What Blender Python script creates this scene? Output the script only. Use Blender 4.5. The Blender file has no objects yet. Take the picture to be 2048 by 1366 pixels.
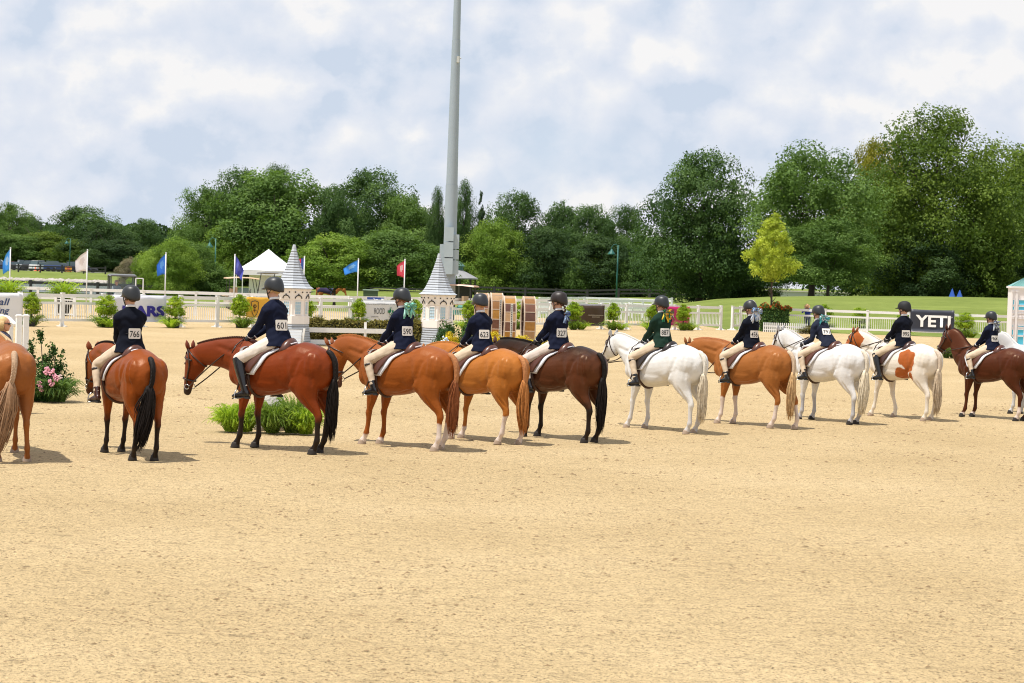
import bpy, math, random
import numpy as np
from mathutils import Vector as V, Matrix, noise

# ------------------------------------------------------------------ camera, world, sun, exposure
SC = bpy.context.scene
FPX = 3982.0                       # focal length in pixels of the 2048 px wide photograph
ROLL = math.radians(1.8)
HOR = 558.0                        # horizon height at the picture's centre column
PITCH = math.atan((683 - HOR) * math.cos(ROLL) / FPX)
CAMZ = 2.5
fw = V((0, math.cos(PITCH), -math.sin(PITCH)))
up0 = V((0, math.sin(PITCH), math.cos(PITCH)))
rt0 = V((1, 0, 0))
RT = rt0 * math.cos(ROLL) + up0 * math.sin(ROLL)
UP = up0 * math.cos(ROLL) - rt0 * math.sin(ROLL)
cd = bpy.data.cameras.new('camera')
cam = bpy.data.objects.new('camera', cd)
SC.collection.objects.link(cam)
cam.matrix_world = Matrix(((RT.x, UP.x, -fw.x, 0), (RT.y, UP.y, -fw.y, 0), (RT.z, UP.z, -fw.z, CAMZ), (0, 0, 0, 1)))
cd.sensor_width = 36
cd.lens = 36 * FPX / 2048
cd.clip_start = 0.5
cd.clip_end = 6000
cd.dof.use_dof = True
cd.dof.focus_distance = 31
cd.dof.aperture_fstop = 9.0
SC.camera = cam

SUN = V((-0.35, -0.20, 1.0)).normalized()
W = bpy.data.worlds.new('World')
SC.world = W
W.use_nodes = True
nt = W.node_tree
for n in list(nt.nodes):
    nt.nodes.remove(n)
def N(t, ty, **k):
    n = t.nodes.new(ty)
    for a, b in k.items():
        if a in n.inputs:
            n.inputs[a].default_value = b
        else:
            setattr(n, a, b)
    return n
def L(t, a, b):
    t.links.new(a, b)
def ramp(t, fac, stops):
    r = t.nodes.new('ShaderNodeValToRGB')
    e = r.color_ramp.elements
    while len(e) < len(stops):
        e.new(0.5)
    for i, (p, c) in enumerate(stops):
        e[i].position = p
        e[i].color = (c[0], c[1], c[2], 1) if hasattr(c, '__len__') else (c, c, c, 1)
    L(t, fac, r.inputs[0])
    return r
sky = N(nt, 'ShaderNodeTexSky', sky_type='NISHITA', sun_disc=False)
sky.sun_elevation = math.asin(SUN.z)
sky.sun_rotation = math.atan2(SUN.x, SUN.y)
sky.air_density = 1.0
sky.dust_density = 2.5
tc = N(nt, 'ShaderNodeTexCoord')
sep = N(nt, 'ShaderNodeSeparateXYZ')
L(nt, tc.outputs['Generated'], sep.inputs[0])
def M(t, op, a, b=None, c=None):
    n = t.nodes.new('ShaderNodeMath')
    n.operation = op
    for i, v in enumerate((a, b, c)):
        if v is None:
            continue
        if isinstance(v, (int, float)):
            n.inputs[i].default_value = v
        else:
            L(t, v, n.inputs[i])
    return n.outputs[0]
def noise3(t, vec, scale, detail=6, rough=0.55, dist=0.0):
    n = N(t, 'ShaderNodeTexNoise')
    n.inputs['Scale'].default_value = scale
    n.inputs['Detail'].default_value = detail
    n.inputs['Roughness'].default_value = rough
    n.inputs['Distortion'].default_value = dist
    if vec is not None:
        L(t, vec, n.inputs['Vector'])
    return n.outputs[0]
zz = M(nt, 'MAXIMUM', sep.outputs['Z'], 0.0)
def skymap(loc, sc=(1, 1, 1.9)):
    m = N(nt, 'ShaderNodeMapping')
    m.inputs['Location'].default_value = loc
    m.inputs['Scale'].default_value = sc
    L(nt, tc.outputs['Generated'], m.inputs[0])
    return m.outputs[0]
def puffs(o):
    v = skymap((2.3 + o[0], 1.1, .40 + o[1]), (1, 1, 1.25))
    w = N(nt, 'ShaderNodeTexNoise'); w.inputs['Scale'].default_value = 16; w.inputs['Detail'].default_value = 6; w.inputs['Roughness'].default_value = .6
    L(nt, v, w.inputs['Vector'])
    a = N(nt, 'ShaderNodeVectorMath', operation='SUBTRACT'); a.inputs[1].default_value = (.5, .5, .5)
    L(nt, w.outputs['Color'], a.inputs[0])
    b_ = N(nt, 'ShaderNodeVectorMath', operation='SCALE'); b_.inputs['Scale'].default_value = .075
    L(nt, a.outputs[0], b_.inputs[0])
    c_ = N(nt, 'ShaderNodeVectorMath', operation='ADD')
    L(nt, v, c_.inputs[0]); L(nt, b_.outputs[0], c_.inputs[1])
    out = []
    for sc_ in (8.0, 26.0):
        vo = N(nt, 'ShaderNodeTexVoronoi', feature='F1'); vo.inputs['Scale'].default_value = sc_
        L(nt, c_.outputs[0], vo.inputs['Vector'])
        out.append(vo.outputs['Distance'])
    lo = noise3(nt, v, 4.2, 5, .52)
    return M(nt, 'SUBTRACT', M(nt, 'ADD', M(nt, 'MULTIPLY', lo, 1.15), .20), M(nt, 'ADD', M(nt, 'MULTIPLY', out[0], .34), M(nt, 'MULTIPLY', out[1], .15)))
c1 = puffs((0, 0))
c2 = puffs((-.008, .014))
c3 = noise3(nt, skymap((5.2, 3.3, .7), (1, 1, 2.2)), 6.0, 3, 0.5)
c4 = noise3(nt, skymap((1.7, 8.3, 2.7), (1, 1, 3.0)), 4.0, 3, 0.5)
cover = ramp(nt, M(nt, 'ADD', c1, M(nt, 'MULTIPLY', M(nt, 'SUBTRACT', c4, .5), .55)), [(0.21, 0.20), (0.30, 0.62), (0.37, 0.90), (0.46, 1.0)])
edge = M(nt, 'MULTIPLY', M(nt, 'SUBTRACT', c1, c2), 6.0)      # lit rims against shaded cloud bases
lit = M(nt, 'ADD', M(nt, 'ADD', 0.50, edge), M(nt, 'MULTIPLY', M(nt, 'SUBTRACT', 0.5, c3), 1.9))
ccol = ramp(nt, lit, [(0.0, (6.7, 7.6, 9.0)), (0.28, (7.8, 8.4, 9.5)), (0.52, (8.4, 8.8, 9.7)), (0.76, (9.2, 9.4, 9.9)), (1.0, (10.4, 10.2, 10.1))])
clear = ramp(nt, zz, [(0.0, (8.3, 9.3, 10.5)), (0.05, (7.7, 8.9, 10.4)), (0.14, (6.9, 8.3, 10.2)), (0.35, (5.4, 7.2, 9.8)), (1.0, (1.7, 3.1, 6.0))])
mxs = N(nt, 'ShaderNodeMix', data_type='RGBA'); mxs.inputs['Factor'].default_value = 0.15
L(nt, clear.outputs[0], mxs.inputs['A']); L(nt, sky.outputs[0], mxs.inputs['B'])
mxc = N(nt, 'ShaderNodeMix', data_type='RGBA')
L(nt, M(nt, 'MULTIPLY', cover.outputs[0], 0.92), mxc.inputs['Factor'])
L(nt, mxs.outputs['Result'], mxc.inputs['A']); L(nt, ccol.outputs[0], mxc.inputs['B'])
bg = N(nt, 'ShaderNodeBackground', Strength=0.086)
L(nt, mxc.outputs['Result'], bg.inputs['Color'])
wo = N(nt, 'ShaderNodeOutputWorld')
L(nt, bg.outputs[0], wo.inputs[0])

sd = bpy.data.lights.new('sun', 'SUN')
sd.energy = 4.9
sd.angle = math.radians(0.6)
sd.color = (1.0, 0.955, 0.88)
sun = bpy.data.objects.new('sun', sd)
SC.collection.objects.link(sun)
sun.rotation_euler = SUN.to_track_quat('Z', 'Y').to_euler()
sun.location = (0, 0, 40)
SC.view_settings.view_transform = 'Standard'
SC.view_settings.look = 'None'
SC.view_settings.exposure = 0.10
SC.view_settings.gamma = 1
SC.view_settings.use_curve_mapping = False
SC.cycles.max_bounces = 6
SC.cycles.transparent_max_bounces = 8
SC.cycles.use_denoising = True
SC.cycles.filter_width = 1.05

rnd = random.Random(7)
nr = np.random.RandomState(11)

# ------------------------------------------------------------------ placing helpers
def ray(px, py):
    return (fw * FPX + RT * (px - 1024) + UP * (683 - py)) / FPX
def gp(px, py, z=0.0):             # where the sight line through a pixel meets height z
    r = ray(px, py)
    t = (z - CAMZ) / r.z
    return V((0, 0, CAMZ)) + r * t
def at(px, py, y):                 # the point at distance y
    r = ray(px, py)
    return V((0, 0, CAMZ)) + r * (y / r.y)
def X(px, y):
    return at(px, 570, y).x

# ------------------------------------------------------------------ objects
def tag(o, label=None, cat=None, group=None, kind=None):
    if label: o['label'] = label
    if cat: o['category'] = cat
    if group: o['group'] = group
    if kind: o['kind'] = kind
    return o
def link(o, parent=None):
    SC.collection.objects.link(o)
    if parent is not None:
        o.parent = parent
    return o
def thing(name, label, cat, loc=(0, 0, 0), rz=0.0, group=None):
    o = link(bpy.data.objects.new(name, None))
    o.empty_display_size = 0.2
    o.location = loc
    o.rotation_euler = (0, 0, rz)
    return tag(o, label, cat, group)
def copy_tree(o, parent=None):
    c = o.copy()
    link(c)
    c.parent = parent
    for ch in list(o.children):
        copy_tree(ch, c)
    return c

class MB:
    def __init__(s):
        s.v = []; s.f = []
    def add(s, vs, fs):
        b = len(s.v)
        s.v.extend(tuple(p) for p in vs)
        s.f.extend(tuple(i + b for i in f) for f in fs)
        return s
    def box(s, c, d, rz=0.0, taper=1.0):
        x, y, z = d[0] / 2, d[1] / 2, d[2] / 2
        cs, sn = math.cos(rz), math.sin(rz)
        P = []
        for k, (a, b, e) in enumerate([(-1, -1, -1), (1, -1, -1), (1, 1, -1), (-1, 1, -1), (-1, -1, 1), (1, -1, 1), (1, 1, 1), (-1, 1, 1)]):
            t = taper if e > 0 else 1
            px_, py_ = a * x * t, b * y * t
            P.append((c[0] + px_ * cs - py_ * sn, c[1] + px_ * sn + py_ * cs, c[2] + e * z))
        return s.add(P, [(0, 3, 2, 1), (4, 5, 6, 7), (0, 1, 5, 4), (1, 2, 6, 5), (2, 3, 7, 6), (3, 0, 4, 7)])
    def beam(s, a, b, w, h):       # rectangular bar from a to b, w across, h high
        a, b = V(a), V(b)
        d = (b - a).normalized()
        up = V((0, 0, 1)) if abs(d.z) < 0.9 else V((0, 1, 0))
        u = d.cross(up).normalized() * (w / 2)
        w_ = u.cross(d).normalized() * (h / 2)
        P = [a - u - w_, a + u - w_, a + u + w_, a - u + w_, b - u - w_, b + u - w_, b + u + w_, b - u + w_]
        return s.add(P, [(0, 3, 2, 1), (4, 5, 6, 7), (0, 1, 5, 4), (1, 2, 6, 5), (2, 3, 7, 6), (3, 0, 4, 7)])
    def tube(s, pts, r, n=6, cap=True, flat=1.0):
        pts = [V(p) for p in pts]
        rs = r if hasattr(r, '__len__') else [r] * len(pts)
        rings = []
        up = None
        for i, p in enumerate(pts):
            a = pts[max(i - 1, 0)]; b = pts[min(i + 1, len(pts) - 1)]
            d = (b - a)
            d = d.normalized() if d.length > 1e-9 else V((0, 0, 1))
            if up is None:
                up = V((0, 0, 1)) if abs(d.z) < 0.9 else V((1, 0, 0))
            u = d.cross(up)
            u = u.normalized() if u.length > 1e-6 else V((1, 0, 0))
            w_ = u.cross(d).normalized()
            up = w_
            rings.append([p + u * (math.cos(2 * math.pi * k / n) * rs[i]) + w_ * (math.sin(2 * math.pi * k / n) * rs[i] * flat) for k in range(n)])
        return s.rings(rings, cap)
    def rings(s, rings, cap=True, closed=True):
        n = len(rings[0])
        P = [p for r in rings for p in r]
        F = []
        for i in range(len(rings) - 1):
            for k in range(n if closed else n - 1):
                k2 = (k + 1) % n
                F.append((i * n + k, i * n + k2, (i + 1) * n + k2, (i + 1) * n + k))
        if cap:
            F.append(tuple(range(n - 1, -1, -1)))
            F.append(tuple((len(rings) - 1) * n + k for k in range(n)))
        return s.add(P, F)
    def ell(s, c, r, n=10, m=7, rot=None):
        rings = []
        for i in range(1, m):
            t = math.pi * i / m
            rr = []
            for k in range(n):
                a = 2 * math.pi * k / n
                p = V((r[0] * math.sin(t) * math.cos(a), r[1] * math.sin(t) * math.sin(a), -r[2] * math.cos(t)))
                if rot is not None:
                    p = rot @ p
                rr.append(V(c) + p)
            rings.append(rr)
        P = [p for q in rings for p in q]
        F = []
        for i in range(len(rings) - 1):
            for k in range(n):
                k2 = (k + 1) % n
                F.append((i * n + k, i * n + k2, (i + 1) * n + k2, (i + 1) * n + k))
        b = V((0, 0, -r[2])); t = V((0, 0, r[2]))
        if rot is not None:
            b = rot @ b; t = rot @ t
        P.append(V(c) + b); P.append(V(c) + t)
        nb = len(P) - 2
        for k in range(n):
            F.append((nb, (k + 1) % n, k))
            F.append((nb + 1, (m - 2) * n + k, (m - 2) * n + (k + 1) % n))
        return s.add(P, F)
    def lathe(s, prof, c=(0, 0, 0), n=16, cap=True, ph=0.0):
        return s.rings([[V((c[0] + r * math.cos(ph + 2 * math.pi * k / n), c[1] + r * math.sin(ph + 2 * math.pi * k / n), c[2] + z)) for k in range(n)] for r, z in prof], cap)
    def mesh(s, smooth=False, name='m'):
        me = bpy.data.meshes.new(name)
        me.from_pydata(s.v, [], s.f)
        if smooth:
            me.polygons.foreach_set('use_smooth', [True] * len(me.polygons))
        me.update()
        return me
    def build(s, name, mat, parent=None, smooth=False, loc=None):
        me = s.mesh(smooth, name)
        me.materials.append(mat)
        o = bpy.data.objects.new(name, me)
        if loc is not None:
            o.location = loc
        return link(o, parent)
def ob(name, me, mat, parent=None, loc=None):
    if mat is not None and len(me.materials) == 0:
        me.materials.append(mat)
    o = bpy.data.objects.new(name, me)
    if loc is not None:
        o.location = loc
    return link(o, parent)

def remeshed(mb, voxel, smooth_it=6, fac=0.5):
    me = mb.mesh()
    o = bpy.data.objects.new('temp', me)
    SC.collection.objects.link(o)
    m = o.modifiers.new('r', 'REMESH'); m.mode = 'VOXEL'; m.voxel_size = voxel; m.adaptivity = 0
    m2 = o.modifiers.new('s', 'SMOOTH'); m2.factor = fac; m2.iterations = smooth_it
    dg = bpy.context.evaluated_depsgraph_get()
    me2 = bpy.data.meshes.new_from_object(o.evaluated_get(dg))
    bpy.data.objects.remove(o); bpy.data.meshes.remove(me)
    me2.polygons.foreach_set('use_smooth', [True] * len(me2.polygons))
    return me2

def catmull(P, per=4):
    P = np.array(P, float)
    Q = np.vstack([2 * P[0] - P[1], P, 2 * P[-1] - P[-2]])
    out = []
    for i in range(1, len(Q) - 2):
        for k in range(per):
            t = k / per
            out.append(0.5 * (2 * Q[i] + (Q[i + 1] - Q[i - 1]) * t + (2 * Q[i - 1] - 5 * Q[i] + 4 * Q[i + 1] - Q[i + 2]) * t * t + (3 * Q[i] - Q[i - 1] - 3 * Q[i + 1] + Q[i + 2]) * t ** 3))
    out.append(P[-1])
    return np.array(out)
def loft(mb, st, per=4, n=18):
    """st rows: cx cy cz  ux uy uz  vx vy vz (half-axis vectors)"""
    A = catmull(st, per)
    rings = []
    for r in A:
        c, u, w_ = V(r[0:3]), V(r[3:6]), V(r[6:9])
        rings.append([c + u * math.cos(2 * math.pi * k / n) + w_ * math.sin(2 * math.pi * k / n) for k in range(n)])
    mb.rings(rings)
def limb(mb, pts, per=4, n=14, side=None):
    """pts: (point, ru, rv): ru along side axis, rv along the other"""
    st = []
    for i, (p, ru, rv) in enumerate(pts):
        a = V(pts[max(i - 1, 0)][0]); b = V(pts[min(i + 1, len(pts) - 1)][0])
        d = (b - a).normalized()
        s_ = V(side) if side is not None else V((0, 1, 0))
        u = (s_ - d * s_.dot(d))
        u = u.normalized() if u.length > 1e-4 else V((1, 0, 0))
        w_ = u.cross(d).normalized()
        p = V(p)
        st.append([*p, *(u * ru), *(w_ * rv)])
    loft(mb, st, per, n)

# ------------------------------------------------------------------ materials
MATS = {}
def mat(name, col=(0.5, 0.5, 0.5), rough=0.6, metal=0.0, spec=0.5, var=0.0, vscale=8.0, bump=0.0, bscale=40.0, alpha=1.0, coat=0.0, attr=None, sheen=0.0, trans=0.0, det=4):
    if name in MATS:
        return MATS[name]
    m = bpy.data.materials.new(name)
    m.use_nodes = True
    t = m.node_tree
    b = t.nodes['Principled BSDF']
    b.inputs['Base Color'].default_value = (*col, 1)
    b.inputs['Roughness'].default_value = rough
    b.inputs['Metallic'].default_value = metal
    b.inputs['Specular IOR Level'].default_value = spec
    b.inputs['Coat Weight'].default_value = coat
    b.inputs['Coat Roughness'].default_value = 0.25
    b.inputs['Sheen Weight'].default_value = sheen
    b.inputs['Alpha'].default_value = alpha
    b.inputs['Transmission Weight'].default_value = trans
    co = N(t, 'ShaderNodeTexCoord').outputs['Object']
    src = None
    if attr:
        a = N(t, 'ShaderNodeAttribute', attribute_name=attr)
        src = a.outputs['Color']
    if var > 0:
        nz = noise3(t, co, vscale, det)
        fac = M(t, 'ADD', 1 - var, M(t, 'MULTIPLY', nz, 2 * var))
        mx = N(t, 'ShaderNodeVectorMath', operation='SCALE')
        if src is not None:
            L(t, src, mx.inputs[0])
        else:
            mx.inputs[0].default_value = col
        L(t, fac, mx.inputs['Scale'])
        src = mx.outputs[0]
    if src is not None:
        L(t, src, b.inputs['Base Color'])
    if bump > 0:
        bp = N(t, 'ShaderNodeBump', Strength=1.0, Distance=bump)
        L(t, noise3(t, co, bscale, 3), bp.inputs['Height'])
        L(t, bp.outputs[0], b.inputs['Normal'])
    MATS[name] = m
    return m
def leafmat(name, col, col2=None, trans=0.35, rough=0.5):
    """leaves: per-leaf colour variation from the mesh attribute 'tone', light passing through"""
    if name in MATS:
        return MATS[name]
    m = bpy.data.materials.new(name)
    m.use_nodes = True
    t = m.node_tree
    t.nodes.clear()
    a = N(t, 'ShaderNodeAttribute', attribute_name='tone')
    c2 = col2 or (col[0] * 1.7 + 0.01, col[1] * 1.45, col[2] * 1.1)
    r = ramp(t, a.outputs['Fac'], [(0.0, (col[0] * 0.6, col[1] * 0.65, col[2] * 0.7)), (0.45, col), (1.0, c2)])
    b = N(t, 'ShaderNodeBsdfPrincipled', Roughness=.65)
    b.inputs['Specular IOR Level'].default_value = 0.15
    L(t, r.outputs[0], b.inputs['Base Color'])
    tr = N(t, 'ShaderNodeBsdfTranslucent')
    hs = N(t, 'ShaderNodeVectorMath', operation='MULTIPLY')
    hs.inputs[1].default_value = (1.25, 1.3, 0.6)
    L(t, r.outputs[0], hs.inputs[0]); L(t, hs.outputs[0], tr.inputs[0])
    mx = N(t, 'ShaderNodeMixShader', Fac=trans)
    L(t, b.outputs[0], mx.inputs[1]); L(t, tr.outputs[0], mx.inputs[2])
    o = N(t, 'ShaderNodeOutputMaterial')
    L(t, mx.outputs[0], o.inputs[0])
    MATS[name] = m
    return m

WHITE = mat('white_paint', (0.80, 0.80, 0.79), 0.45, var=0.06, vscale=3)
BLACKP = mat('black_paint', (0.025, 0.024, 0.024), 0.6, var=0.2)
BARK = mat('bark', (0.085, 0.065, 0.05), 0.9, var=0.35, vscale=6, bump=0.02, bscale=14)
STEEL = mat('steel', (0.62, 0.62, 0.60), 0.25, metal=1.0)
RUBBER = mat('rubber', (0.02, 0.02, 0.02), 0.8)
GLASS = mat('dark_glass', (0.06, 0.09, 0.10), 0.08, spec=0.8)
# ------------------------------------------------------------------ horses
# trunk stations: x, z centre, up, down, half width, roundness above
TR = [(-0.795, 1.14, 0.09, 0.14, 0.10), (-0.75, 1.13, 0.20, 0.22, 0.185), (-0.66, 1.12, 0.29, 0.28, 0.245), (-0.50, 1.12, 0.345, 0.30, 0.272), (-0.34, 1.13, 0.365, 0.28, 0.272),
      (-0.16, 1.11, 0.330, 0.29, 0.270), (0.02, 1.08, 0.305, 0.315, 0.283), (0.18, 1.07, 0.310, 0.335, 0.283), (0.34, 1.08, 0.355, 0.355, 0.262), (0.48, 1.10, 0.400, 0.355, 0.230),
      (0.60, 1.10, 0.385, 0.32, 0.212), (0.70, 1.10, 0.30, 0.27, 0.185), (0.79, 1.08, 0.19, 0.19, 0.13), (0.83, 1.07, 0.10, 0.10, 0.07)]
TRA = np.array(TR)
SX = 1.06
def trunk_pt(x, t, off=0.0):
    """t: angle from the horizontal left side (0) up to the spine (pi/2)"""
    zc, u, d, hw = [np.interp(x, TRA[:, 0], TRA[:, k]) for k in (1, 2, 3, 4)]
    wither = max(0.0, 1 - abs(x - 0.46) / 0.30)
    s_, c_ = math.sin(t), math.cos(t)
    y = math.copysign(abs(c_) ** (0.86 if s_ < 0 else 0.92 + 0.55 * wither), c_) * (hw + off)
    z = zc + (u + off if s_ > 0 else d + off) * s_
    return V((x, y, z))

GROOVES = [((.44, 1.40), (.31, .92), .045, .013), ((-.20, 1.33), (-.27, .90), .05, .013), ((-.60, 1.40), (-.655, .84), .026, .013), ((.66, 1.20), (.57, .90), .03, .012), ((.47, 1.18), (.60, 1.02), .025, .008),
           ((-.50, .78), (-.63, .57), .016, .008), ((-.44, 1.30), (-.36, 1.04), .03, .009), ((.50, .84), (.52, .62), .014, .006), 
           ((.70, 1.30), (1.05, 1.38), .028, .008), ((.60, 1.42), (.80, 1.30), .03, .007), ((-.15, .86), (-.30, .98), .03, .010)]
def sculpt(me):
    nv = len(me.vertices)
    co = np.empty(nv * 3, np.float32); me.vertices.foreach_get('co', co); co = co.reshape(-1, 3)
    no = np.empty(nv * 3, np.float32); me.vertex_normals.foreach_get('vector', no); no = no.reshape(-1, 3)
    dsp = np.zeros(nv)
    for (a, b, w, amt) in GROOVES:
        a = np.array(a); b = np.array(b); ab = b - a
        p = co[:, [0, 2]] - a
        t = np.clip((p @ ab) / (ab @ ab), 0, 1)
        dd = np.linalg.norm(p - t[:, None] * ab, axis=1)
        end = np.clip(np.minimum(t, 1 - t) / .18, 0.15, 1)
        dsp -= 1.1 * amt * end * (np.exp(-(dd / w) ** 2) - .45 * np.exp(-((dd - 2.0 * w) / w) ** 2)) * (np.abs(no[:, 1]) > .25)
    f = (np.sin(co[:, 0] * 13 + co[:, 2] * 7) * np.sin(co[:, 2] * 15 - co[:, 0] * 5 + co[:, 1] * 9)) * .0028
    co = co + no * (dsp + f * (co[:, 2] > .7))[:, None]
    me.vertices.foreach_set('co', co.astype(np.float32).ravel())
    me.update()
    return me
def make_horse(name, label, P):
    """P: loc, rz, s (scale), poll (x,y,z), pitch, hyaw, legs dx, coat colours"""
    s = P.get('s', 1.0)
    mb = MB()
    # trunk
    xs = np.linspace(-0.795, 0.83, 30)
    mb.rings([[trunk_pt(x, 2 * math.pi * k / 26) for k in range(26)] for x in xs])
    Y = V((0, 1, 0))
    # neck and head frame
    poll = V(P['poll'])
    pit = math.radians(P['pitch']); hy = math.radians(P.get('hyaw', 0))
    d = V((math.cos(pit) * math.cos(hy), math.cos(pit) * math.sin(hy), -math.sin(pit)))
    hs = V((-math.sin(hy), math.cos(hy), 0))
    n = d.cross(hs) * -1.0
    if n.dot(V((1, 0, 0.4))) < 0:
        n = -n
    HL = P.get('head', 0.61)
    HS = [(-0.06, 0.030, -0.095, 0.050), (0.02, 0.056, -0.18, 0.084), (0.12, 0.066, -0.250, 0.104), (0.24, 0.062, -0.272, 0.104), (0.36, 0.052, -0.252, 0.090), (0.50, 0.036, -0.188, 0.072),
          (0.66, 0.020, -0.140, 0.058), (0.80, 0.008, -0.128, 0.056), (0.90, -0.004, -0.125, 0.054), (0.97, -0.018, -0.122, 0.048), (1.01, -0.040, -0.10, 0.030)]
    def hp(u_, a, off=0.0):
        hsA = np.array(HS)
        t_, b_, w_ = [np.interp(u_, hsA[:, 0], hsA[:, k]) for k in (1, 2, 3)]
        c_ = (t_ + b_) / 2; h_ = (t_ - b_) / 2
        return poll + d * (u_ * HL) + n * (c_ + (h_ + off) * math.sin(a)) + hs * ((w_ + off) * math.cos(a) * (1 - 0.25 * max(0, -math.sin(a))))
    mb.rings([[hp(u_, 2 * math.pi * k / 18) for k in range(18)] for u_ in np.linspace(-0.06, 1.01, 22)])
    E = poll + d * 0.04 - n * 0.075
    B = V((0.54, 0, 1.17))
    B2 = V((0.66, 0, 1.22))
    mid_dir = (E - B2)
    arch = P.get('arch', 0.06)
    nx = []
    C1 = B2 + V((0.22, 0, 0.12)) * P.get('rise', 1.0)
    C2 = E - d * 0.02 + V((-0.16, 0, -0.02)) * 1.0 + n * 0.0 + V((0, 0, arch))
    def bez(t):
        return B2 * (1 - t) ** 3 + C1 * (3 * t * (1 - t) ** 2) + C2 * (3 * t * t * (1 - t)) + E * t ** 3
    KK = 9
    pts = [B] + [bez(i / KK) for i in range(KK + 1)]
    hv = np.interp(np.linspace(0, 1, len(pts)), [0, 0.25, 0.5, 0.75, 0.92, 1], [0.30, 0.255, 0.205, 0.165, 0.140, 0.11])
    hu = np.interp(np.linspace(0, 1, len(pts)), [0, 0.25, 0.5, 0.75, 1], [0.165, 0.125, 0.088, 0.074, 0.066])
    st = []
    crest = []
    for i, p in enumerate(pts):
        a = pts[max(i - 1, 0)]; b = pts[min(i + 1, len(pts) - 1)]
        dd = (b - a).normalized()
        sd_ = Y.lerp(hs, i / (len(pts) - 1)).normalized()
        w_ = (sd_.cross(dd) * -1).normalized()
        if w_.z < 0 and i < len(pts) - 2: w_ = -w_
        st.append([*p, *(sd_ * hu[i]), *(w_ * hv[i])])
        crest.append((p + w_ * (hv[i] - 0.004), dd, w_))
    loft(mb, st, 3, 18)
    # throat and jaw fill
    mb.ell(poll + d * 0.15 - n * 0.105, (0.115, 0.082, 0.115), 12, 8)
    # legs
    lg = P.get('legs', {})
    for sgn, kf, kh in ((1, 'fl', 'hl'), (-1, 'fr', 'hr')):
        dx, dy = lg.get(kf, (0, 0))
        def q(x, y, z, w):
            return V((x + dx * w, sgn * y + dy * w, z))
        fr = P.get('bone', 1.0)
        limb(mb, [(q(.56, .125, 1.16, 0), .10, .17), (q(.52, .145, .98, 0), .095, .145), (q(.49, .150, .86, .05), .084, .120), (q(.495, .145, .74, .15), .066, .094), (q(.51, .138, .60, .35), .050, .064),
                  (q(.52, .134, .52, .45), .042, .045), (q(.53, .132, .465, .5), .046, .050), (q(.522, .132, .41, .55), .036, .040), (q(.518, .130, .31, .7), .0290 * fr, .036), (q(.520, .130, .22, .85), .032 * fr, .038),
                  (q(.525, .130, .175, .9), .039 * fr, .045), (q(.545, .130, .12, .97), .030 * fr, .036), (q(.568, .130, .07, 1), .044, .050), (q(.58, .130, .035, 1), .050, .058)], 3, 14)
        dx, dy = lg.get(kh, (0, 0))
        limb(mb, [(q(-.44, .125, 1.20, 0), .12, .22), (q(-.48, .150, 1.05, 0), .120, .235), (q(-.485, .158, .92, .05), .118, .220), (q(-.515, .154, .80, .12), .104, .165), (q(-.575, .148, .69, .3), .080, .106),
                  (q(-.640, .140, .60, .42), .057, .070), (q(-.675, .136, .535, .5), .042, .058), (q(-.685, .134, .48, .55), .044, .054), (q(-.672, .132, .42, .62), .036, .042), (q(-.668, .130, .32, .75), .031 * fr, .037),
                  (q(-.668, .130, .22, .87), .034 * fr, .040), (q(-.662, .130, .175, .9), .040 * fr, .046), (q(-.640, .130, .12, .97), .031 * fr, .037), (q(-.615, .130, .07, 1), .044, .050), (q(-.603, .130, .035, 1), .050, .058)], 3, 14)
        # muscle masses
        ry = lambda a: Matrix.Rotation(math.radians(a), 3, 'Y')
        mb.ell((-.31, sgn * .150, 1.24), (.17, .08, .14), 10, 7, ry(20))
        mb.ell((-.56, sgn * .165, 1.16), (.19, .115, .22), 12, 8, ry(-12))
        mb.ell((-.36, sgn * .185, .93), (.13, .085, .13), 10, 7)
        mb.ell((-.705, sgn * .105, 1.12), (.085, .09, .16), 10, 7)
        mb.ell((.50, sgn * .155, 1.14), (.13, .085, .27), 10, 8, ry(24))
        mb.ell((.40, sgn * .170, .98), (.13, .078, .14), 10, 7)
        mb.ell((.70, sgn * .085, 1.02), (.10, .095, .16), 10, 7)
        mb.ell((.17, sgn * .16, .96), (.40, .11, .17), 12, 7)
    me = remeshed(mb, 0.0135, 7, 0.5)
    nv = len(me.vertices)
    me = sculpt(me)
    co = np.empty(nv * 3, np.float32); me.vertices.foreach_get('co', co); co = co.reshape(-1, 3)
    # --- coat colours: the animal's own markings
    body = np.array(P['coat']); col = np.tile(body, (nv, 1))
    x, y, z = co[:, 0], co[:, 1], co[:, 2]
    wob = np.sin(x * 23 + z * 9) * np.sin(y * 31 + z * 17 + x * 5) * 0.5 + np.sin(z * 61 + y * 47) * 0.25
    def blend(m, c):
        m = np.clip(m, 0, 1)[:, None]
        col[:] = col * (1 - m) + np.array(c) * m
    if 'dark' in P:        # darker topline and quarters
        blend(np.clip((z - 1.22 + 0.05 * wob) / 0.28, 0, 1) * P.get('darkamt', .6), P['dark'])
    if 'belly' in P:
        blend(np.clip((0.92 - z + .04 * wob) / 0.2, 0, 1) * (np.abs(x) < .9) * (z > .6) * .7, P['belly'])
    if 'points' in P:
        blend((P.get('ptz', .62) + .04 * wob - z) / 0.16, P['points'])
    rel = co - np.array(poll)
    al = rel @ np.array(d)
    nn = rel @ np.array(n)
    near = (np.linalg.norm(rel - np.array(d) * np.clip(al, 0, HL)[:, None], axis=1) < 0.28) & (x > .62)
    if 'muzzle' in P:
        blend(near * (al - HL * 0.70) / 0.10, P['muzzle'])
    if 'blaze' in P:
        sl = np.abs(rel @ np.array(hs))
        blend(near * (sl < .028) * (nn > -.03) * (al > .02), P['blaze'])
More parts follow.
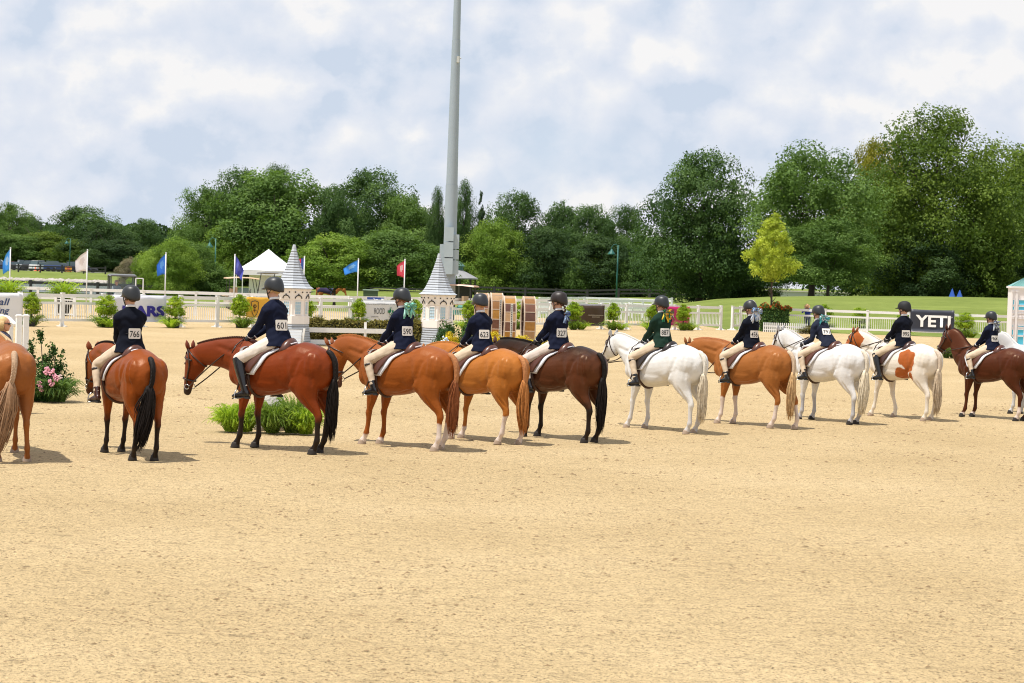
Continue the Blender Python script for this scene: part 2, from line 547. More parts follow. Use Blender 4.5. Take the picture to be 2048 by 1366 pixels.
    for k, zs in P.get('socks', {}).items():
        m = ((x > 0) if k[0] == 'f' else (x <= 0)) & ((y > 0) if k[1] == 'l' else (y <= 0))
        blend(m * (zs + .02 * wob - z) / 0.02, (0.62, 0.52, 0.46))
    if 'patch' in P:       # painted patches: list of (x, z, rx, rz)
        for (a, b, ra, rb, side_) in P['patch']:
            r = np.sqrt(((x - a) / ra) ** 2 + ((z - b) / rb) ** 2) + 0.10 * np.sin(x * 29 + z * 13) + 0.07 * np.sin(z * 37 - x * 17)
            blend((1.0 - r) / 0.04 * ((y > 0.02) if side_ > 0 else 1.0), P['patchcol'])
    if 'facepatch' in P:
        blend(near * (al < P['facepatch']) * (al > -.12) * 20.0 * (nn > -.5), P['patchcol'])
    at_ = me.color_attributes.new('coat', 'FLOAT_COLOR', 'POINT')
    at_.data.foreach_set('color', np.hstack([col, np.ones((nv, 1))]).astype(np.float32).ravel())
    root = thing(name, label, 'horse', P['loc'], P['rz'], 'show horses standing in line')
    root.scale = (s * SX, s * 1.03, s)
    fresh_ = 'coat_hair' not in MATS
    b = ob('body', me, mat('coat_hair', (.4, .2, .1), P.get('rough', .40), attr='coat', var=.22, vscale=5, bump=.0030, bscale=38, spec=.27, coat=.0), root)
    if fresh_:
        t_ = MATS['coat_hair'].node_tree
        c0 = N(t_, 'ShaderNodeTexCoord').outputs['Object']
        rr0 = M(t_, 'ADD', .26, M(t_, 'MULTIPLY', noise3(t_, c0, 3.2, 4, .6), .32))
        L(t_, rr0, t_.nodes['Principled BSDF'].inputs['Roughness'])
        t_.nodes['Principled BSDF'].inputs['Specular Tint'].default_value = (1, .74, .52, 1)     # hair shines in its own warm tone
    # ears
    pc = P.get('earcol', P['coat'])
    em = mat('ear_' + name + str(P['id']), pc, .6)
    for sg in (1, -1):
        e = MB()
        base = poll + hs * (sg * .052) + n * .035 - d * .03
        tip = base + (n * .45 - d * 1.0 + hs * (sg * .22) + V((0, 0, .4))).normalized() * .12
        ax = (tip - base)
        u_ = hs; w_ = ax.normalized().cross(hs)
        A = []
        for t, r in ((0, .030), (.3, .042), (.6, .036), (.85, .018), (1, .004)):
            c_ = base + ax * t
            A.append([c_ + u_ * (r * math.cos(2 * math.pi * k / 10)) + w_ * (r * .45 * math.sin(2 * math.pi * k / 10)) for k in range(10)])
        e.rings(A)
        e.build('ear', em, root, True)
        e = MB()
        e.ell(hp(.30, math.radians(58 if sg > 0 else 122), -.008), (.019, .019, .019), 10, 8)
        e.build('eye', mat('eye_black', (.008, .006, .005), .08), root, True)
    # hooves
    hm = mat('hoof_dark', (.035, .030, .027), .6, var=.3, spec=.2) if not P.get('palehoof') else mat('hoof_pale', (.36, .27, .20), .5, var=.2)
    for k, xx, sg in (('fl', .58, 1), ('fr', .58, -1), ('hl', -.603, 1), ('hr', -.603, -1)):
        dx, dy = lg.get(k, (0, 0))
        e = MB()
        cxx, cyy = xx + dx, sg * .130 + dy
        e.rings([[V((cxx + .012 * (1 - z_ / .07) + (r + .006) * math.cos(2 * math.pi * j / 14), cyy + r * math.sin(2 * math.pi * j / 14), z_)) for j in range(14)] for r, z_ in ((.060, 0.0), (.058, .012), (.050, .055), (.045, .075))])
        e.build('hoof', hm, root, True)
    # mane
    mc = P.get('mane', (.02, .015, .012))
    mm = mat('mane_%d' % P['id'], mc, .7, var=.3, vscale=30, bump=.004, bscale=60, spec=.1)
    e = MB()
    cp = catmull([[*c[0], *c[2]] for c in crest[1:-1]], 3)
    A = []
    for r in cp:
        p, w_ = V(r[:3]), V(r[3:]).normalized()
        A.append([p + hs * (.013 * math.cos(2 * math.pi * k / 8)) + w_ * (.02 * math.sin(2 * math.pi * k / 8)) for k in range(8)])
    e.rings(A)
    if P.get('braids', True):       # small plaited knobs along the crest, hanging to the right side
        cp2 = catmull([[*c[0], *c[2]] for c in crest[1:-1]], 4)
        for r in cp2:
            p, w_ = V(r[:3]), V(r[3:]).normalized()
            e.ell(p + w_ * .016, (.012, .016, .017), 6, 5)
            e.tube([p + w_ * .015 - hs * .02, p - w_ * .03 - hs * .075, p - w_ * .10 - hs * .085], [.013, .012, .006], 5)
    else:                            # loose mane
        cp2 = catmull([[*c[0], *c[2]] for c in crest[1:-1]], 10)
        for r in cp2:
            p, w_ = V(r[:3]), V(r[3:]).normalized()
            j = rnd.uniform(.6, 1.2)
            e.tube([p + w_ * .015 + hs * .0, p - w_ * .03 - hs * .07 * j, p - w_ * .16 * j - hs * .10], [.012, .012, .004], 5)
    # forelock
    for k in range(5):
        e.tube([poll + n * .04 - d * .03, poll + n * .075 + d * .04 + hs * (k - 2) * .010, poll + n * .064 + d * .14 + hs * (k - 2) * .014], [.012, .010, .003], 5)
    e.build('mane', mm, root, True)
    # tail: a plait down the dock, then hair hanging free
    tmat = mat('tail_%d' % P['id'], P.get('tailcol', mc), .6, var=.5, vscale=26, spec=.12)
    top = V((-.755, 0, 1.335))
    sway = P.get('sway', 0.0)
    dock = catmull([[-.70, 0, 1.385], [-.765, 0, 1.335], [-.815, 0, 1.24], [-.83, sway * .03, 1.10], [-.815, sway * .10, .97]], 8)
    e = MB()
    e.tube(dock, list(np.interp(np.linspace(0, 1, len(dock)), [0, .12, .5, 1], [.030, .040, .036, .027])), 12)
    for i, p in enumerate(dock[2:-1]):
        for sg in (1, -1):
            e.ell(V(p) + V((-.018, sg * .017, 0)), (.017, .019, .013), 6, 5, Matrix.Rotation(sg * .7, 3, 'X'))
    tail = ob('tail', bpy.data.meshes.new('tail_hub'), tmat, root)
    tail.data = e.mesh(True, 'dock_plait'); tail.data.materials.append(mat('plait_%d' % P['id'], P.get('plaitcol', P.get('tailcol', mc)), .6, var=.4, vscale=45, spec=.15, bump=.006, bscale=50))
    e = MB()
    tl = P.get('taillen', .88); tw = P.get('tailw', 1.0)
    end = V(dock[-1])
    rr = random.Random(P['id'])
    core = [end + V((0, 0, .06)), end + V((-.01, 0, -.10)), end + V((.0, sway * .10, -.35)), end + V((.02, sway * .2, -.62)), end + V((.03, sway * .28, -tl + .16))]
    e.tube(catmull(core, 3), list(np.interp(np.linspace(0, 1, 13), [0, .15, .4, .8, 1], [.025, .040 * tw, .050 * tw, .036 * tw, .01])), 10)
    for k in range(P.get('strands', 230)):
        a = rr.uniform(0, 2 * math.pi); q_ = math.sqrt(rr.random())
        bx, by = math.cos(a) * q_, math.sin(a) * q_
        ln = tl * (rr.uniform(.70, 1.02) if rr.random() < .8 else rr.uniform(.35, .8)) * (1 - .10 * q_)
        w_ = rr.uniform(.85, 1.15)
        ph = rr.uniform(0, 6)
        pp = []
        for t in (0, .12, .3, .5, .7, .86, 1):
            sp = np.interp(t, [0, .15, .45, .8, 1], [.018, .045, .072, .072, .050]) * tw * w_
            pp.append(end + V((bx * sp * .8 + .03 * t + .012 * math.sin(5 * t + ph), by * sp * 1.15 + sway * .32 * t * t + .014 * math.sin(5 * t + ph * 2), .05 - (ln + .05) * t)))
        e.tube(pp, [.008, .0095, .010, .0085, .007, .0045, .0015], 4)
    e.build('tail_hair', tmat, tail, True)
    # bridle
    if P.get('bridle', True):
        lm = mat('bridle_leather', P.get('leather', (.035, .016, .010)), .4)
        e = MB()
        def band(u_, a0, a1, off, r=.010, du=0.0):
            e.tube([hp(u_ + du * math.sin(a_), a_, off) for a_ in np.linspace(a0, a1, 20)], r, 6)
        band(.64, 0, 2 * math.pi, .010, .013)                     # noseband
        band(.17, math.radians(-5), math.radians(185), .008, .011)   # browband
        e.tube([poll - d * .035 + n * .045 + hs * y_ * .9 + V((0, 0, .0)) for y_ in (-.07, 0, .07)], .013, 6)
        for sg in (0, math.pi):
            f = lambda deg: math.radians(deg) if sg == 0 else math.pi - math.radians(deg)
            e.tube([poll - d * .03 + n * .04 + hs * (.06 if sg == 0 else -.06), hp(.06, f(20), .012), hp(.17, f(8), .012), hp(.32, f(4), .012), hp(.5, f(2), .010), hp(.66, f(-2), .010), hp(.80, f(-20), .009)], .011, 6)
            e.tube([poll - d * .03 + n * .04 + hs * (.06 if sg == 0 else -.06), hp(.05, f(-10), .014), hp(.14, f(-38), .014), hp(.22, f(-70), .014), hp(.24, f(-90), .014)], .008, 6)
        bo = e.build('bridle', lm, root, True)
        for sg in (1, -1):
            e = MB()
            c_ = hp(.80, 0 if sg > 0 else math.pi, .010) - n * .03
            e.tube([c_ + d * (.035 * math.cos(a_)) + n * (.035 * math.sin(a_)) for a_ in np.linspace(0, 2 * math.pi, 13)], .006, 5)
            e.build('bit_ring', STEEL, bo, True)
        if 'hands' in P:
            e = MB()
            for sg in (1, -1):
                a_ = hp(.80, 0 if sg > 0 else math.pi, .012) - n * .06
                h_ = V(P['hands']) / s + V((0, sg * .05, 0))
                mid = (a_ + h_) / 2 + V((0, sg * .06, -P.get('sag', .05)))
                if mid.x < 1.0: mid.y = sg * max(.17, abs(mid.y))
                e.tube(catmull([a_, (a_ * .6 + mid * .4) + V((0, sg * .02, 0)), mid, (h_ * .7 + mid * .3), h_], 4), .0095, 5)
            e.tube([V(P['hands']) / s + V((0, .05, 0)), V(P['hands']) / s + V((.05, .17, -.10)), V(P['hands']) / s + V((.07, .21, -.20)), V(P['hands']) / s + V((.02, .19, -.10))], .008, 5)
            e.build('reins', lm, bo, True)
    return root

# ------------------------------------------------------------------ tack
SEATX = 0.10
def make_saddle(P, label):
    s = P.get('s', 1.0)
    root = thing('saddle', label, 'saddle', P['loc'], P['rz'], 'saddles on the show horses')
    root.scale = (s * SX, s * 1.03, s)
    lc = P.get('saddlecol', (.09, .028, .014))
    lm = mat('saddle_leather_%.3f' % lc[0], lc, .35, var=.2, vscale=9, coat=.2)
    pm = mat('saddle_pad_white', (.74, .74, .78), .9, bump=.004, bscale=120)
    def sheet(rear, front, t0, t1, off, rear0=None):
        """draped sheet over both sides, closed with thickness"""
        n1, n2 = 22, 10
        for sg in (1, -1):
            top, bot = [], []
            for i in range(n1):
                u_ = i / (n1 - 1)
                t = t0 + (t1 - t0) * u_
                ra = np.interp(u_, rear[0], rear[1]); fa = np.interp(u_, front[0], front[1])
                rowt, rowb = [], []
                for j in range(n2):
                    x = ra + (fa - ra) * j / (n2 - 1)
                    for off_, row in ((off, rowt), (off - .018, rowb)):
                        p = trunk_pt(x, t, off_)
                        if x > .33 and u_ > .4: p.y = max(p.y, .235 + off_ * .8)
                        row.append(V((p.x, sg * p.y, p.z)))
                top.append(rowt); bot.append(rowb)
            vs = [p for r in top for p in r] + [p for r in bot for p in r]
            K = n1 * n2
            F = []
            for i in range(n1 - 1):
                for j in range(n2 - 1):
                    a = i * n2 + j
                    F.append((a, a + 1, a + n2 + 1, a + n2)); F.append((K + a, K + a + n2, K + a + n2 + 1, K + a + 1))
            edge = [(i * n2, (i + 1) * n2) for i in range(n1 - 1)] + [(i * n2 + n2 - 1, (i + 1) * n2 + n2 - 1) for i in range(n1 - 1)] + [(j, j + 1) for j in range(n2 - 1)] + [((n1 - 1) * n2 + j, (n1 - 1) * n2 + j + 1) for j in range(n2 - 1)]
            for a, b in edge:
                F.append((a, b, K + b, K + a))
            yield vs, F
    rear = ([0, .12, .3, .5, .75, 1], [-.215, -.17, -.03, .08, .14, .25]); front = ([0, .35, .5, .7, 1], [.30, .36, .49, .56, .48])
    e = MB()
    for vs, F in sheet(rear, front, math.pi / 2, math.radians(-8), .030):
        e.add(vs, F)
    e.build('saddle_pad', pm, root, True)
    rear = ([0, .12, .3, .5, .75, 1], [-.13, -.10, .035, .145, .20, .31]); front = ([0, .35, .5, .7, 1], [.27, .32, .43, .50, .42])
    e = MB()
    for vs, F in sheet(rear, front, math.pi / 2, math.radians(-5), .052):
        e.add(vs, F)
    e.build('flap', lm, root, True)
    # seat
    e = MB()
    A = []
    for x, zt, hw in ((-.165, .05, .10), (-.14, .105, .150), (-.08, .105, .170), (.0, .075, .155), (.12, .055, .125), (.20, .052, .105), (.27, .070, .08), (.31, .070, .065), (.34, .045, .045)):
        zc = trunk_pt(x, math.pi / 2, .0).z
        A.append([V((x, hw * math.cos(2 * math.pi * k / 18), zc - .02 + (zt + .02 if math.sin(2 * math.pi * k / 18) > 0 else .06) * math.sin(2 * math.pi * k / 18) - .035 * abs(math.cos(2 * math.pi * k / 18)) ** 2)) for k in range(18)])
    e.rings(A)
    e.build('seat', lm, root, True)
    e = MB()
    e.tube([trunk_pt(.36, t, .012) for t in np.linspace(math.radians(-10), math.radians(-170), 18)], .022, 6, True)
    e.build('girth', mat('girth_leather', (.06, .025, .015), .6), root, True)
    return root

# ------------------------------------------------------------------ people
SKIN = mat('skin', (.58, .33, .235), .5)
NAVY = mat('navy_wool', (.0042, .0070, .0235), .85, var=.15, bump=.0008, bscale=300, spec=.18)
BLACKW = mat('black_wool', (.0035, .0050, .012), .85, var=.15, bump=.0008, bscale=300, spec=.15)
GREENW = mat('green_wool', (.008, .028, .018), .85, var=.15, bump=.0008, bscale=300, spec=.18)
GREYW = mat('slate_wool', (.011, .015, .032), .85, var=.15, bump=.0008, bscale=300, spec=.2)
TAN = mat('breeches_tan', (.58, .46, .33), .8, var=.06, bump=.001, bscale=120)
BOOTM = mat('boot_leather', (.010, .009, .009), .25, coat=.3)
GLOVE = mat('glove_leather', (.012, .012, .014), .55)
HELM = mat('helmet_black', (.018, .020, .023), .42, spec=.5)
HELMB = mat('helmet_brown', (.018, .010, .008), .45, spec=.5)

def hand_mesh(e, wrist, dirv, upv, curl=0.9, k=1.0):
    """palm with four unequal curled fingers and a thumb from the side of the palm"""
    dv = V(dirv).normalized(); uv = (V(upv) - dv * V(upv).dot(dv)).normalized(); sv = dv.cross(uv)
    w = V(wrist)
    st = []
    for t, hu, hv in ((-.02, .026, .020), (.02, .033, .018), (.06, .040, .016), (.085, .038, .014)):
        c = w + dv * t * k
        st.append([*c, *(uv * hu * k), *(sv * hv * k)])
    loft(e, st, 3, 10)
    for i, (o_, ln) in enumerate(((.029, .070), (.010, .078), (-.010, .073), (-.029, .058))):
        p = w + dv * .075 * k + uv * o_ * k
        pts = [p]
        ang = 0.25
        for seg in (.45, .32, .23):
            ang += curl * (.5 if seg > .4 else .75)
            p = p + (dv * math.cos(ang) + sv * math.sin(ang)) * ln * seg * k
            pts.append(p)
        e.tube(pts, [.0095 * k, .009 * k, .008 * k, .006 * k], 6)
    p = w + dv * .015 * k + uv * .030 * k
    e.tube([p, p + (dv * .6 + uv * .5 + sv * .4) * .035 * k, p + (dv * 1.0 + uv * .3 + sv * .9) * .055 * k], [.012 * k, .010 * k, .007 * k], 6)

def head_parts(mb, hc, fwd, up, k=1.0):
    """one skull with face: brow, nose, lips, chin, jaw, ears (added to the body mesh)"""
    f = V(fwd).normalized(); u = (V(up) - f * V(up).dot(f)).normalized(); sd_ = u.cross(f)
    R = Matrix((f, sd_, u)).transposed()
    def P_(a, b, c):
        return V(hc) + (f * a + sd_ * b + u * c) * k
    mb.ell(P_(-.012, 0, .025), (.098 * k, .077 * k, .100 * k), 16, 12, R)
    mb.ell(P_(.030, 0, -.040), (.062 * k, .060 * k, .078 * k), 14, 10, R)
    mb.ell(P_(.066, 0, -.090), (.024 * k, .028 * k, .022 * k), 10, 8, R)
    mb.tube([P_(.082, 0, .012), P_(.100, 0, -.020), P_(.112, 0, -.034)], [.010 * k, .013 * k, .014 * k], 8)
    mb.ell(P_(.084, 0, -.062), (.014 * k, .022 * k, .010 * k), 8, 6, R)
    mb.ell(P_(.078, 0, .030), (.020 * k, .045 * k, .012 * k), 8, 6, R)
    for sg in (1, -1):
        mb.ell(P_(-.004, sg * .078, -.012), (.018 * k, .010 * k, .032 * k), 8, 7, R)
    return R, P_

def wrinkle(me, amp, seed):
    nv = len(me.vertices)
    co = np.empty(nv * 3, np.float32); me.vertices.foreach_get('co', co); co = co.reshape(-1, 3)
    no = np.empty(nv * 3, np.float32); me.vertex_normals.foreach_get('vector', no); no = no.reshape(-1, 3)
    x, y, z = co.T
    a = np.sin(z * 34 + np.sin(x * 21 + seed) * 2.2 + np.sin(y * 17 + seed * 2) * 2.0) * np.sin(x * 15 + y * 13 + seed)
    b = np.sin(z * 63 + x * 25 + np.sin(y * 31 + seed) * 2)
    co = co + no * (amp * (a + .35 * b))[:, None]
    me.vertices.foreach_set('co', co.astype(np.float32).ravel()); me.update()
    return me
def make_person(name, label, J, O):
    """J: joint positions; O: options. One continuous body; clothes, hair and helmet are its children."""
    root = thing(name, label, 'person', O['loc'], O['rz'], O.get('group'))
    k = O.get('k', 1.0)
    pel, waist, chest, neck, hc = [V(J[a]) for a in ('pel', 'waist', 'chest', 'neck', 'head')]
    SL, SR = V(J['shl']), V(J['shr'])
    side = (SL - SR).normalized()
    sv = V((0, 1, 0)).lerp(side, .5).normalized()
    body = MB()
    def torso(mb, g, hem=False, z0=0):
        sp = [pel, waist, chest, chest.lerp(neck, .62), neck]
        hw = [.165, .132, .168, .155, .055]; dp = [.130, .112, .130, .100, .05]
        st = []
        for i, p in enumerate(sp):
            a = sp[max(i - 1, 0)]; b = sp[min(i + 1, 4)]
            d_ = (b - a).normalized()
            s_ = (sv - d_ * sv.dot(d_)).normalized()
            st.append([*p, *(s_ * (hw[i] + g) * k), *(s_.cross(d_) * (dp[i] + g) * k)])
        return st
    bm_ = torso(body, -.008)
    loft(body, bm_, 4, 18)
    hf, hu = V(O.get('hfwd', (1, 0, 0))), V(O.get('hup', (0, 0, 1)))
    k0 = k
    R, HP = head_parts(body, hc, hf, hu, k * 1.07)
    body.tube([neck - (hc - neck) * .25, neck.lerp(hc, .35), neck.lerp(hc, .8) - hf.normalized() * .02 * k], [.062 * k, .053 * k, .050 * k], 12)
    arms = MB(); legs = MB()
    for q in 'lr':
        sh, el, wr = V(J['sh' + q]), V(J['el' + q]), V(J['wr' + q])
        hp_, kn, an, to = V(J['hip' + q]), V(J['kn' + q]), V(J['an' + q]), V(J['to' + q])
        limb(body, [(sh, .046 * k, .046 * k), (sh.lerp(el, .5), .040 * k, .042 * k), (el, .034 * k, .035 * k), (el.lerp(wr, .4), .034 * k, .034 * k), (wr, .022 * k, .026 * k)], 3, 10, (0, 1, 0))
        limb(body, [(hp_, .085 * k, .09 * k), (hp_.lerp(kn, .5), .070 * k, .074 * k), (kn, .050 * k, .054 * k), (kn.lerp(an, .35), .048 * k, .052 * k), (an, .032 * k, .036 * k)], 3, 10, (0, 1, 0))
        hd = V(J.get('hd' + q, (wr - el)))
        if not O.get('gloves'):
            hand_mesh(body, wr, hd, O.get('hup_hand', (0, 0, 1)), .8, k)
    bme = remeshed(body, .0105 if not O.get('fine') else .0075, 2, .45)
    ob('body', bme, O.get('skin', SKIN), root)
    # eyes
    e = MB()
    for sg in (1, -1):
        e.ell(HP(.083, sg * .030, .004), (.009 * k, .012 * k, .009 * k), 8, 6)
    e.build('eyes', mat('eye_dark', (.03, .02, .015), .2), root, True)
    # jacket / top
    jm = O['jacket']
    e = MB()
    st = torso(e, .022)
    if O.get('skirt', True):
        dn = (pel - waist).normalized()
        h = pel + V((-.012, 0, -.055)) * k
        s_ = sv
        st = [[*h, *(s_ * .232 * k), *(s_.cross(V((0, 0, 1))) * .205 * k)], [*(pel + V((-.01, 0, .02)) * k), *(s_ * .200 * k), *(s_.cross(V((0, 0, 1))) * .168 * k)]] + st[1:]
    loft(e, st, 4, 22)
    e.tube([neck - (hc - neck) * .2, neck + (hc - neck) * .10], [.085 * k, .064 * k], 14)
    for q in 'lr':
        sh, el, wr = V(J['sh' + q]), V(J['el' + q]), V(J['wr' + q])
        sgn = 1 if q == 'l' else -1
        e.ell(sh + V((0, -sgn * .01, -.01)), (.072 * k, .068 * k, .070 * k), 12, 9)
        e.tube([neck.lerp(chest, .12), sh.lerp(neck, .35) - V((0, 0, .012)), sh - V((0, 0, .008))], [.070 * k, .072 * k, .066 * k], 12)
        limb(e, [(sh, .068 * k, .070 * k), (sh.lerp(el, .35), .068 * k, .067 * k), (sh.lerp(el, .75), .059 * k, .058 * k), (el, .056 * k, .056 * k), (el.lerp(wr, .4), .053 * k, .052 * k), (el.lerp(wr, .93), .039 * k, .041 * k)], 3, 12, (0, 1, 0))
    jme = wrinkle(remeshed(e, .0105, 3, .45), .0055, O.get('id', 1))
    ob('jacket' if O.get('skirt', True) else 'shirt', jme, jm, root)
    # collar and cuffs
    cm = mat('shirt_white', (.78, .78, .80), .8)
    if O.get('collar', True):
        e = MB()
        d_ = (hc - neck).normalized()
        a0 = neck + d_ * .022 * k; a1 = neck + d_ * .052 * k
        e.tube([a0, a1], [.070 * k, .063 * k], 16)
        e.build('collar', cm, root, True)
        for q in 'lr':
            el, wr = V(J['el' + q]), V(J['wr' + q])
            e = MB(); e.tube([el.lerp(wr, .90), el.lerp(wr, .98)], [.039 * k, .036 * k], 12)
            e.build('cuff', cm, root, True)
    if O.get('gloves'):
        for q in 'lr':
            el, wr = V(J['el' + q]), V(J['wr' + q])
            e = MB()
            hand_mesh(e, wr, J.get('hd' + q, (wr - el)), (0, 0, 1) if not O.get('palmup') else (0, 1, 0), 1.25 if not O.get('openhand') else .5, k * 1.08)
            e.build('glove', GLOVE, root, True)
    # breeches
    bm2 = O.get('legs', TAN)
    e = MB()
    e.ell(pel + V((0, 0, .0)), (.135 * k, .165 * k, .115 * k), 16, 10)
    for q in 'lr':
        hp_, kn, an = V(J['hip' + q]), V(J['kn' + q]), V(J['an' + q])
        limb(e, [(pel.lerp(hp_, .7), .105 * k, .115 * k), (hp_, .110 * k, .122 * k), (hp_.lerp(kn, .35), .096 * k, .110 * k), (hp_.lerp(kn, .75), .076 * k, .088 * k), (kn, .066 * k, .074 * k), (kn.lerp(an, .15), .063 * k, .068 * k),
                 (kn.lerp(an, .38), .058 * k, .061 * k), (kn.lerp(an, .7), .049 * k, .051 * k), (kn.lerp(an, .93), .047 * k, .050 * k)], 3, 14, (0, 1, 0))
    ob('breeches' if O.get('boots') else 'trousers', wrinkle(remeshed(e, .0105, 3, .45), .0028, O.get('id', 1) + 5), bm2, root)
    # boots
    for q in 'lr':
        kn, an, to = V(J['kn' + q]), V(J['an' + q]), V(J['to' + q])
        e = MB()
        tall = O.get('boots') == 'tall'
        ca = (kn - an).normalized()
        limb(e, ([(kn + ca * .03, .066 * k, .074 * k), (kn.lerp(an, .25), .066 * k, .072 * k), (kn.lerp(an, .45), .064 * k, .069 * k), (kn.lerp(an, .75), .053 * k, .056 * k)] if tall else [(an + ca * .10 * k, .050 * k, .053 * k)]) + [(an + ca * .02, .044 * k, .050 * k), (an - ca * .04 * k, .040 * k, .052 * k)], 3, 14, (0, 1, 0))
        fd = (to - an); fd.z *= .6; fd = fd.normalized()
        base = an - ca * .055 * k
        limb(e, [(base - fd * .055 * k, .030 * k, .030 * k), (base - fd * .03 * k, .038 * k, .044 * k), (base + fd * .04 * k, .040 * k, .046 * k), (base + fd * .11 * k - V((0, 0, .006)), .044 * k, .034 * k), (base + fd * .165 * k - V((0, 0, .012)), .040 * k, .026 * k), (base + fd * .19 * k - V((0, 0, .014)), .022 * k, .016 * k)], 3, 12, (0, 1, 0))
        bo = ob('boot', remeshed(e, .0095, 2, .45), O.get('bootm', BOOTM), root)
        e = MB()
        b0 = base - V((0, 0, .045 * k))
        e.rings([[b0 + fd * (.065 * k) + fd * (math.cos(a_) * .125 * k) + V((0, math.sin(a_) * .040 * k, dz)) for a_ in np.linspace(0, 2 * math.pi, 16, endpoint=False)] for dz in (-.006, .010)])
        e.box(b0 - fd * .03 * k + V((0, 0, -.012)), (.06 * k, .06 * k, .026 * k), math.atan2(fd.y, fd.x))
        e.build('sole', RUBBER, bo)
        if not tall and O.get('boots'):
            e = MB(); c_ = kn.lerp(an, .16)
            dd = (an - kn).normalized()
            e.tube([c_ - dd * .014, c_ + dd * .014], [.067 * k, .065 * k], 14)
            e.build('garter_strap', mat('garter_leather', (.03, .02, .016), .5), root, True)
    # helmet
    if O.get('helmet'):
        hm = O['helmet']
        f = hf.normalized(); u = (hu - f * hu.dot(f)).normalized(); sd_ = u.cross(f)
        e = MB()
        A = []
        nseg = 24
        for t in np.linspace(-.22, 1.0, 12):
            ring = []
            for j in range(nseg):
                a_ = 2 * math.pi * j / nseg
                lowb = .055 * max(0, -math.cos(a_)) if t < 0 else .055 * max(0, -math.cos(a_)) * (1 - min(1, t * 2.5))
                th = t * math.pi / 2
                r_ = math.cos(th) ** .78 if t < 1 else .02
                ring.append(HP(-.016 + .134 * r_ * math.cos(a_), .110 * r_ * math.sin(a_), .048 + .112 * math.sin(th) - lowb))
            A.append(ring)
        e.rings(A)
        ho = e.build('helmet', hm, root, True)
        e = MB()
        A = []
        vs = []
        for i, t in enumerate((0.0, .5, 1.0)):
            for j in range(13):
                a_ = math.radians(-62 + 124 * j / 12)
                ex = .062 * t * math.cos(a_ * 1.30)
                vs.append(HP(-.016 + (.130 + ex) * math.cos(a_), (.108 + ex * .5) * math.sin(a_), .030 - .016 * t))
        F = [(i * 13 + j, i * 13 + j + 1, (i + 1) * 13 + j + 1, (i + 1) * 13 + j) for i in range(2) for j in range(12)]
        K = len(vs)
        vs2 = [p + u * .009 * k for p in vs]
        F2 = [tuple(K + i for i in reversed(f_)) for f_ in F]
        ed = [(j, j + 1) for j in range(12)] + [(26 + j, 26 + j + 1) for j in range(12)] + [(0, 13), (13, 26), (12, 25), (25, 38)]
        e.add(vs + vs2, F + F2 + [(a, b, K + b, K + a) for a, b in ed])
        e.build('visor', hm, ho, True)
        e = MB()
        for sg in (1, -1):
            e.tube([HP(.030, sg * .088, .020), HP(.030, sg * .078, -.040), HP(.048, sg * .045, -.100), HP(.050, 0, -.116)], .007 * k, 5)
            e.tube([HP(-.060, sg * .080, .010), HP(-.01, sg * .080, -.030), HP(.032, sg * .076, -.050)], .006 * k, 5)
        e.build('chin_strap', mat('strap_black', (.02, .02, .02), .6), ho, True)
        if O.get('stripe'):
            e = MB()
            e.tube([HP(-.016 + .138 * math.cos(a_), 0.0, .048 + .1145 * math.sin(a_)) for a_ in np.linspace(.1, math.pi - .1, 16)], .006, 6)
            e.build('helmet_stripe', mat('helmet_stripe_grey', (.35, .33, .30), .4), ho, True)
    # hair
    if O.get('hair'):
        hcx = mat('hair_%.3f_%.3f' % (O['hair'][0], O['hair'][1]), O['hair'], .55, var=.35, vscale=60)
        e = MB()
        if O.get('helmet'):
            e.ell(HP(-.062, 0, -.012), (.045 * k, .066 * k, .050 * k), 12, 9)
            for sg in (1, -1):
                e.ell(HP(-.028, sg * .066, -.008), (.040 * k, .020 * k, .034 * k), 10, 7)
        else:
            e.ell(HP(-.022, 0, .040), (.104 * k, .086 * k, .100 * k), 16, 12)
            e.ell(HP(-.060, 0, -.020), (.060 * k, .080 * k, .090 * k), 14, 10)
            for j in range(26):
                a_ = math.radians(70 + 220 * j / 25)
                e.tube([HP(-.022 + .09 * math.cos(a_), .082 * math.sin(a_), .06), HP(-.03 + .095 * math.cos(a_), .086 * math.sin(a_), -.02), HP(-.035 + .080 * math.cos(a_), .074 * math.sin(a_), -.115)], [.014, .016, .008], 5)
        hr = e.build('hair', hcx, root, True)
        for bi, (by, bl) in enumerate(O.get('braids', [])):
            e = MB()
            a0 = HP(-.085, by, -.03)
            bk = -1.0
            p0 = a0
            for j in range(int(bl / .022)):
                t = j / (bl / .022)
                c_ = a0 + V((-.035 * math.sin(min(1, t * 3) * 1.57) - .02 * t, by * .7 * t, -bl * t)) * 1.0
                e.ell(c_ + V((0, (.011 if j % 2 else -.011), 0)), (.017 * (1 - .4 * t), .020 * (1 - .4 * t), .018), 7, 5)
            e.build('plait', hcx, root, True)
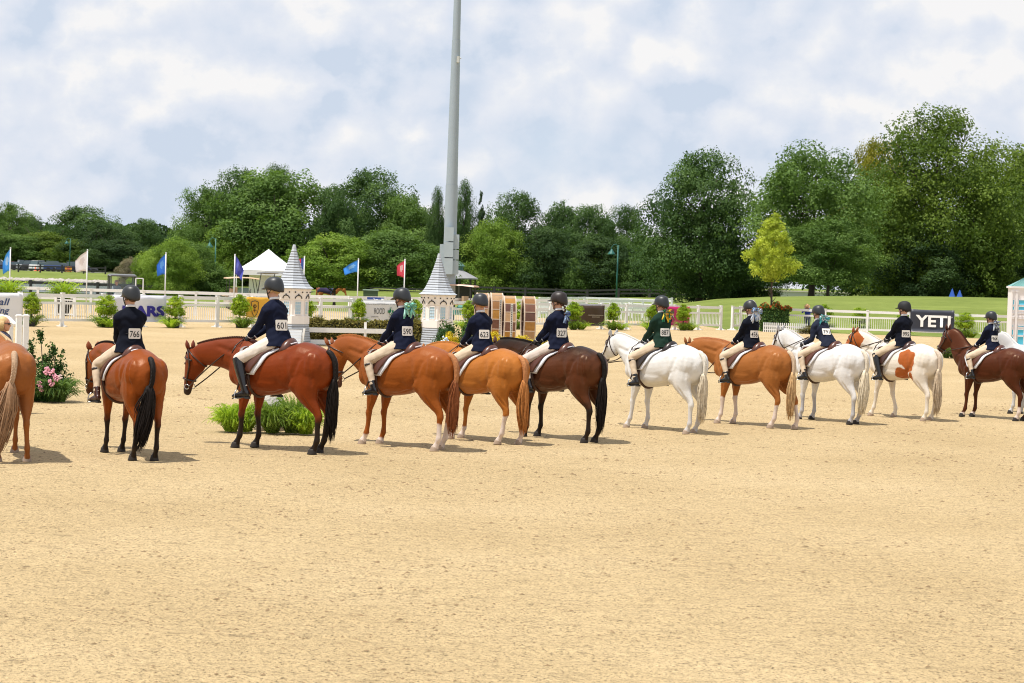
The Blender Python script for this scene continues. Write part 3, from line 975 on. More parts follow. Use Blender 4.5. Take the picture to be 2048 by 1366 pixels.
        if O.get('ribbon'):
            c1_, c2_, (rz_, rl_) = O['ribbon']
            rm = [mat('ribbon_%.2f_%.2f_%.2f' % tuple(c_), c_, .5) for c_ in (c1_, c2_)]
            rr = random.Random(O['id'] * 3 + 1)
            for bi, (by, bl) in enumerate(O.get('braids', [(0, .2)])):
                bowc = HP(-.13, by * 1.8, 0) + V((-.01, 0, -rz_))
                for ci, m_ in enumerate(rm):
                    e = MB()
                    for j in range(5):
                        a_ = rr.uniform(0, 6.28); rr_ = .062 * rl_
                        p1 = bowc + V((-.03, math.cos(a_) * rr_, math.sin(a_) * rr_ * .6 + .01))
                        p2 = bowc + V((-.045, math.cos(a_ + .7) * rr_ * .8, math.sin(a_ + .7) * rr_ * .6 + .01))
                        e.tube([bowc, p1, p2, bowc], [.006, .019, .019, .006], 4, flat=.3)
                    for j in range(5):
                        yy = rr.uniform(-.05, .05) * rl_; ll = rr.uniform(.07, .135) * rl_
                        e.tube([bowc, bowc + V((-.02, yy * .6, -ll * .4)), bowc + V((-.03 + rr.uniform(-.02, .01), yy * 1.6, -ll))], [.010, .015, .013], 4, flat=.25)
                    e.build('ribbon', m_, root, True)
    return root

TXT = {}
def text_mesh(body, bold=0.0, shear=0.0, extrude=0.0):
    key = (body, bold, shear, extrude)
    if key in TXT:
        return TXT[key]
    c = bpy.data.curves.new('text', 'FONT')
    c.body = body; c.align_x = 'CENTER'; c.align_y = 'CENTER'
    c.offset = bold; c.shear = shear; c.extrude = extrude; c.resolution_u = 3
    o = bpy.data.objects.new('temp_text', c)
    SC.collection.objects.link(o)
    dg = bpy.context.evaluated_depsgraph_get()
    me = bpy.data.meshes.new_from_object(o.evaluated_get(dg))
    bpy.data.objects.remove(o)
    co = np.empty(len(me.vertices) * 3, np.float32); me.vertices.foreach_get('co', co); co = co.reshape(-1, 3)
    TXT[key] = (me, co.min(0), co.max(0))
    return TXT[key]
def put_text(body, name, c, u, v, w, h, m, parent=None, bold=0.0, shear=0.0, fit=True):
    """lettering centred at c, running along u with up v, fitted to w by h metres"""
    me0, lo, hi = text_mesh(body, bold, shear)
    me = me0.copy()
    me.materials.clear(); me.materials.append(m)
    u, v = V(u).normalized(), V(v).normalized(); nn_ = u.cross(v)
    sx = w / (hi[0] - lo[0]); sy = h / (hi[1] - lo[1]) if h else sx
    mid = (lo + hi) / 2
    for vt in me.vertices:
        a, b = (vt.co.x - mid[0]) * sx, (vt.co.y - mid[1]) * sy
        vt.co = V(c) + u * a + v * b + nn_ * vt.co.z
    o = ob(name, me, None, parent)
    return o

def make_rider(P, O, hlabel):
    """seat the rider in horse-local metres (already scaled)"""
    s = P.get('s', 1.0); k = O.get('k', 1.0)
    zs = trunk_pt(SEATX, math.pi / 2).z * s + .035 + .055 * k
    lean = math.radians(O.get('lean', 3)); tw = O.get('twist', 0.0)
    pel = V((SEATX * s * SX - .01, 0, zs))
    def T(a, y, z):    # torso frame
        v = V((a * math.cos(lean) + z * math.sin(lean), y, z * math.cos(lean) - a * math.sin(lean))) * k
        return pel + v
    J = dict(pel=pel, waist=T(0, 0, .21), chest=T(.012, 0, .37), neck=T(-.005, 0, .535))
    nod = math.radians(O.get('nod', 8)); hy = math.radians(O.get('look', 0))
    J['head'] = T(-.005, 0, .535) + (V((.02 + .05 * math.sin(nod), 0, .150)) * k)
    hf = V((math.cos(nod) * math.cos(hy), math.cos(nod) * math.sin(hy), -math.sin(nod)))
    hu = V((math.sin(nod) * math.cos(hy), math.sin(nod) * math.sin(hy), math.cos(nod)))
    J['shl'] = T(.0, .170, .425); J['shr'] = T(.0, -.170, .425)
    hx, hz = O.get('hand', (.40, .02))
    for q, sg in (('l', 1), ('r', -1)):
        wr = pel + V((hx, sg * .055, hz + .02)) * k
        if q == 'l' and 'handl' in O:
            wr = pel + V(O['handl']) * k
        sh = J['sh' + q]
        dd = wr - sh
        L1, L2 = .285 * k, .255 * k
        D = min(dd.length, (L1 + L2) * .99)
        wr = sh + dd.normalized() * D
        a_ = (L1 * L1 - L2 * L2 + D * D) / (2 * D)
        hgt = math.sqrt(max(1e-6, L1 * L1 - a_ * a_))
        pole = V((-.7, sg * .25, -.7)); ddn = dd.normalized()
        pole = (pole - ddn * pole.dot(ddn)).normalized()
        J['el' + q] = sh + ddn * a_ + pole * hgt
        J['wr' + q] = wr
        J['hip' + q] = pel + V((.02, sg * .10, -.03)) * k
        lf = O.get('leg', 1.0)
        hip = J['hip' + q]
        kn = hip + V((.39, sg * .175, -.215)) * k * O.get('thigh', 1.0)
        kn.y = sg * max(abs(kn.y), .290 * s + .04)
        an = kn + V((-.15, sg * .02, -.385)) * k * lf
        an.y = sg * max(abs(an.y), .315 * s + .045)
        J['kn' + q] = kn; J['an' + q] = an; J['to' + q] = an + V((.17, sg * .045, -.045)) * k
    O2 = dict(O); O2.update(loc=P['loc'], rz=P['rz'], hfwd=hf, hup=hu, gloves=True, k=k)
    r = make_person('rider', O['label'], J, O2)
    r['group'] = 'riders mounted in the line'
    # number bib on the back
    if O.get('num'):
        d_ = (J['chest'] - J['waist']).normalized()
        by = O.get('biby', 0.0)
        th = math.radians(O.get('bibang', 24))
        back = V((-math.cos(th) * math.cos(lean), math.sin(th), math.cos(th) * math.sin(lean)))
        u_ = V((-math.sin(th), -math.cos(th), 0)).normalized(); bz = O.get('bibz', .205)
        c_ = T(-.150 * math.cos(th), .175 * math.sin(th), bz)
        e = MB()
        A = []
        w, h, cr = .084, .070, .014
        out = []
        for (qx, qy, a0) in ((w - cr, h - cr, 0), (-w + cr, h - cr, 90), (-w + cr, -h + cr, 180), (w - cr, -h + cr, 270)):
            for a_ in (0, 30, 60, 90):
                out.append((qx + cr * math.cos(math.radians(a0 + a_)), qy + cr * math.sin(math.radians(a0 + a_))))
        vv = back.cross(u_)
        vv = vv if vv.z > 0 else -vv
        e.rings([[c_ + u_ * (a * k) + vv * (b * k) + back * t for a, b in out] for t in (-.006, .0)])
        bib = e.build('number_bib', mat('bib_paper', (.76, .72, .66), .7), root_of(r))
        put_text(O['num'], 'numerals', c_ + back * .0015 - vv * .006 * k, u_, vv, .135 * k, .086 * k, mat('ink_black', (.01, .01, .01), .6), bib, .012)
        e = MB()
        e.tube([c_ + u_ * (sg * .085 * k) for sg in (1,)] + [T(-.02, -.125, bz - .01)], .003, 4)
        e.tube([c_ - u_ * (.085 * k), T(-.02, .125, bz - .01)], .003, 4)
        e.build('bib_string', mat('ink_black'), bib)
    # stirrups hang from the saddle, the foot rests in them
    return r, J
def root_of(o):
    return o

def add_stirrups(saddle, P, J, k):
    s = P.get('s', 1.0)
    for q, sg in (('l', 1), ('r', -1)):
        an, to = V(J['an' + q]), V(J['to' + q])
        fd = (to - an); fd.z *= .6; fd = fd.normalized()
        ca = (V(J['kn' + q]) - an).normalized()
        c_ = an - ca * .055 * k - V((0, 0, .052 * k)) + fd * .09 * k
        e = MB()
        n_ = V((0, 1, 0))
        arch = [c_ + n_ * (.058 * math.cos(a_)) + V((0, 0, .125 * math.sin(a_) ** .8 if math.sin(a_) > 0 else 0)) - fd * (.0) for a_ in np.linspace(0, math.pi, 15)]
        e.tube([p / s for p in arch], .0075 / s, 6)
        e.beam((c_ + n_ * .06) / s, (c_ - n_ * .06) / s, .035 / s, .012 / s)
        e.build('stirrup', STEEL, saddle, True)
        top = trunk_pt(.30, math.radians(55), .06); top.y *= sg
        e = MB()
        e.tube([top, V((an.x / s + .06, sg * (.30), 1.08)), (c_ + V((0, 0, .125))) / s], .012, 5)
        e.build('stirrup_leather', mat('girth_leather'), saddle, True)
# ------------------------------------------------------------------ terrain
def smooth(a, b, x):
    t = min(1.0, max(0.0, (x - a) / (b - a)))
    return t * t * (3 - 2 * t)
def gz(x, y):
    z = 0.0
    H = float(np.interp(x, [11, 16, 20, 28, 36, 60], [0, 1.15, 1.60, 1.95, 2.17, 2.4]))
    z += H * smooth(118, 165, y) * (1 - .72 * smooth(170, 212, y))
    if x < 10 and y > 285:
        z += 1.34 * smooth(290, 330, y) * (1 - smooth(-38, -18, x)) + .5 * smooth(330, 500, y)
    return z
def soilmat():
    m = bpy.data.materials.new('sand')
    m.use_nodes = True
    t = m.node_tree
    b = t.nodes['Principled BSDF']
    b.inputs['Roughness'].default_value = 0.95
    b.inputs['Specular IOR Level'].default_value = 0.15
    co = N(t, 'ShaderNodeTexCoord').outputs['Object']
    big = noise3(t, co, 0.22, 5, .6)
    mid = noise3(t, co, 1.9, 6, .65)
    fine = noise3(t, co, 16, 5, .7)
    sp = noise3(t, co, 42, 3, .6)
    base = ramp(t, big, [(0.30, (.51, .373, .196)), (0.5, (.565, .420, .228)), (0.7, (.62, .467, .264))])
    mpx = N(t, 'ShaderNodeMapping'); mpx.inputs['Scale'].default_value = (1.0, 2.6, 1); mpx.inputs['Rotation'].default_value = (0, 0, .25)
    L(t, co, mpx.inputs[0])
    mr = ramp(t, noise3(t, mpx.outputs[0], 3.2, 7, .72), [(0.34, .74), (0.45, .97), (0.55, 1.02), (0.7, 1.09)])
    fr = ramp(t, fine, [(0.34, .60), (0.44, .95), (0.56, 1.02), (0.7, 1.10)])
    sr = ramp(t, sp, [(0.35, .34), (0.42, .90), (0.6, 1.03), (0.7, 1.10)])  # dark specks: shadows of crumbs painted into the sand colour
    f = M(t, 'MULTIPLY', M(t, 'MULTIPLY', mr.outputs[0], fr.outputs[0]), sr.outputs[0])
    mx = N(t, 'ShaderNodeVectorMath', operation='SCALE')
    L(t, base.outputs[0], mx.inputs[0]); L(t, f, mx.inputs['Scale'])
    L(t, mx.outputs[0], b.inputs['Base Color'])
    h = M(t, 'ADD', M(t, 'MULTIPLY', noise3(t, co, 7.5, 6, .66), .11), M(t, 'MULTIPLY', noise3(t, co, 26, 4, .65), .034))
    bp = N(t, 'ShaderNodeBump', Strength=0.85, Distance=1.0)
    L(t, h, bp.inputs['Height']); L(t, bp.outputs[0], b.inputs['Normal'])
    return m
SAND = soilmat()
def grassmat(name, c1_, c2_):
    m = bpy.data.materials.new(name)
    m.use_nodes = True
    t = m.node_tree
    b = t.nodes['Principled BSDF']
    b.inputs['Roughness'].default_value = 0.9
    b.inputs['Specular IOR Level'].default_value = 0.1
    co = N(t, 'ShaderNodeTexCoord').outputs['Object']
    a = noise3(t, co, .12, 4, .6); d = noise3(t, co, 1.3, 6, .7)
    mp = N(t, 'ShaderNodeMapping'); mp.inputs['Scale'].default_value = (.25, 1.6, 1)
    L(t, co, mp.inputs[0])
    st_ = noise3(t, mp.outputs[0], .9, 5, .7)
    r = ramp(t, M(t, 'ADD', M(t, 'ADD', M(t, 'MULTIPLY', a, .45), M(t, 'MULTIPLY', d, .25)), M(t, 'MULTIPLY', st_, .3)), [(0.36, c1_), (0.5, [(x_ + y_) / 2 for x_, y_ in zip(c1_, c2_)]), (0.62, c2_)])
    L(t, r.outputs[0], b.inputs['Base Color'])
    bp = N(t, 'ShaderNodeBump', Strength=0.8, Distance=.12)
    L(t, noise3(t, co, 6, 5, .7), bp.inputs['Height']); L(t, bp.outputs[0], b.inputs['Normal'])
    return m
GRASS = grassmat('grass', (.115, .155, .028), (.225, .270, .065))

# ground: one sheet to the horizon
def grid_sheet(name, xs, ys, zf, m, kind='structure'):
    vs = [(x, y, zf(x, y)) for y in ys for x in xs]
    nx_ = len(xs)
    F = [(j * nx_ + i, j * nx_ + i + 1, (j + 1) * nx_ + i + 1, (j + 1) * nx_ + i) for j in range(len(ys) - 1) for i in range(nx_ - 1)]
    e = MB(); e.add(vs, F)
    o = e.build(name, m, None, True)
    return tag(o, kind=kind)
xs = [-3000, -1500, -700, -400] + list(np.linspace(-250, 250, 126)) + [400, 700, 1500, 3000]
ys = [-300, -100, -20, 60] + list(np.linspace(100, 500, 101)) + [560, 700, 1000, 2000, 4500]
grid_sheet('ground', xs, ys, lambda x, y: gz(x, y) - (.07 if y < 128 and abs(x) < 260 and not (x > 9 and y > 105) else .012), GRASS)
# the sand of the arenas: finely uneven in front, flat further off
FL = [gp(-140, 652), gp(640, 655.5), gp(1150, 658), gp(1480, 660.5), gp(1990, 677.5), gp(2150, 680)]
FL = [V((p.x, p.y, 0)) for p in FL]
def fence_y(x):
    return float(np.interp(x, [p.x for p in FL], [p.y for p in FL]))
tk = 11.5
def sand_top(x):
    return 131.0 if x < 10.5 else (131 + (x - 10.5) * -12 if x < 11.6 else fence_y(x) + .25)
vs = []; F = []
yy = [-6, 2] + list(np.geomspace(6, 60, 190)) + list(np.linspace(62, 100, 40))
xs_ = np.linspace(-1, 1, 170)
for y in yy:
    hw = 60 + 0 * y if y < 5 else max(14, y * .36) + 2
    for u in xs_:
        x = u * (hw if y > 5 else 20)
        a = .020 * (1 if 5 < y < 62 else 0)
        z = .0 + (noise.noise(V((x * 2.1, y * 2.1, 0))) * a + noise.noise(V((x * 6, y * 6, 3))) * a * .5 if a else 0)
        vs.append((x, y, z))
nx_ = len(xs_)
F = [(j * nx_ + i, j * nx_ + i + 1, (j + 1) * nx_ + i + 1, (j + 1) * nx_ + i) for j in range(len(yy) - 1) for i in range(nx_ - 1)]
# outer parts
e = MB(); e.add(vs, F)
hwL = max(14, 100 * .36) + 2
lx = -110
cols = list(np.linspace(-hwL, hwL, 60))
row0 = [(x, 100, 0) for x in cols]; row1 = [(x, sand_top(x) if x > 11.6 else 131.0, 0) for x in cols]
row1 = [(x, max(100.01, y_), 0) for x, y_, _ in row1]
b0 = row0 + row1
e.add(b0, [(i, i + 1, 60 + i + 1, 60 + i) for i in range(59)])
e.add([(-110, -6, 0), (-60, -6, 0), (-20, -6, 0), (-16.3, 40, 0), (-23.6, 60, 0), (-38, 100, 0), (-38, 131, 0), (-110, 131, 0)], [(0, 1, 2, 3, 4, 5, 6, 7)])
e.add([(110, -6, 0), (110, 112, 0), (38, 112, 0), (38, 100, 0), (23.6, 60, 0), (16.3, 40, 0), (20, -6, 0)], [(0, 1, 2, 3, 4, 5, 6)])
o = e.build('sand_arena', SAND, None, True)
tag(o, kind='structure')
# crumbs and clods of the raked sand
def clods():
    rr = np.random.RandomState(5)
    n = 60000
    y = 9.5 * np.exp(rr.rand(n) * math.log(46 / 9.5))
    x = (rr.rand(n) * 2 - 1) * (y * .275 + .6)
    # crumbs gather in raked streaks
    keep = np.array([noise.noise(V((a * .35, b * .9, 5))) + .45 * noise.noise(V((a * 1.7, b * 2.6, 9))) for a, b in zip(x, y)]) > rr.rand(n) * .9 - .45
    x, y = x[keep], y[keep]; n = len(x)
    s = (.0024 + .009 * rr.rand(n) ** 9) * (.5 + y / 26)
    base = np.array([(1, 0, 0), (.3, .95, .0), (-.8, .58, 0), (-.8, -.6, 0), (.3, -.95, 0), (.1, .1, .8)])
    vs = []
    ang = rr.rand(n) * 6.28
    P_ = base[None] * s[:, None, None] * (1 + .5 * (rr.rand(n, 6, 1) - .5))
    c_, s2 = np.cos(ang)[:, None], np.sin(ang)[:, None]
    X_ = (P_[..., 0] * c_ * 1.5 - P_[..., 1] * s2) * 1.5 + x[:, None]; Y_ = P_[..., 0] * s2 * 1.5 + P_[..., 1] * c_ + y[:, None]
    Z_ = P_[..., 2] * 1.1
    for i in range(n):
        z0 = noise.noise(V((x[i] * 2.1, y[i] * 2.1, 0))) * .02 + noise.noise(V((x[i] * 6, y[i] * 6, 3))) * .01
        Z_[i] += z0
    co = np.stack([X_, Y_, Z_], -1).reshape(-1, 3)
    tri = np.array([(0, 1, 5), (1, 2, 5), (2, 3, 5), (3, 4, 5), (4, 0, 5)])
    f = (tri[None] + (np.arange(n) * 6)[:, None, None]).reshape(-1, 3)
    me = fastmesh('sand_clods', co, f)
    me.materials.append(mat('clod', (.24, .16, .08), .95, var=.45, vscale=3))  # real crumbs, their colour darkened to carry the shadow they cast
    return tag(ob('sand_clods', me, None), 'loose crumbs and clods scattered over the raked sand', 'sand clods', kind='stuff')
def fastmesh(name, co, tris, attr=None, sm=False, uniform=3):
    me = bpy.data.meshes.new(name)
    nf = len(tris)
    me.vertices.add(len(co)); me.vertices.foreach_set('co', np.asarray(co, np.float32).ravel())
    me.loops.add(nf * uniform); me.loops.foreach_set('vertex_index', np.asarray(tris, np.int32).ravel())
    me.polygons.add(nf)
    me.polygons.foreach_set('loop_start', np.arange(0, nf * uniform, uniform, dtype=np.int32))
    me.polygons.foreach_set('loop_total', np.full(nf, uniform, np.int32))
    if sm:
        me.polygons.foreach_set('use_smooth', [True] * nf)
    if attr is not None:
        a = me.attributes.new('tone', 'FLOAT', 'POINT')
        a.data.foreach_set('value', np.asarray(attr, np.float32))
    me.update(calc_edges=True)
    return me
clods()

# lake on the left
e = MB()
e.add([(-120, 176, .03), (-34, 176, .03), (-24, 215, .03), (-26, 262, .03), (-36, 291, .03), (-120, 291, .03)], [(0, 1, 2, 3, 4, 5)])
tag(e.build('water', mat('lake_water', (.16, .20, .19), .12, spec=.6, bump=.02, bscale=1.2)), kind='structure')
# the parking strip and road
e = MB()
vs = []
for x in np.linspace(-120, -52, 12):
    vs += [(x, 333, gz(x, 333) + .02), (x, 346, gz(x, 346) + .02)]
e.add(vs, [(2 * i, 2 * i + 2, 2 * i + 3, 2 * i + 1) for i in range(11)])
tag(e.build('road', mat('asphalt', (.20, .19, .185), .9, var=.2)), kind='structure')
# rocks along the bank
rr = random.Random(4)
e = MB()
for i in range(420):
    px = rr.uniform(-20, 215) if i % 3 else rr.uniform(100, 175)
    y = 291 + rr.uniform(0, 9)
    x = X(px, y)
    s = rr.uniform(.12, .42)
    e.ell((x, y, gz(x, y) + .05), (s * rr.uniform(.8, 1.6), s, s * .6), 6, 4, Matrix.Rotation(rr.random() * 3, 3, 'Z'))
tag(e.build('bank_stones', mat('pale_stone', (.42, .38, .34), .9, var=.3, vscale=.7)), 'pale stones lining the grassy bank of the pond', 'stones', kind='stuff')

# ------------------------------------------------------------------ foliage
def leaf_cloud(centres, normals, size, rs, tone, aspect=.75):
    """one folded leaf spray (two triangles) per centre, roughly facing its normal"""
    n = len(centres)
    nrm = normals + rs.randn(n, 3) * .55
    nrm /= np.linalg.norm(nrm, axis=1, keepdims=True) + 1e-9
    r = rs.randn(n, 3)
    u = np.cross(nrm, r); u /= np.linalg.norm(u, axis=1, keepdims=True) + 1e-9
    v = np.cross(nrm, u)
    s = size * (.55 + .9 * rs.rand(n))[:, None]
    a = centres - u * s; b = centres + v * s * aspect + nrm * s * .25; c = centres + u * s; d = centres - v * s * aspect + nrm * s * .25
    co = np.stack([a, b, c, d], 1).reshape(-1, 3)
    i = np.arange(n) * 4
    tris = np.stack([np.stack([i, i + 1, i + 2], 1), np.stack([i, i + 2, i + 3], 1)], 1).reshape(-1, 3)
    return co, tris, np.repeat(tone, 4)

def crown_mesh(name, prof, seed, lobes=70, leaves=30000, size=.02, lob=.16, fill=.25, spike=.06, flat=1.0):
    """crown in a unit box: height 1 (z 0..1), radius from prof (z -> r); a cloud of lobes with gaps between them"""
    rs = np.random.RandomState(seed)
    pz = [p[0] for p in prof]; pr = [p[1] for p in prof]
    cs = []; rad = []
    tries = 0
    while len(cs) < lobes and tries < 20000:
        tries += 1
        z = rs.rand()
        R_ = np.interp(z, pz, pr)
        if rs.rand() > R_ / max(pr) + .1: continue
        q = rs.rand() ** .38
        a = rs.rand() * 2 * math.pi
        lr = lob * (.6 + .8 * rs.rand()) * (.6 + .4 * R_ / max(pr))
        rr_ = max(0, R_ * q * (1 + .12 * rs.randn()) - lr * .45)
        c = np.array([rr_ * math.cos(a), rr_ * math.sin(a), np.clip(z, lr * .5, 1 - lr * .8)])
        if any(np.linalg.norm(c - c2) < .42 * (lr + r2) for c2, r2 in zip(cs, rad)): continue
        cs.append(c); rad.append(lr)
    cs = np.array(cs); rad = np.array(rad)
    w = rad ** 2; w /= w.sum()
    idx = rs.choice(len(cs), leaves, p=w)
    d = rs.randn(leaves, 3); d /= np.linalg.norm(d, axis=1, keepdims=True)
    low = d[:, 2] < -.35
    d[low, 2] *= -.6
    d /= np.linalg.norm(d, axis=1, keepdims=True)
    # sub-clusters so every lobe has its own twigs
    tw = rs.randn(len(cs), 16, 3); tw /= np.linalg.norm(tw, axis=2, keepdims=True)
    kk = rs.randint(0, 16, leaves)
    t = tw[idx, kk]
    m = rs.rand(leaves) < .62
    d2 = np.where(m[:, None], t + rs.randn(leaves, 3) * .26, d)
    d2 /= np.linalg.norm(d2, axis=1, keepdims=True)
    r = rad[idx] * (1.0 + spike / .16 * rs.randn(leaves) * .35 + m * .16)
    inner = rs.rand(leaves) < fill
    r = np.where(inner, r * rs.rand(leaves), r)
    ctr = cs[idx] + d2 * r[:, None] * np.array([1, 1, .82 * flat])
    ctr[:, 2] = np.clip(ctr[:, 2], 0, 1.02)
    gap = np.array([noise.noise(V(c) * 5.5 + V((seed * 3.1, 0, 0))) + .5 * noise.noise(V(c) * 13 + V((0, seed, 0))) for c in ctr])
    keep = gap > -.20 + .10 * rs.randn(leaves)
    ctr, d2, idx = ctr[keep], d2[keep], idx[keep]
    leaves = len(ctr)
    lt = rs.rand(len(cs))[idx] * .5
    tone = np.clip(lt + .22 * rs.rand(leaves) + .07 * rs.randn(leaves) + .10, 0, 1)
    co, tr, tn = leaf_cloud(ctr, d2 + np.array([0, 0, .55]), size, rs, tone)
    return fastmesh(name, co, tr, tn)

OAK = crown_mesh('oak', [(0, .30), (.12, .44), (.35, .5), (.6, .46), (.8, .33), (.93, .18), (1, .06)], 1, 120, 78000, .0085, .120)
OAK2 = crown_mesh('oak2', [(0, .34), (.15, .46), (.4, .5), (.62, .44), (.8, .35), (.92, .22), (1, .10)], 2, 90, 62000, .0100, .135)
TALL = crown_mesh('tall', [(0, .20), (.1, .40), (.3, .47), (.5, .50), (.7, .40), (.85, .27), (.95, .12), (1, .03)], 3, 170, 100000, .0070, .105, spike=.09)
MAPLE = crown_mesh('maple', [(0, .36), (.15, .50), (.4, .46), (.6, .48), (.78, .38), (.9, .26), (1, .08)], 4, 75, 70000, .0092, .140, spike=.08)
ROUND = crown_mesh('round', [(0, .44), (.2, .5), (.45, .5), (.7, .40), (.9, .22), (1, .08)], 5, 100, 54000, .0105, .125)
LOW = crown_mesh('low', [(0, .40), (.25, .5), (.5, .5), (.75, .38), (1, .1)], 6, 60, 26000, .017, .17)
SPRUCE = crown_mesh('spruce', [(0, .26), (.2, .24), (.5, .16), (.75, .09), (.92, .04), (1, .01)], 7, 90, 18000, .014, .06, spike=.1)
YOUNG = crown_mesh('young', [(0, .10), (.1, .30), (.25, .44), (.45, .42), (.62, .30), (.8, .20), (.93, .10), (1, .03)], 8, 120, 26000, .0125, .075, fill=.35, spike=.12)
TOPI = crown_mesh('topiary', [(0, .26), (.15, .40), (.4, .44), (.65, .36), (.85, .20), (1, .04)], 9, 70, 12000, .022, .12, spike=.02)
TOPI2 = crown_mesh('topiary2', [(0, .30), (.2, .46), (.5, .5), (.8, .36), (1, .10)], 10, 60, 12000, .022, .13, spike=.02)
BUSH = crown_mesh('bush', [(0, .40), (.25, .5), (.5, .46), (.75, .34), (1, .12)], 12, 46, 7000, .026, .17, spike=.12)

LM = dict(
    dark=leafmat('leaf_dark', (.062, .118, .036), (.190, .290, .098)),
    deep=leafmat('leaf_deep', (.040, .078, .026), (.120, .190, .062)),
    mid=leafmat('leaf_mid', (.100, .175, .040), (.250, .365, .105)),
    fresh=leafmat('leaf_fresh', (.17, .27, .040), (.36, .46, .10)),
    olive=leafmat('leaf_olive', (.090, .145, .024), (.24, .32, .055)),
    yellow=leafmat('leaf_yellow', (.38, .45, .06), (.68, .74, .15), .45),
    blue=leafmat('leaf_blue', (.060, .100, .048), (.13, .18, .09)),
    topi=leafmat('leaf_topi', (.26, .38, .025), (.60, .68, .07)),
    lime=leafmat('leaf_lime', (.30, .44, .035), (.62, .76, .11), .4),
    brown=leafmat('leaf_brown', (.14, .12, .03), (.28, .24, .06), .2),
    bushg=leafmat('leaf_bush', (.040, .095, .022), (.14, .24, .06), .2, .35),
)
def tree(name, label, px, base_y, top_y, wpx, y, mesh, lm, group, trunk=.16, cat='tree', loose=.0, tr=None):
    """placed by the column, base, top and width it takes in the photograph, at distance y"""
    p = at(px, base_y, y)
    gzv = gz(p.x, y)
    top = at(px, top_y, y).z
    H = top - gzv
    wd = wpx / FPX * math.hypot(y, p.x)
    root = thing(name, label, cat, (p.x, y, gzv), 0, group)
    cr = ob('crown', mesh, None, root)
    if not len(mesh.materials): mesh.materials.append(lm)
    cr.material_slots[0].link = 'OBJECT'; cr.material_slots[0].material = lm
    z0 = H * trunk
    cr.location = (0, 0, z0)
    cr.scale = (wd * 1.0, wd * 1.0, H - z0)
    cr.rotation_euler = (0, 0, rnd.uniform(0, 6.28))
    e = MB()
    r = tr or max(.08, H * .021)
    e.tube(catmull([[0, 0, -.2], [.02 * H * .2, 0, H * .18], [0, .01 * H, H * .45], [.01 * H, 0, H * .78]], 3), list(np.interp(np.linspace(0, 1, 10), [0, .08, 1], [r * 1.35, r, r * .2])), 8)
    rr_ = random.Random(px)
    for i in range(9):
        a = rr_.uniform(0, 6.28); zz_ = H * rr_.uniform(.18, .6)
        ln = wd * (rr_.uniform(.22, .34) if trunk < .3 else .10)
        e.tube(catmull([[0, 0, zz_], [math.cos(a) * ln * .5, math.sin(a) * ln * .5, zz_ + ln * .35], [math.cos(a) * ln, math.sin(a) * ln, zz_ + ln * .9]], 2), [r * .5, r * .4, r * .3, r * .2, r * .08], 5)
    e.build('trunk', BARK, root, True)
    return root
GB = 'trees behind the arena'
# right hand group on the rise
tree('broadleaf_tree', 'huge spreading tree with yellow-green leaves, tallest in the picture, at the right', 1862, 592, 213, 345, 200, TALL, LM['olive'], GB, .05)
tree('broadleaf_tree', 'dark green dense pointed tree left of the tall right-hand trees', 1398, 592, 296, 236, 196, OAK, LM['dark'], GB, .04)
tree('broadleaf_tree', 'large maple with pale leaf clusters behind the young yellow tree', 1622, 592, 286, 262, 188, MAPLE, LM['mid'], GB, .12)
tree('broadleaf_tree', 'low spreading branches of a second maple with a thick trunk beside the white building', 1655, 592, 432, 190, 182, MAPLE, LM['mid'], GB, .16)
tree('broadleaf_tree', 'dark tree cut off by the right edge behind the tallest tree', 2040, 592, 292, 250, 225, OAK2, LM['olive'], GB, .06)
tree('broadleaf_tree', 'yellowish tree showing between the maple and the tallest tree', 1745, 592, 272, 150, 230, OAK, leafmat('leaf_gold', (.22, .22, .025), (.44, .38, .05)), GB, .1)
for i, (px, ty, w, y, me_, lm, lb) in enumerate([
    (1300, 512, 120, 296, ROUND, 'dark', 'round dark tree at the foot of the pointed dark tree, left side'),
    (1500, 500, 160, 205, OAK2, 'dark', 'dark tree filling the gap under the yellow sapling'),
    (1760, 430, 190, 215, OAK, 'dark', 'dark understorey tree between maple and tallest tree'),
    (1960, 440, 190, 200, ROUND, 'olive', 'low olive tree under the right edge of the tallest tree'),
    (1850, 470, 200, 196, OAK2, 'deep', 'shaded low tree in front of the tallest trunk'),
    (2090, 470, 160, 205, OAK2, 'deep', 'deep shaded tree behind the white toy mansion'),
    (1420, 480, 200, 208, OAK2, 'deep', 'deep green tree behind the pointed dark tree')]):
    tree('broadleaf_tree', lb, px, 592, ty, w, y, me_, LM[lm], GB, .02)
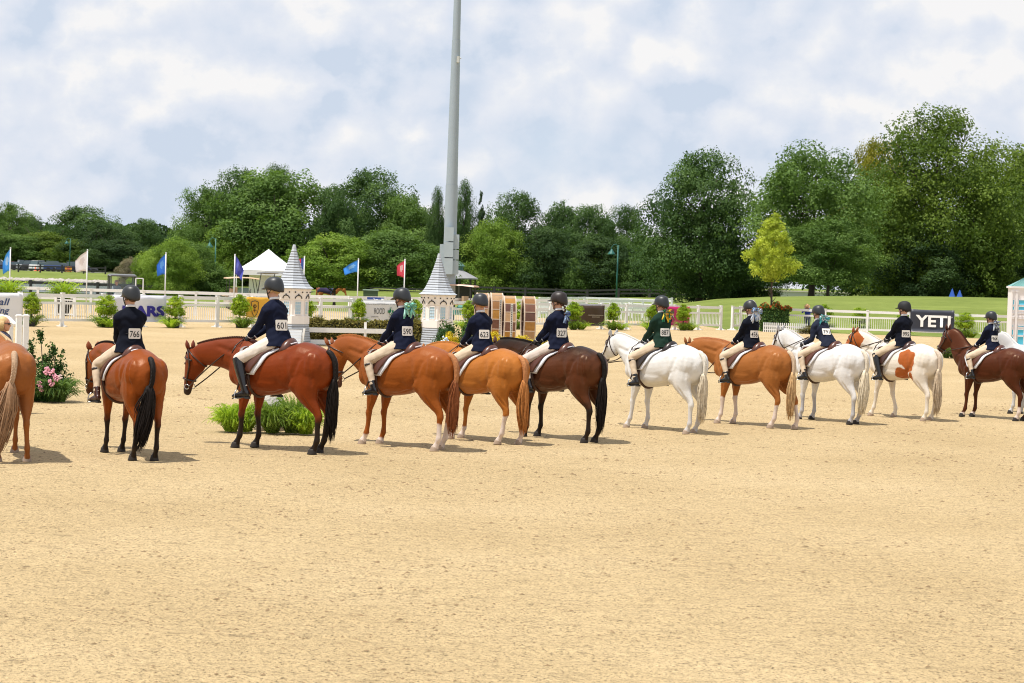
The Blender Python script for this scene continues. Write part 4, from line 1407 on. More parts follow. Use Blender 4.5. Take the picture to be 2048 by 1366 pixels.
# middle distance
for (px, ty, w, y, me_, lm, lb) in [
    (1030, 380, 150, 320, OAK, 'dark', 'dark rounded tree right of the spruce'),
    (1115, 402, 120, 330, ROUND, 'dark', 'broad dark tree behind the brown banner, left of two'),
    (1180, 412, 130, 318, OAK2, 'dark', 'broad dark tree behind the green lamp'),
    (1248, 408, 110, 326, OAK, 'dark', 'dark tree left of the gap of sky'),
    (1275, 470, 70, 330, ROUND, 'blue', 'small hazy tree in the gap of sky'),
    (1085, 455, 150, 300, OAK2, 'deep', 'deep green tree below the skyline at the centre'),
    (1200, 470, 170, 300, ROUND, 'deep', 'deep green tree below the skyline right of centre'),
    (925, 358, 62, 300, TALL, 'dark', 'slim dark tree just right of the light pole'),
    (870, 372, 50, 305, TALL, 'dark', 'slim dark tree just left of the light pole'),
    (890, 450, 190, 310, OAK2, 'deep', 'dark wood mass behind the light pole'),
    (735, 334, 205, 318, OAK, 'dark', 'tall dark tree behind the two flowering crab trees'),
    (812, 392, 150, 311, OAK2, 'mid', 'lighter green tree left of the light pole'),
    (670, 372, 120, 300, OAK2, 'dark', 'dark tree filling between the two tall central trees'),
    (552, 342, 255, 304, OAK2, 'mid', 'wide rounded mid green tree behind the white tent'),
    (475, 334, 170, 313, OAK, 'dark', 'tall dark tree at the left of the central clump'),
    (548, 328, 120, 315, TALL, 'dark', 'dark crown rising behind the wide rounded tree'),
    (405, 372, 135, 308, OAK, 'mid', 'green tree at the left end of the central clump'),
    (455, 445, 120, 301, ROUND, 'fresh', 'fresh green tree low in front of the central clump'),
    (640, 480, 160, 301, ROUND, 'dark', 'low dark tree behind the left tower'),
]:
    tree('broadleaf_tree', lb, px, 590, ty, w, y, me_, LM[lm], GB, .03)
tree('spruce_tree', 'pointed dark spruce standing right of the light pole', 957, 590, 384, 78, 318, SPRUCE, LM['blue'], GB, .03)
for (px, ty, w, y, me_, lm, lb) in [
    (985, 436, 128, 298, MAPLE, 'fresh', 'light green irregular tree behind the golf cart with orange roof'),
    (1010, 520, 120, 301, LOW, 'fresh', 'light green shrub at the foot of the irregular tree'),
    (925, 520, 110, 300, LOW, 'mid', 'green shrub behind the pavilion roof'),
]:
    tree('broadleaf_tree', lb, px, 592, ty, w, y, me_, LM[lm], GB, .02)
for i, px in enumerate(range(1050, 1300, 34)):
    tree('tall_shrub', 'bright green rounded shrub in the row behind the black fence, %s from its left end' % ['first', 'second', 'third', 'fourth', 'fifth', 'sixth', 'seventh', 'eighth'][i], px, 592, 508 + rnd.uniform(-6, 12), 64, 297 + (i % 3) * 3, LOW, LM['fresh'] if i % 3 else LM['mid'], 'shrub row behind the black fence', .0, 'shrub')
# the flowering crab trees
tree('crab_tree', 'small spreading light green tree, left one of the pair behind the towers', 668, 603, 466, 190, 150, ROUND, LM['fresh'], 'pair of small trees', .26)
tree('crab_tree', 'small spreading green tree, right one of the pair behind the towers', 795, 603, 455, 205, 152, ROUND, LM['mid'], 'pair of small trees', .26)
# shrubs by the pond
for (px, by, ty, w, y, me_, lm, lb) in [
    (345, 590, 474, 110, 172, MAPLE, 'fresh', 'tall fresh green shrub by the pond behind the blue flag'),
    (378, 590, 484, 120, 176, OAK2, 'mid', 'broad green shrub tree by the pond'),
    (298, 590, 500, 80, 178, ROUND, 'fresh', 'light green shrub left of the pond shrubs'),
    (425, 590, 532, 90, 176, LOW, 'mid', 'low green shrub right of the pond shrubs'),
    (262, 575, 514, 60, 215, ROUND, 'straw', 'pale dry brown shrub behind the utility vehicle')]:
    tree('pond_shrub', lb, px, by, ty, w, y, me_, LM.get(lm) or leafmat('leaf_straw', (.22, .19, .12), (.42, .36, .26)), 'shrubs by the pond', .02, 'shrub')
# far left trees
for (px, ty, w, y, me_, lm, lb) in [
    (15, 404, 110, 400, OAK, 'mid', 'green tree at the left edge'),
    (60, 430, 90, 430, ROUND, 'blue', 'hazy blue-green tree behind the left edge tree'),
    (160, 410, 165, 410, OAK, 'dark', 'dark rounded tree above the parked cars'),
    (285, 438, 90, 420, OAK2, 'dark', 'dark tree right of the shaded spreading tree'),
    (90, 462, 150, 380, ROUND, 'olive', 'olive tree over the parking row'),
    (30, 470, 130, 375, OAK2, 'mid', 'green tree over the left cars'),
    (205, 446, 150, 372, OAK, 'deep', 'dark brownish spreading tree right of the white flag'),
    (150, 480, 110, 370, ROUND, 'olive', 'olive green tree behind the orange sign'),
    (240, 480, 150, 365, OAK2, 'deep', 'low shaded tree behind the utility vehicle'),
    (320, 455, 60, 560, ROUND, 'blue', 'pale distant tree in the gap left of the central clump'),
    (350, 462, 90, 540, OAK2, 'blue', 'distant tree at the edge of the central clump'),
    (-30, 450, 120, 370, OAK2, 'mid', 'tree cut off by the left edge')]:
    tree('broadleaf_tree', lb, px, 540, ty, w, y, me_, LM[lm], GB, .02)
# far wood closing the view
rs = np.random.RandomState(3)
cs_ = []
for i in range(260):
    y = rs.uniform(430, 520); px = rs.uniform(-150, 2200)
    x = (px - 1024) / FPX * y
    cs_.append((x, y, rs.uniform(1, 7.5) + gz(x, y), rs.uniform(4, 7)))
cs_ = np.array(cs_)
idx = rs.randint(0, len(cs_), 60000)
d = rs.randn(60000, 3); d /= np.linalg.norm(d, axis=1, keepdims=True); d[:, 2] = np.abs(d[:, 2])
ctr = cs_[idx, :3] + d * cs_[idx, 3:4] * np.array([1, 1, .8])
co, tr_, tn = leaf_cloud(ctr, d, .55, rs, rs.rand(60000) * .7)
tag(ob('distant_wood', fastmesh('distant_wood', co, tr_, tn), LM['deep']), 'distant wooded skyline behind all the single trees', 'wood', kind='stuff')

# young yellow tree in its square planter
yt = at(1537, 640, 120)
root = tree('young_tree', 'slender young tree with bright yellow-green crown in the hedged planter', 1541, 640, 424, 116, 112.0, YOUNG, LM['yellow'], None, .42, tr=.085)
e = MB()
# ------------------------------------------------------------------ ferns and planted groups
def fern_mesh(seed, n=46, R=.55, H=.42, col=None, nl=9, wdt=.05):
    rs_ = random.Random(seed)
    co = []; tr = []; tn = []
    for i in range(n):
        a = rs_.uniform(0, 6.28); ln = R * rs_.uniform(.6, 1.1); h = H * rs_.uniform(.5, 1.15)
        tone = rs_.random(); dr = rs_.uniform(.42, .86); ln *= .80 + .25 * dr; bx, by = rs_.uniform(-.12, .12), rs_.uniform(-.12, .12)
        lx_, ly_ = math.cos(a), math.sin(a)
        prev = None
        for j in range(nl + 1):
            t = j / nl
            r_ = ln * t
            z = h * (1.25 - .35 * dr) * math.sin(t * 3.1 * dr) + .02
            c = np.array([lx_ * r_ + bx, ly_ * r_ + by, z])
            if prev is not None:
                w = wdt * R * 2.6 * (1 - t * .7) * rs_.uniform(.7, 1.2)
                side = np.array([-ly_, lx_, -.25])
                fwd_ = (c - prev)
                for sg in (1, -1):
                    b = len(co)
                    co += [prev, prev + fwd_ * .8, prev + side * sg * w + fwd_ * 1.1 + np.array([0, 0, -.02])]
                    tr.append((b, b + 1, b + 2)); tn += [tone * .8 + .1 * rs_.random()] * 3
            prev = c
    return fastmesh('fern', np.array(co), np.array(tr), np.array(tn))
FERN = [fern_mesh(1, 90, .55, .42), fern_mesh(2, 80, .6, .36, wdt=.04)]
BIGFERN = [fern_mesh(3, 240, .62, .40, nl=16, wdt=.040), fern_mesh(4, 240, .62, .36, nl=16, wdt=.036)]
def part_copy(name, me, m, parent, loc, sc=(1, 1, 1), rz=0.0):
    o = ob(name, me, None, parent)
    if not len(me.materials): me.materials.append(m)
    o.material_slots[0].link = 'OBJECT'; o.material_slots[0].material = m
    o.location = loc; o.scale = sc; o.rotation_euler = (0, 0, rz)
    return o
POT = mat('pot_black', (.02, .02, .02), .6)
def topiary(px, by, ty, y, w, label, tm=0):
    p = at(px, by, y); H = at(px, ty, y).z
    root = thing('potted_topiary', label, 'shrub', (p.x, p.y, 0), rnd.uniform(0, 6), 'clipped potted shrubs along the white fence')
    W_ = w / FPX * y
    part_copy('crown', (TOPI, TOPI2)[tm], LM['topi'], root, (0, 0, H * .37), (W_ * 1.12, W_ * 1.12, H * .63))
    e = MB(); e.tube([(0, 0, 0), (0, 0, H * .5)], .03, 6); e.build('stem', BARK, root)
    e = MB(); e.lathe([(.15, 0), (.19, .26), (.17, .26), (.16, .2)], n=12); e.build('pot', POT, root)
    part_copy('fern', FERN[0], LM['fresh'], root, (-.12, -.12, .0), (1.15, 1.15, 1.0), 1)
    part_copy('fern', FERN[1], LM['lime'], root, (.32, -.22, .0), (1.1, 1.0, .95), 3)
    return root
tops = [(62, 652, 584, 40, 0, 'beside the white banner at the left edge'), (213, 654, 590, 40, 1, 'just left of the rider 766'), (351, 655, 592, 38, 1, 'right of the MARS banner'), (479, 655, 588, 42, 0, 'between fence post and yellow banner'),
        (611, 656, 594, 38, 0, 'peeping out right of the left tower'), (717, 656, 596, 32, 0, 'left of the hospital banner'), (829, 657, 598, 36, 0, 'left of the right tower behind rider 590'), (937, 658, 600, 34, 0, 'right of the right tower'),
        (1028, 658, 603, 36, 1, 'between the brown wheels'), (1147, 659, 603, 40, 0, 'left of the brown banner behind rider 327'), (1226, 659.5, 605, 30, 0, 'right of the brown banner'), (1306, 660, 607, 32, 0, 'behind the rider in green'),
        (1366, 660.5, 608, 32, 0, 'in front of the pink banner'), (1648, 663, 608, 36, 0, 'behind the rider leaning forward'), (1718, 667, 615, 34, 1, 'left of rider 995'), (1812, 670, 617, 34, 0, 'behind the back of rider 995'), (1928, 675, 625, 36, 1, 'right of the YETI banner')]
for px, by, ty, w, tm, lb in tops:
    q = gp(px, by)
    topiary(px, by, ty, q.y - .6, w, 'clipped lime green shrub with fern skirt ' + lb, tm)
# two shrubs beyond the front fence on the left
for px, lb in ((18, 'at the left edge'), (128, 'over the fence left of the white flag')):
    p = at(px, 585, 98)
    root = thing('fern_shrub', 'leafy fern-like shrub beyond the white fence ' + lb, 'shrub', (p.x, p.y, 0), 0, 'shrubs between the two white fences')
    part_copy('foliage', FERN[0], LM['lime'], root, (0, 0, .75), (1.6, 1.6, 1.9))
    part_copy('foliage', FERN[1], LM['fresh'], root, (0, 0, .6), (1.6, 1.6, 1.9), 2)
    e = MB(); e.lathe([(.2, 0), (.42, .5), (.45, .85), (.4, .85)], n=12); e.build('pot', POT, root)

# ------------------------------------------------------------------ white arena fences
def fence(name, label, pts, spacing, H=1.34, picket=True, foot=True, m=WHITE, rails=((1.26, .14), (.95, .10), (.27, .11)), group=None, post=.125, cat='fence', sm=.045):
    root = thing(name, label, cat, tuple(pts[0]), 0, group)
    o0 = V(pts[0])
    P_ = []
    for a, b in zip(pts[:-1], pts[1:]):
        n = max(1, round((V(b) - V(a)).length / spacing))
        P_ += [V(a).lerp(V(b), i / n) for i in range(n)]
    P_.append(V(pts[-1]))
    e = MB(); e.box((0, 0, H / 2), (post, post, H)); e.box((0, 0, H + .02), (post + .03, post + .03, .04))
    e2 = e
    pm_ = e.mesh(); pm_.materials.append(m)
    fm = None
    if foot:
        f = MB(); f.box((0, 0, .025), (.10, .62, .05)); f.box((0, 0, .10), (.06, .34, .10), taper=.5); fm = f.mesh(); fm.materials.append(m)
    for i, p in enumerate(P_):
        q = P_[min(i + 1, len(P_) - 1)]; pr_ = P_[max(i - 1, 0)]
        rz = math.atan2((q - pr_).y, (q - pr_).x)
        z0 = gz(p.x, p.y) if H < 1.3 or name.startswith('black') else 0
        o = ob('post', pm_, None, root, p - o0 + V((0, 0, z0))); o.rotation_euler = (0, 0, rz + rnd.uniform(-.02, .02))
        if fm:
            o2 = ob('foot', fm, None, o)
        if i < len(P_) - 1:
            z1 = gz(q.x, q.y) if H < 1.3 or name.startswith('black') else 0
            for zr, h in rails:
                e = MB(); jit = rnd.uniform(-.008, .008)
                e.beam(p - o0 + V((0, 0, zr + z0 + jit)), q - o0 + V((0, 0, zr + z1 - jit)), sm, h)
                e.build('rail', m, root)
            if picket:
                e = MB()
                d_ = (q - p); L_ = d_.length; n = int(L_ / .115)
                for j in range(1, n):
                    c = p - o0 + d_ * (j / n)
                    e.box((c.x, c.y, (rails[1][0] + rails[2][0]) / 2), (.022, .022, rails[1][0] - rails[2][0]), rz)
                o3 = e.build('picket_panel', m, root); o3['kind'] = 'stuff'
    return P_, root
def off(p, d):
    return V((p.x, p.y + d, 0))
gx1, gx2 = gp(1441, 660.2), gp(1464, 660.4)
fence('white_fence', 'long white picket-panel fence along the back of the sand arena, left of its opening', [FL[0], FL[1], FL[2], V((gx1.x, gx1.y, 0))], 1.95)
fence('white_fence', 'white picket-panel fence right of the opening, in front of the grassy rise', [V((gx2.x, gx2.y, 0)), FL[3], FL[4], FL[5]], 2.3)
fence('white_fence', 'low white two-rail fence of the second ring behind the first fence', [V((X(-140, 104), 104, 0)), V((X(700, 108), 108, 0)), V((X(905, 115), 115, 0)), V((X(1150, 128), 128, 0)), V((X(1345, 150), 150, 0))], 2.6, 1.26, False, False, rails=((1.22, .16), (.72, .10)))
fence('white_fence', 'far white rail fence of the second ring curving behind the brown banner', [V((X(1080, 134), 134, 0)), V((X(1170, 150), 150, 0)), V((X(1260, 150), 150, 0)), V((X(1345, 142), 142, 0))], 2.6, 1.28, True, False)
fence('white_fence', 'white ring fence panel seen through the fence left of rider 766', [V((X(112, 97), 97, 0)), V((X(150, 97), 97, 0))], 1.0, 1.0, True, False, rails=((.93, .06), (.80, .06), (.1, .06)))
fence('black_fence', 'long black board fence in front of the central shrubs', [V((X(560, 292), 292, 0)), V((X(1300, 288), 288, 0)), V((X(1400, 270), 270, 0))], 4.6, 1.35, False, False, BLACKP, ((1.15, .26), (.62, .24)), post=.32, sm=.08)
fence('black_fence', 'black board fence between the pond and the far white fence at the left', [V((X(-140, 174), 174, 0)), V((X(330, 174), 174, 0))], 3.0, 1.05, False, False, BLACKP, ((.88, .24), (.30, .18)), post=.22, sm=.06)
fence('black_fence', 'far black fence along the grassy bank under the parked cars', [V((X(-140, 318), 318, 0)), V((X(210, 322), 322, 0))], 3.6, 1.3, False, False, BLACKP, ((1.0, .2), (.5, .2)), post=.25, sm=.08)

# ------------------------------------------------------------------ banners
def banner(px0, px1, by, z0, z1, colr, label, dy=.35, tilt=0.0, name='banner', rough=.5):
    a = gp(px0, by); b = gp(px1, by)
    ya = fence_y(a.x) - dy; yb = fence_y(b.x) - dy
    A = V((X(px0, ya), ya, z0)); B = V((X(px1, yb), yb, z0))
    root = thing(name, label, 'banner', A, 0, 'sponsor banners on the fence')
    u = (B - A); w = u.length; u.normalize()
    n = V((u.y, -u.x, 0))
    e = MB()
    G = 14
    for g_ in (0, 1):
        pass
    front = []; back_ = []
    for j in range(7):
        for i in range(G + 1):
            t = i / G; s_ = j / 6
            r = .018 * math.sin(t * 17 + s_ * 5 + px0) * math.sin(s_ * 3.1)
            sag = -.02 * math.sin(t * math.pi) * (s_ > .9)
            p = u * (w * t) + V((0, 0, (z1 - z0) * s_ + sag)) + n * (r + tilt * (1 - s_))
            front.append(p); back_.append(p - n * .008)
    K = len(front)
    F = []
    for j in range(6):
        for i in range(G):
            q = j * (G + 1) + i
            F.append((q, q + 1, q + G + 2, q + G + 1)); F.append((K + q, K + q + G + 1, K + q + G + 2, K + q + 1))
    ed = [(i, i + 1) for i in range(G)] + [(6 * (G + 1) + i, 6 * (G + 1) + i + 1) for i in range(G)] + [(j * (G + 1), (j + 1) * (G + 1)) for j in range(6)] + [(j * (G + 1) + G, (j + 1) * (G + 1) + G) for j in range(6)]
    F += [(a_, b_, K + b_, K + a_) for a_, b_ in ed]
    e.add(front + back_, F)
    e.build('cloth', mat('banner_cloth_%.2f_%.2f_%.2f' % colr, colr, rough, var=.05, vscale=1.5), root, True)
    def T(s, cx_, cz_, w_, h_, m_, bold=0.0, shear=0.0):
        """cx, cz as fractions of the banner, sizes in metres"""
        put_text(s, 'lettering', u * (w * cx_) + V((0, 0, (z1 - z0) * cz_)) + n * (.030 + tilt * (1 - cz_)), u, (0, 0, 1), w_, h_, m_, root, bold, shear)
    return root, T, w, z1 - z0, u, n
INDIGO = mat('print_indigo', (.035, .025, .30), .5); NAVYP = mat('print_navy', (.02, .05, .17), .5); BLKP = mat('print_black', (.02, .02, .02), .5); WHP = mat('print_white', (.85, .85, .85), .5); GRP = mat('print_green', (.0, .16, .06), .5)
root, T, w, h, u, n = banner(-70, 46, 652, .10, 1.34, (.72, .73, .75), 'white banner with blue italic lettering ending in all and ing, at the left edge')
T('all', .675, .71, .50, .27, NAVYP, .01, .25); T('ing', .665, .40, .52, .32, NAVYP, .01, .25)
root, T, w, h, u, n = banner(228, 334, 655, .22, 1.34, (.74, .73, .80), 'white banner with large indigo MARS lettering behind rider 766')
T('MARS', .56, .40, w * .80, .46, INDIGO, .05)
root, T, w, h, u, n = banner(494, 566, 655, .45, 1.36, (.74, .40, .03), 'yellow banner with black shield emblem and letters ARIAT beside the left tower')
T('ARIAT', .80, .42, 1.0, .30, BLKP, .04)
e = MB()
sh_ = [(-.20, .30), (-.10, .33), (0, .36), (.10, .33), (.20, .30), (.20, .0), (.12, -.22), (0, -.36), (-.12, -.22), (-.20, .0), (-.20, .30)]
cc = u * (w * .22) + V((0, 0, h * .42)) + n * .04
e.tube([cc + u * a + V((0, 0, b)) for a, b in sh_], .016, 4)
e.tube([cc + u * a + V((0, 0, b)) for a, b in ((-.09, .12), (0, .2), (.09, .12), (0, .02), (-.09, .12))], .016, 4)
e.tube([cc + u * a + V((0, 0, b)) for a, b in ((0, .2), (0, -.16))], .016, 4); e.tube([cc + u * a + V((0, 0, b)) for a, b in ((-.08, -.06), (.08, -.06))], .014, 4)
e.build('shield_emblem', BLKP, root)
root, T, w, h, u, n = banner(724, 842, 657, .22, 1.26, (.66, .66, .66), 'white horse hospital banner with grey lettering and green cross behind rider 590')
T('ROOD', .30, .56, .66, .27, BLKP, -.005); T('RIDDLE', .76, .56, .92, .27, BLKP, -.005); T('Official Equine Hospital of the USEF Pony Finals', .46, .86, w * .8, .06, BLKP)
T('LEXINGTON', .22, .30, .46, .055, BLKP, .01); T('SARATOGA', .52, .30, .44, .055, BLKP, .01); T('859.233.0371', .48, .14, .66, .10, BLKP)
e = MB(); c = u * (w * .485) + V((0, 0, h * .55)) + n * .045
for dx, dz, sx, sz in ((0, .0, .10, .36), (0, .0, .34, .12)):
    P_ = [c + u * (dx + a * sx / 2) + V((0, 0, dz + b * sz / 2)) + n * (.002 * (sx > .2)) for a, b in ((-1, -1), (1, -1), (1, 1), (-1, 1))]
    e.add(P_, [(0, 1, 2, 3)])
e.build('green_cross', GRP, root)
e = MB(); e.tube([c + n * .01 + u * a + V((0, 0, b)) for a, b in ((-.03, .16), (.03, .10), (.05, .02), (.0, -.05), (-.03, -.10), (.0, -.15))], .014, 5); e.build('horse_emblem', WHP, root)
root, T, w, h, u, n = banner(1140, 1211, 659, .18, 1.26, (.065, .032, .015), 'dark brown banner with fine white script behind rider 327')
CREAM = mat('print_cream', (.72, .62, .50), .5)
T('twood', .27, .60, .48, .20, CREAM, .0, .4)
for cz_, x0_, x1_, n_ in ((.47, .14, .34, 7), (.52, .52, .96, 16), (.43, .64, .86, 9)):      # small print too blurred to read
    e = MB()
    for i in range(n_):
        a_ = x0_ + (x1_ - x0_) * i / n_; b_ = a_ + (x1_ - x0_) / n_ * .62
        e.beam(u * (w * a_) + V((0, 0, h * cz_)) + n * .032, u * (w * b_) + V((0, 0, h * cz_)) + n * .032, .006, .030)
    o = e.build('small_print', CREAM, root); o['kind'] = 'stuff'
root, T, w, h, u, n = banner(1328, 1381, 660, .25, 1.28, (.55, .006, .13), 'bright pink banner with white Gu lettering partly behind a clipped shrub')
T('Gu', .30, .58, .42, .32, WHP, -.005)
root, T, w, h, u, n = banner(1823, 1911, 668, .28, 1.52, (.020, .024, .040), 'blue-black banner with big white YETI lettering on the right fence')
T('YETI', .52, .48, w * .80, .66, WHP, .03)
e = MB(); c = u * (w * .945) + V((0, 0, h * .68)) + n * .035
e.tube([c + u * (.03 * math.cos(a)) + V((0, 0, .03 * math.sin(a))) for a in np.linspace(0, 6.28, 10)], .006, 4); e.build('registered_mark', WHP, root)
# blue panel with a white pony on the far rail
y_ = 107.6
A = at(735, 598, y_)
root = thing('banner', 'small blue panel with white galloping pony on the far rail', 'banner', (A.x, y_ - .1, 1.03), 0, 'sponsor banners on the fence')
e = MB(); e.box((.45, 0, .12), (.92, .04, .26)); e.build('panel', mat('panel_blue', (.02, .06, .28), .5), root)
e = MB(); e.ell((.52, -.03, .10), (.12, .012, .045), 10, 6); e.tube([(.42, -.03, .11), (.36, -.03, .17), (.33, -.03, .16)], .02, 5); e.tube([(.6, -.03, .08), (.66, -.03, .02)], .012, 4); e.tube([(.44, -.03, .08), (.38, -.03, .03)], .012, 4); e.build('pony_emblem', WHP, root)

# ------------------------------------------------------------------ flags on poles
def flag(px, ty, y, colr, label, w=.9, h=1.05, side=-1, second=None, droop=.5, star=False):
    top = at(px, ty, y)
    root = thing('flag', label, 'flag', (top.x, y, 0), 0, 'flags along the far white fence')
    e = MB(); w *= .82; h *= .86; e.tube([(0, 0, 0), (0, 0, top.z)], .032, 8); e.ell((0, 0, top.z + .02), (.045, .045, .04), 8, 5); e.build('pole', mat('pole_white', (.7, .7, .7), .4), root, True)
    e = MB(); G, R_ = 12, 9
    fr = []; bk = []
    for j in range(R_ + 1):
        for i in range(G + 1):
            t = i / G; s_ = j / R_
            x = side * (.03 + w * t * (1 - .25 * droop * s_))
            z = top.z - .04 - h * s_ * (1 - .42 * t) - droop * .95 * t ** 1.3
            yv = .10 * math.sin(t * 9 + s_ * 3) * t
            fr.append(V((x, yv, z))); bk.append(V((x, yv + .012, z)))
    K = len(fr); F = []
    for j in range(R_):
        for i in range(G):
            q = j * (G + 1) + i
            F.append((q, q + 1, q + G + 2, q + G + 1)); F.append((K + q, K + q + G + 1, K + q + G + 2, K + q + 1))
    ed = [(i, i + 1) for i in range(G)] + [(R_ * (G + 1) + i, R_ * (G + 1) + i + 1) for i in range(G)] + [(j * (G + 1), (j + 1) * (G + 1)) for j in range(R_)] + [(j * (G + 1) + G, (j + 1) * (G + 1) + G) for j in range(R_)]
    F += [(a_, b_, K + b_, K + a_) for a_, b_ in ed]
    e.add(fr + bk, F)
    o = e.build('cloth', mat('flag_%.2f_%.2f_%.2f' % colr, colr, .7), root, True)
    if second:
        for si, c2 in enumerate(second):
            o.data.materials.append(mat('flag_%.2f_%.2f_%.2f' % c2, c2, .7))
        for p in o.data.polygons:
            c = p.center
            t = abs(c.x) / w; s_ = (top.z - c.z - droop * .95 * t ** 1.3) / (h * (1 - .42 * t))
            if second and len(second) == 2:       # blue hoist, red over white fly
                if t < .3: p.material_index = 1
                elif s_ > .48: p.material_index = 2
            else:                                  # emblem blotch
                if (t - .45) ** 2 + (s_ - .45) ** 2 < .05: p.material_index = 1
    return root
flag(21, 497, 104.4, (.05, .30, .75), 'light blue flag hanging limp at the left edge', .45, 1.35, -1, [(.35, .55, .80)], .7)
flag(175, 501, 104.6, (.72, .68, .68), 'white flag on a pole above the fence left', .75, 1.25, -1, [(.62, .55, .54)], .55)
flag(332, 507, 105, (.03, .16, .62), 'blue flag in front of the pond shrubs', .55, 1.25, -1, [(.10, .30, .72)], .6)
flag(470, 510, 106, (.05, .06, .36), 'violet blue flag left of the white tent', .55, 1.15, 1, [(.10, .12, .45)], .8)
flag(609, 514, 107, (.60, .02, .05), 'red white and blue state flag just right of the left tower', .75, .75, -1, [(.03, .07, .30), (.74, .74, .74)], .25)
flag(717, 519, 108, (.03, .22, .68), 'bright blue flag between the two towers', .95, .75, -1, [(.18, .42, .78)], .5)
flag(810, 520, 109, (.62, .06, .10), 'red flag with pale emblem left of the right tower', .50, 1.1, -1, [(.75, .45, .45)], .3)

# ------------------------------------------------------------------ light pole
y = 116
b = at(897, 590, y)
root = thing('light_pole', 'tall grey steel floodlight pole rising out of the picture, with cabinets at its foot', 'light pole', (b.x, y, 0))
PG = mat('galvanised', (.30, .36, .41), .55, var=.08, vscale=1.2)
segs = [(0, .40), (7.6, .355), (7.6, .335), (16, .245), (16, .23), (27, .15)]
for i in range(3):
    e = MB()
    (z0, r0), (z1, r1) = segs[2 * i], segs[2 * i + 1]
    e.lathe([(r0, z0), (r1, z1 + (.25 if i < 2 else 0))], n=12, cap=False); e.build('shaft', PG, root, True)
top = 16.1
e = MB(); e.box((.15, -.30, 15.1), (.16, .16, .36)); e.tube([(.10, -.2, 15.1), (.33, -.25, 15.2)], .03, 6); e.build('floodlight', mat('cabinet_grey', (.50, .52, .50), .5), root)
CG = mat('cabinet_grey2', (.36, .43, .47), .45, var=.1, vscale=2)
def px_z(py): return at(897, py, y - .5).z
for (xa, xb, ya_, yb_, dd) in ((878, 889, 488, 541, .25), (887, 905, 454, 483, .55), (887, 905, 484, 515, .55), (887, 905, 516, 549, .55), (905, 916, 468, 498, .3), (905, 916, 499, 519, .3), (905, 916, 520, 549, .3)):
    x0, x1 = X(xa, y) - b.x, X(xb, y) - b.x
    e = MB(); e.box(((x0 + x1) / 2, -dd - .1, (px_z(ya_) + px_z(yb_)) / 2), (x1 - x0, .34, px_z(ya_) - px_z(yb_) - .03)); e.build('cabinet', CG, root)

# ------------------------------------------------------------------ green street lamps
def lamp(px, ty, by, y, label):
    p = at(px, by, y); t = at(px, ty, y).z
    z0 = gz(p.x, y)
    root = thing('street_lamp', label, 'street lamp', (p.x, y, z0), 0, 'green gooseneck lamps')
    m = mat('lamp_green', (.015, .12, .10), .5)
    H = t - z0; k = H / 6.0
    e = MB(); e.tube([(0, 0, 0), (0, 0, H)], [.10 * k, .06 * k], 8); e.build('pole', m, root, True)
    e = MB(); e.tube(catmull([[0, 0, H * .93], [-.05 * k, 0, H * .99], [-.35 * k, 0, H * 1.01], [-.6 * k, 0, H * .97], [-.62 * k, 0, H * .92]], 3), .035 * k, 6); e.build('arm', m, root, True)
    e = MB(); e.lathe([(.07 * k, .0), (.12 * k, -.12 * k), (.34 * k, -.42 * k), (.40 * k, -.55 * k), (.30 * k, -.55 * k)], (-.62 * k, 0, H * .93), 12); e.build('shade', m, root, True)
lamp(1233, 490, 590, 210, 'green gooseneck street lamp right of centre in front of the dark trees')
lamp(429, 477, 575, 190, 'green gooseneck street lamp left of the white tent')
lamp(139, 477, 545, 328, 'green gooseneck street lamp by the parking row at the left')

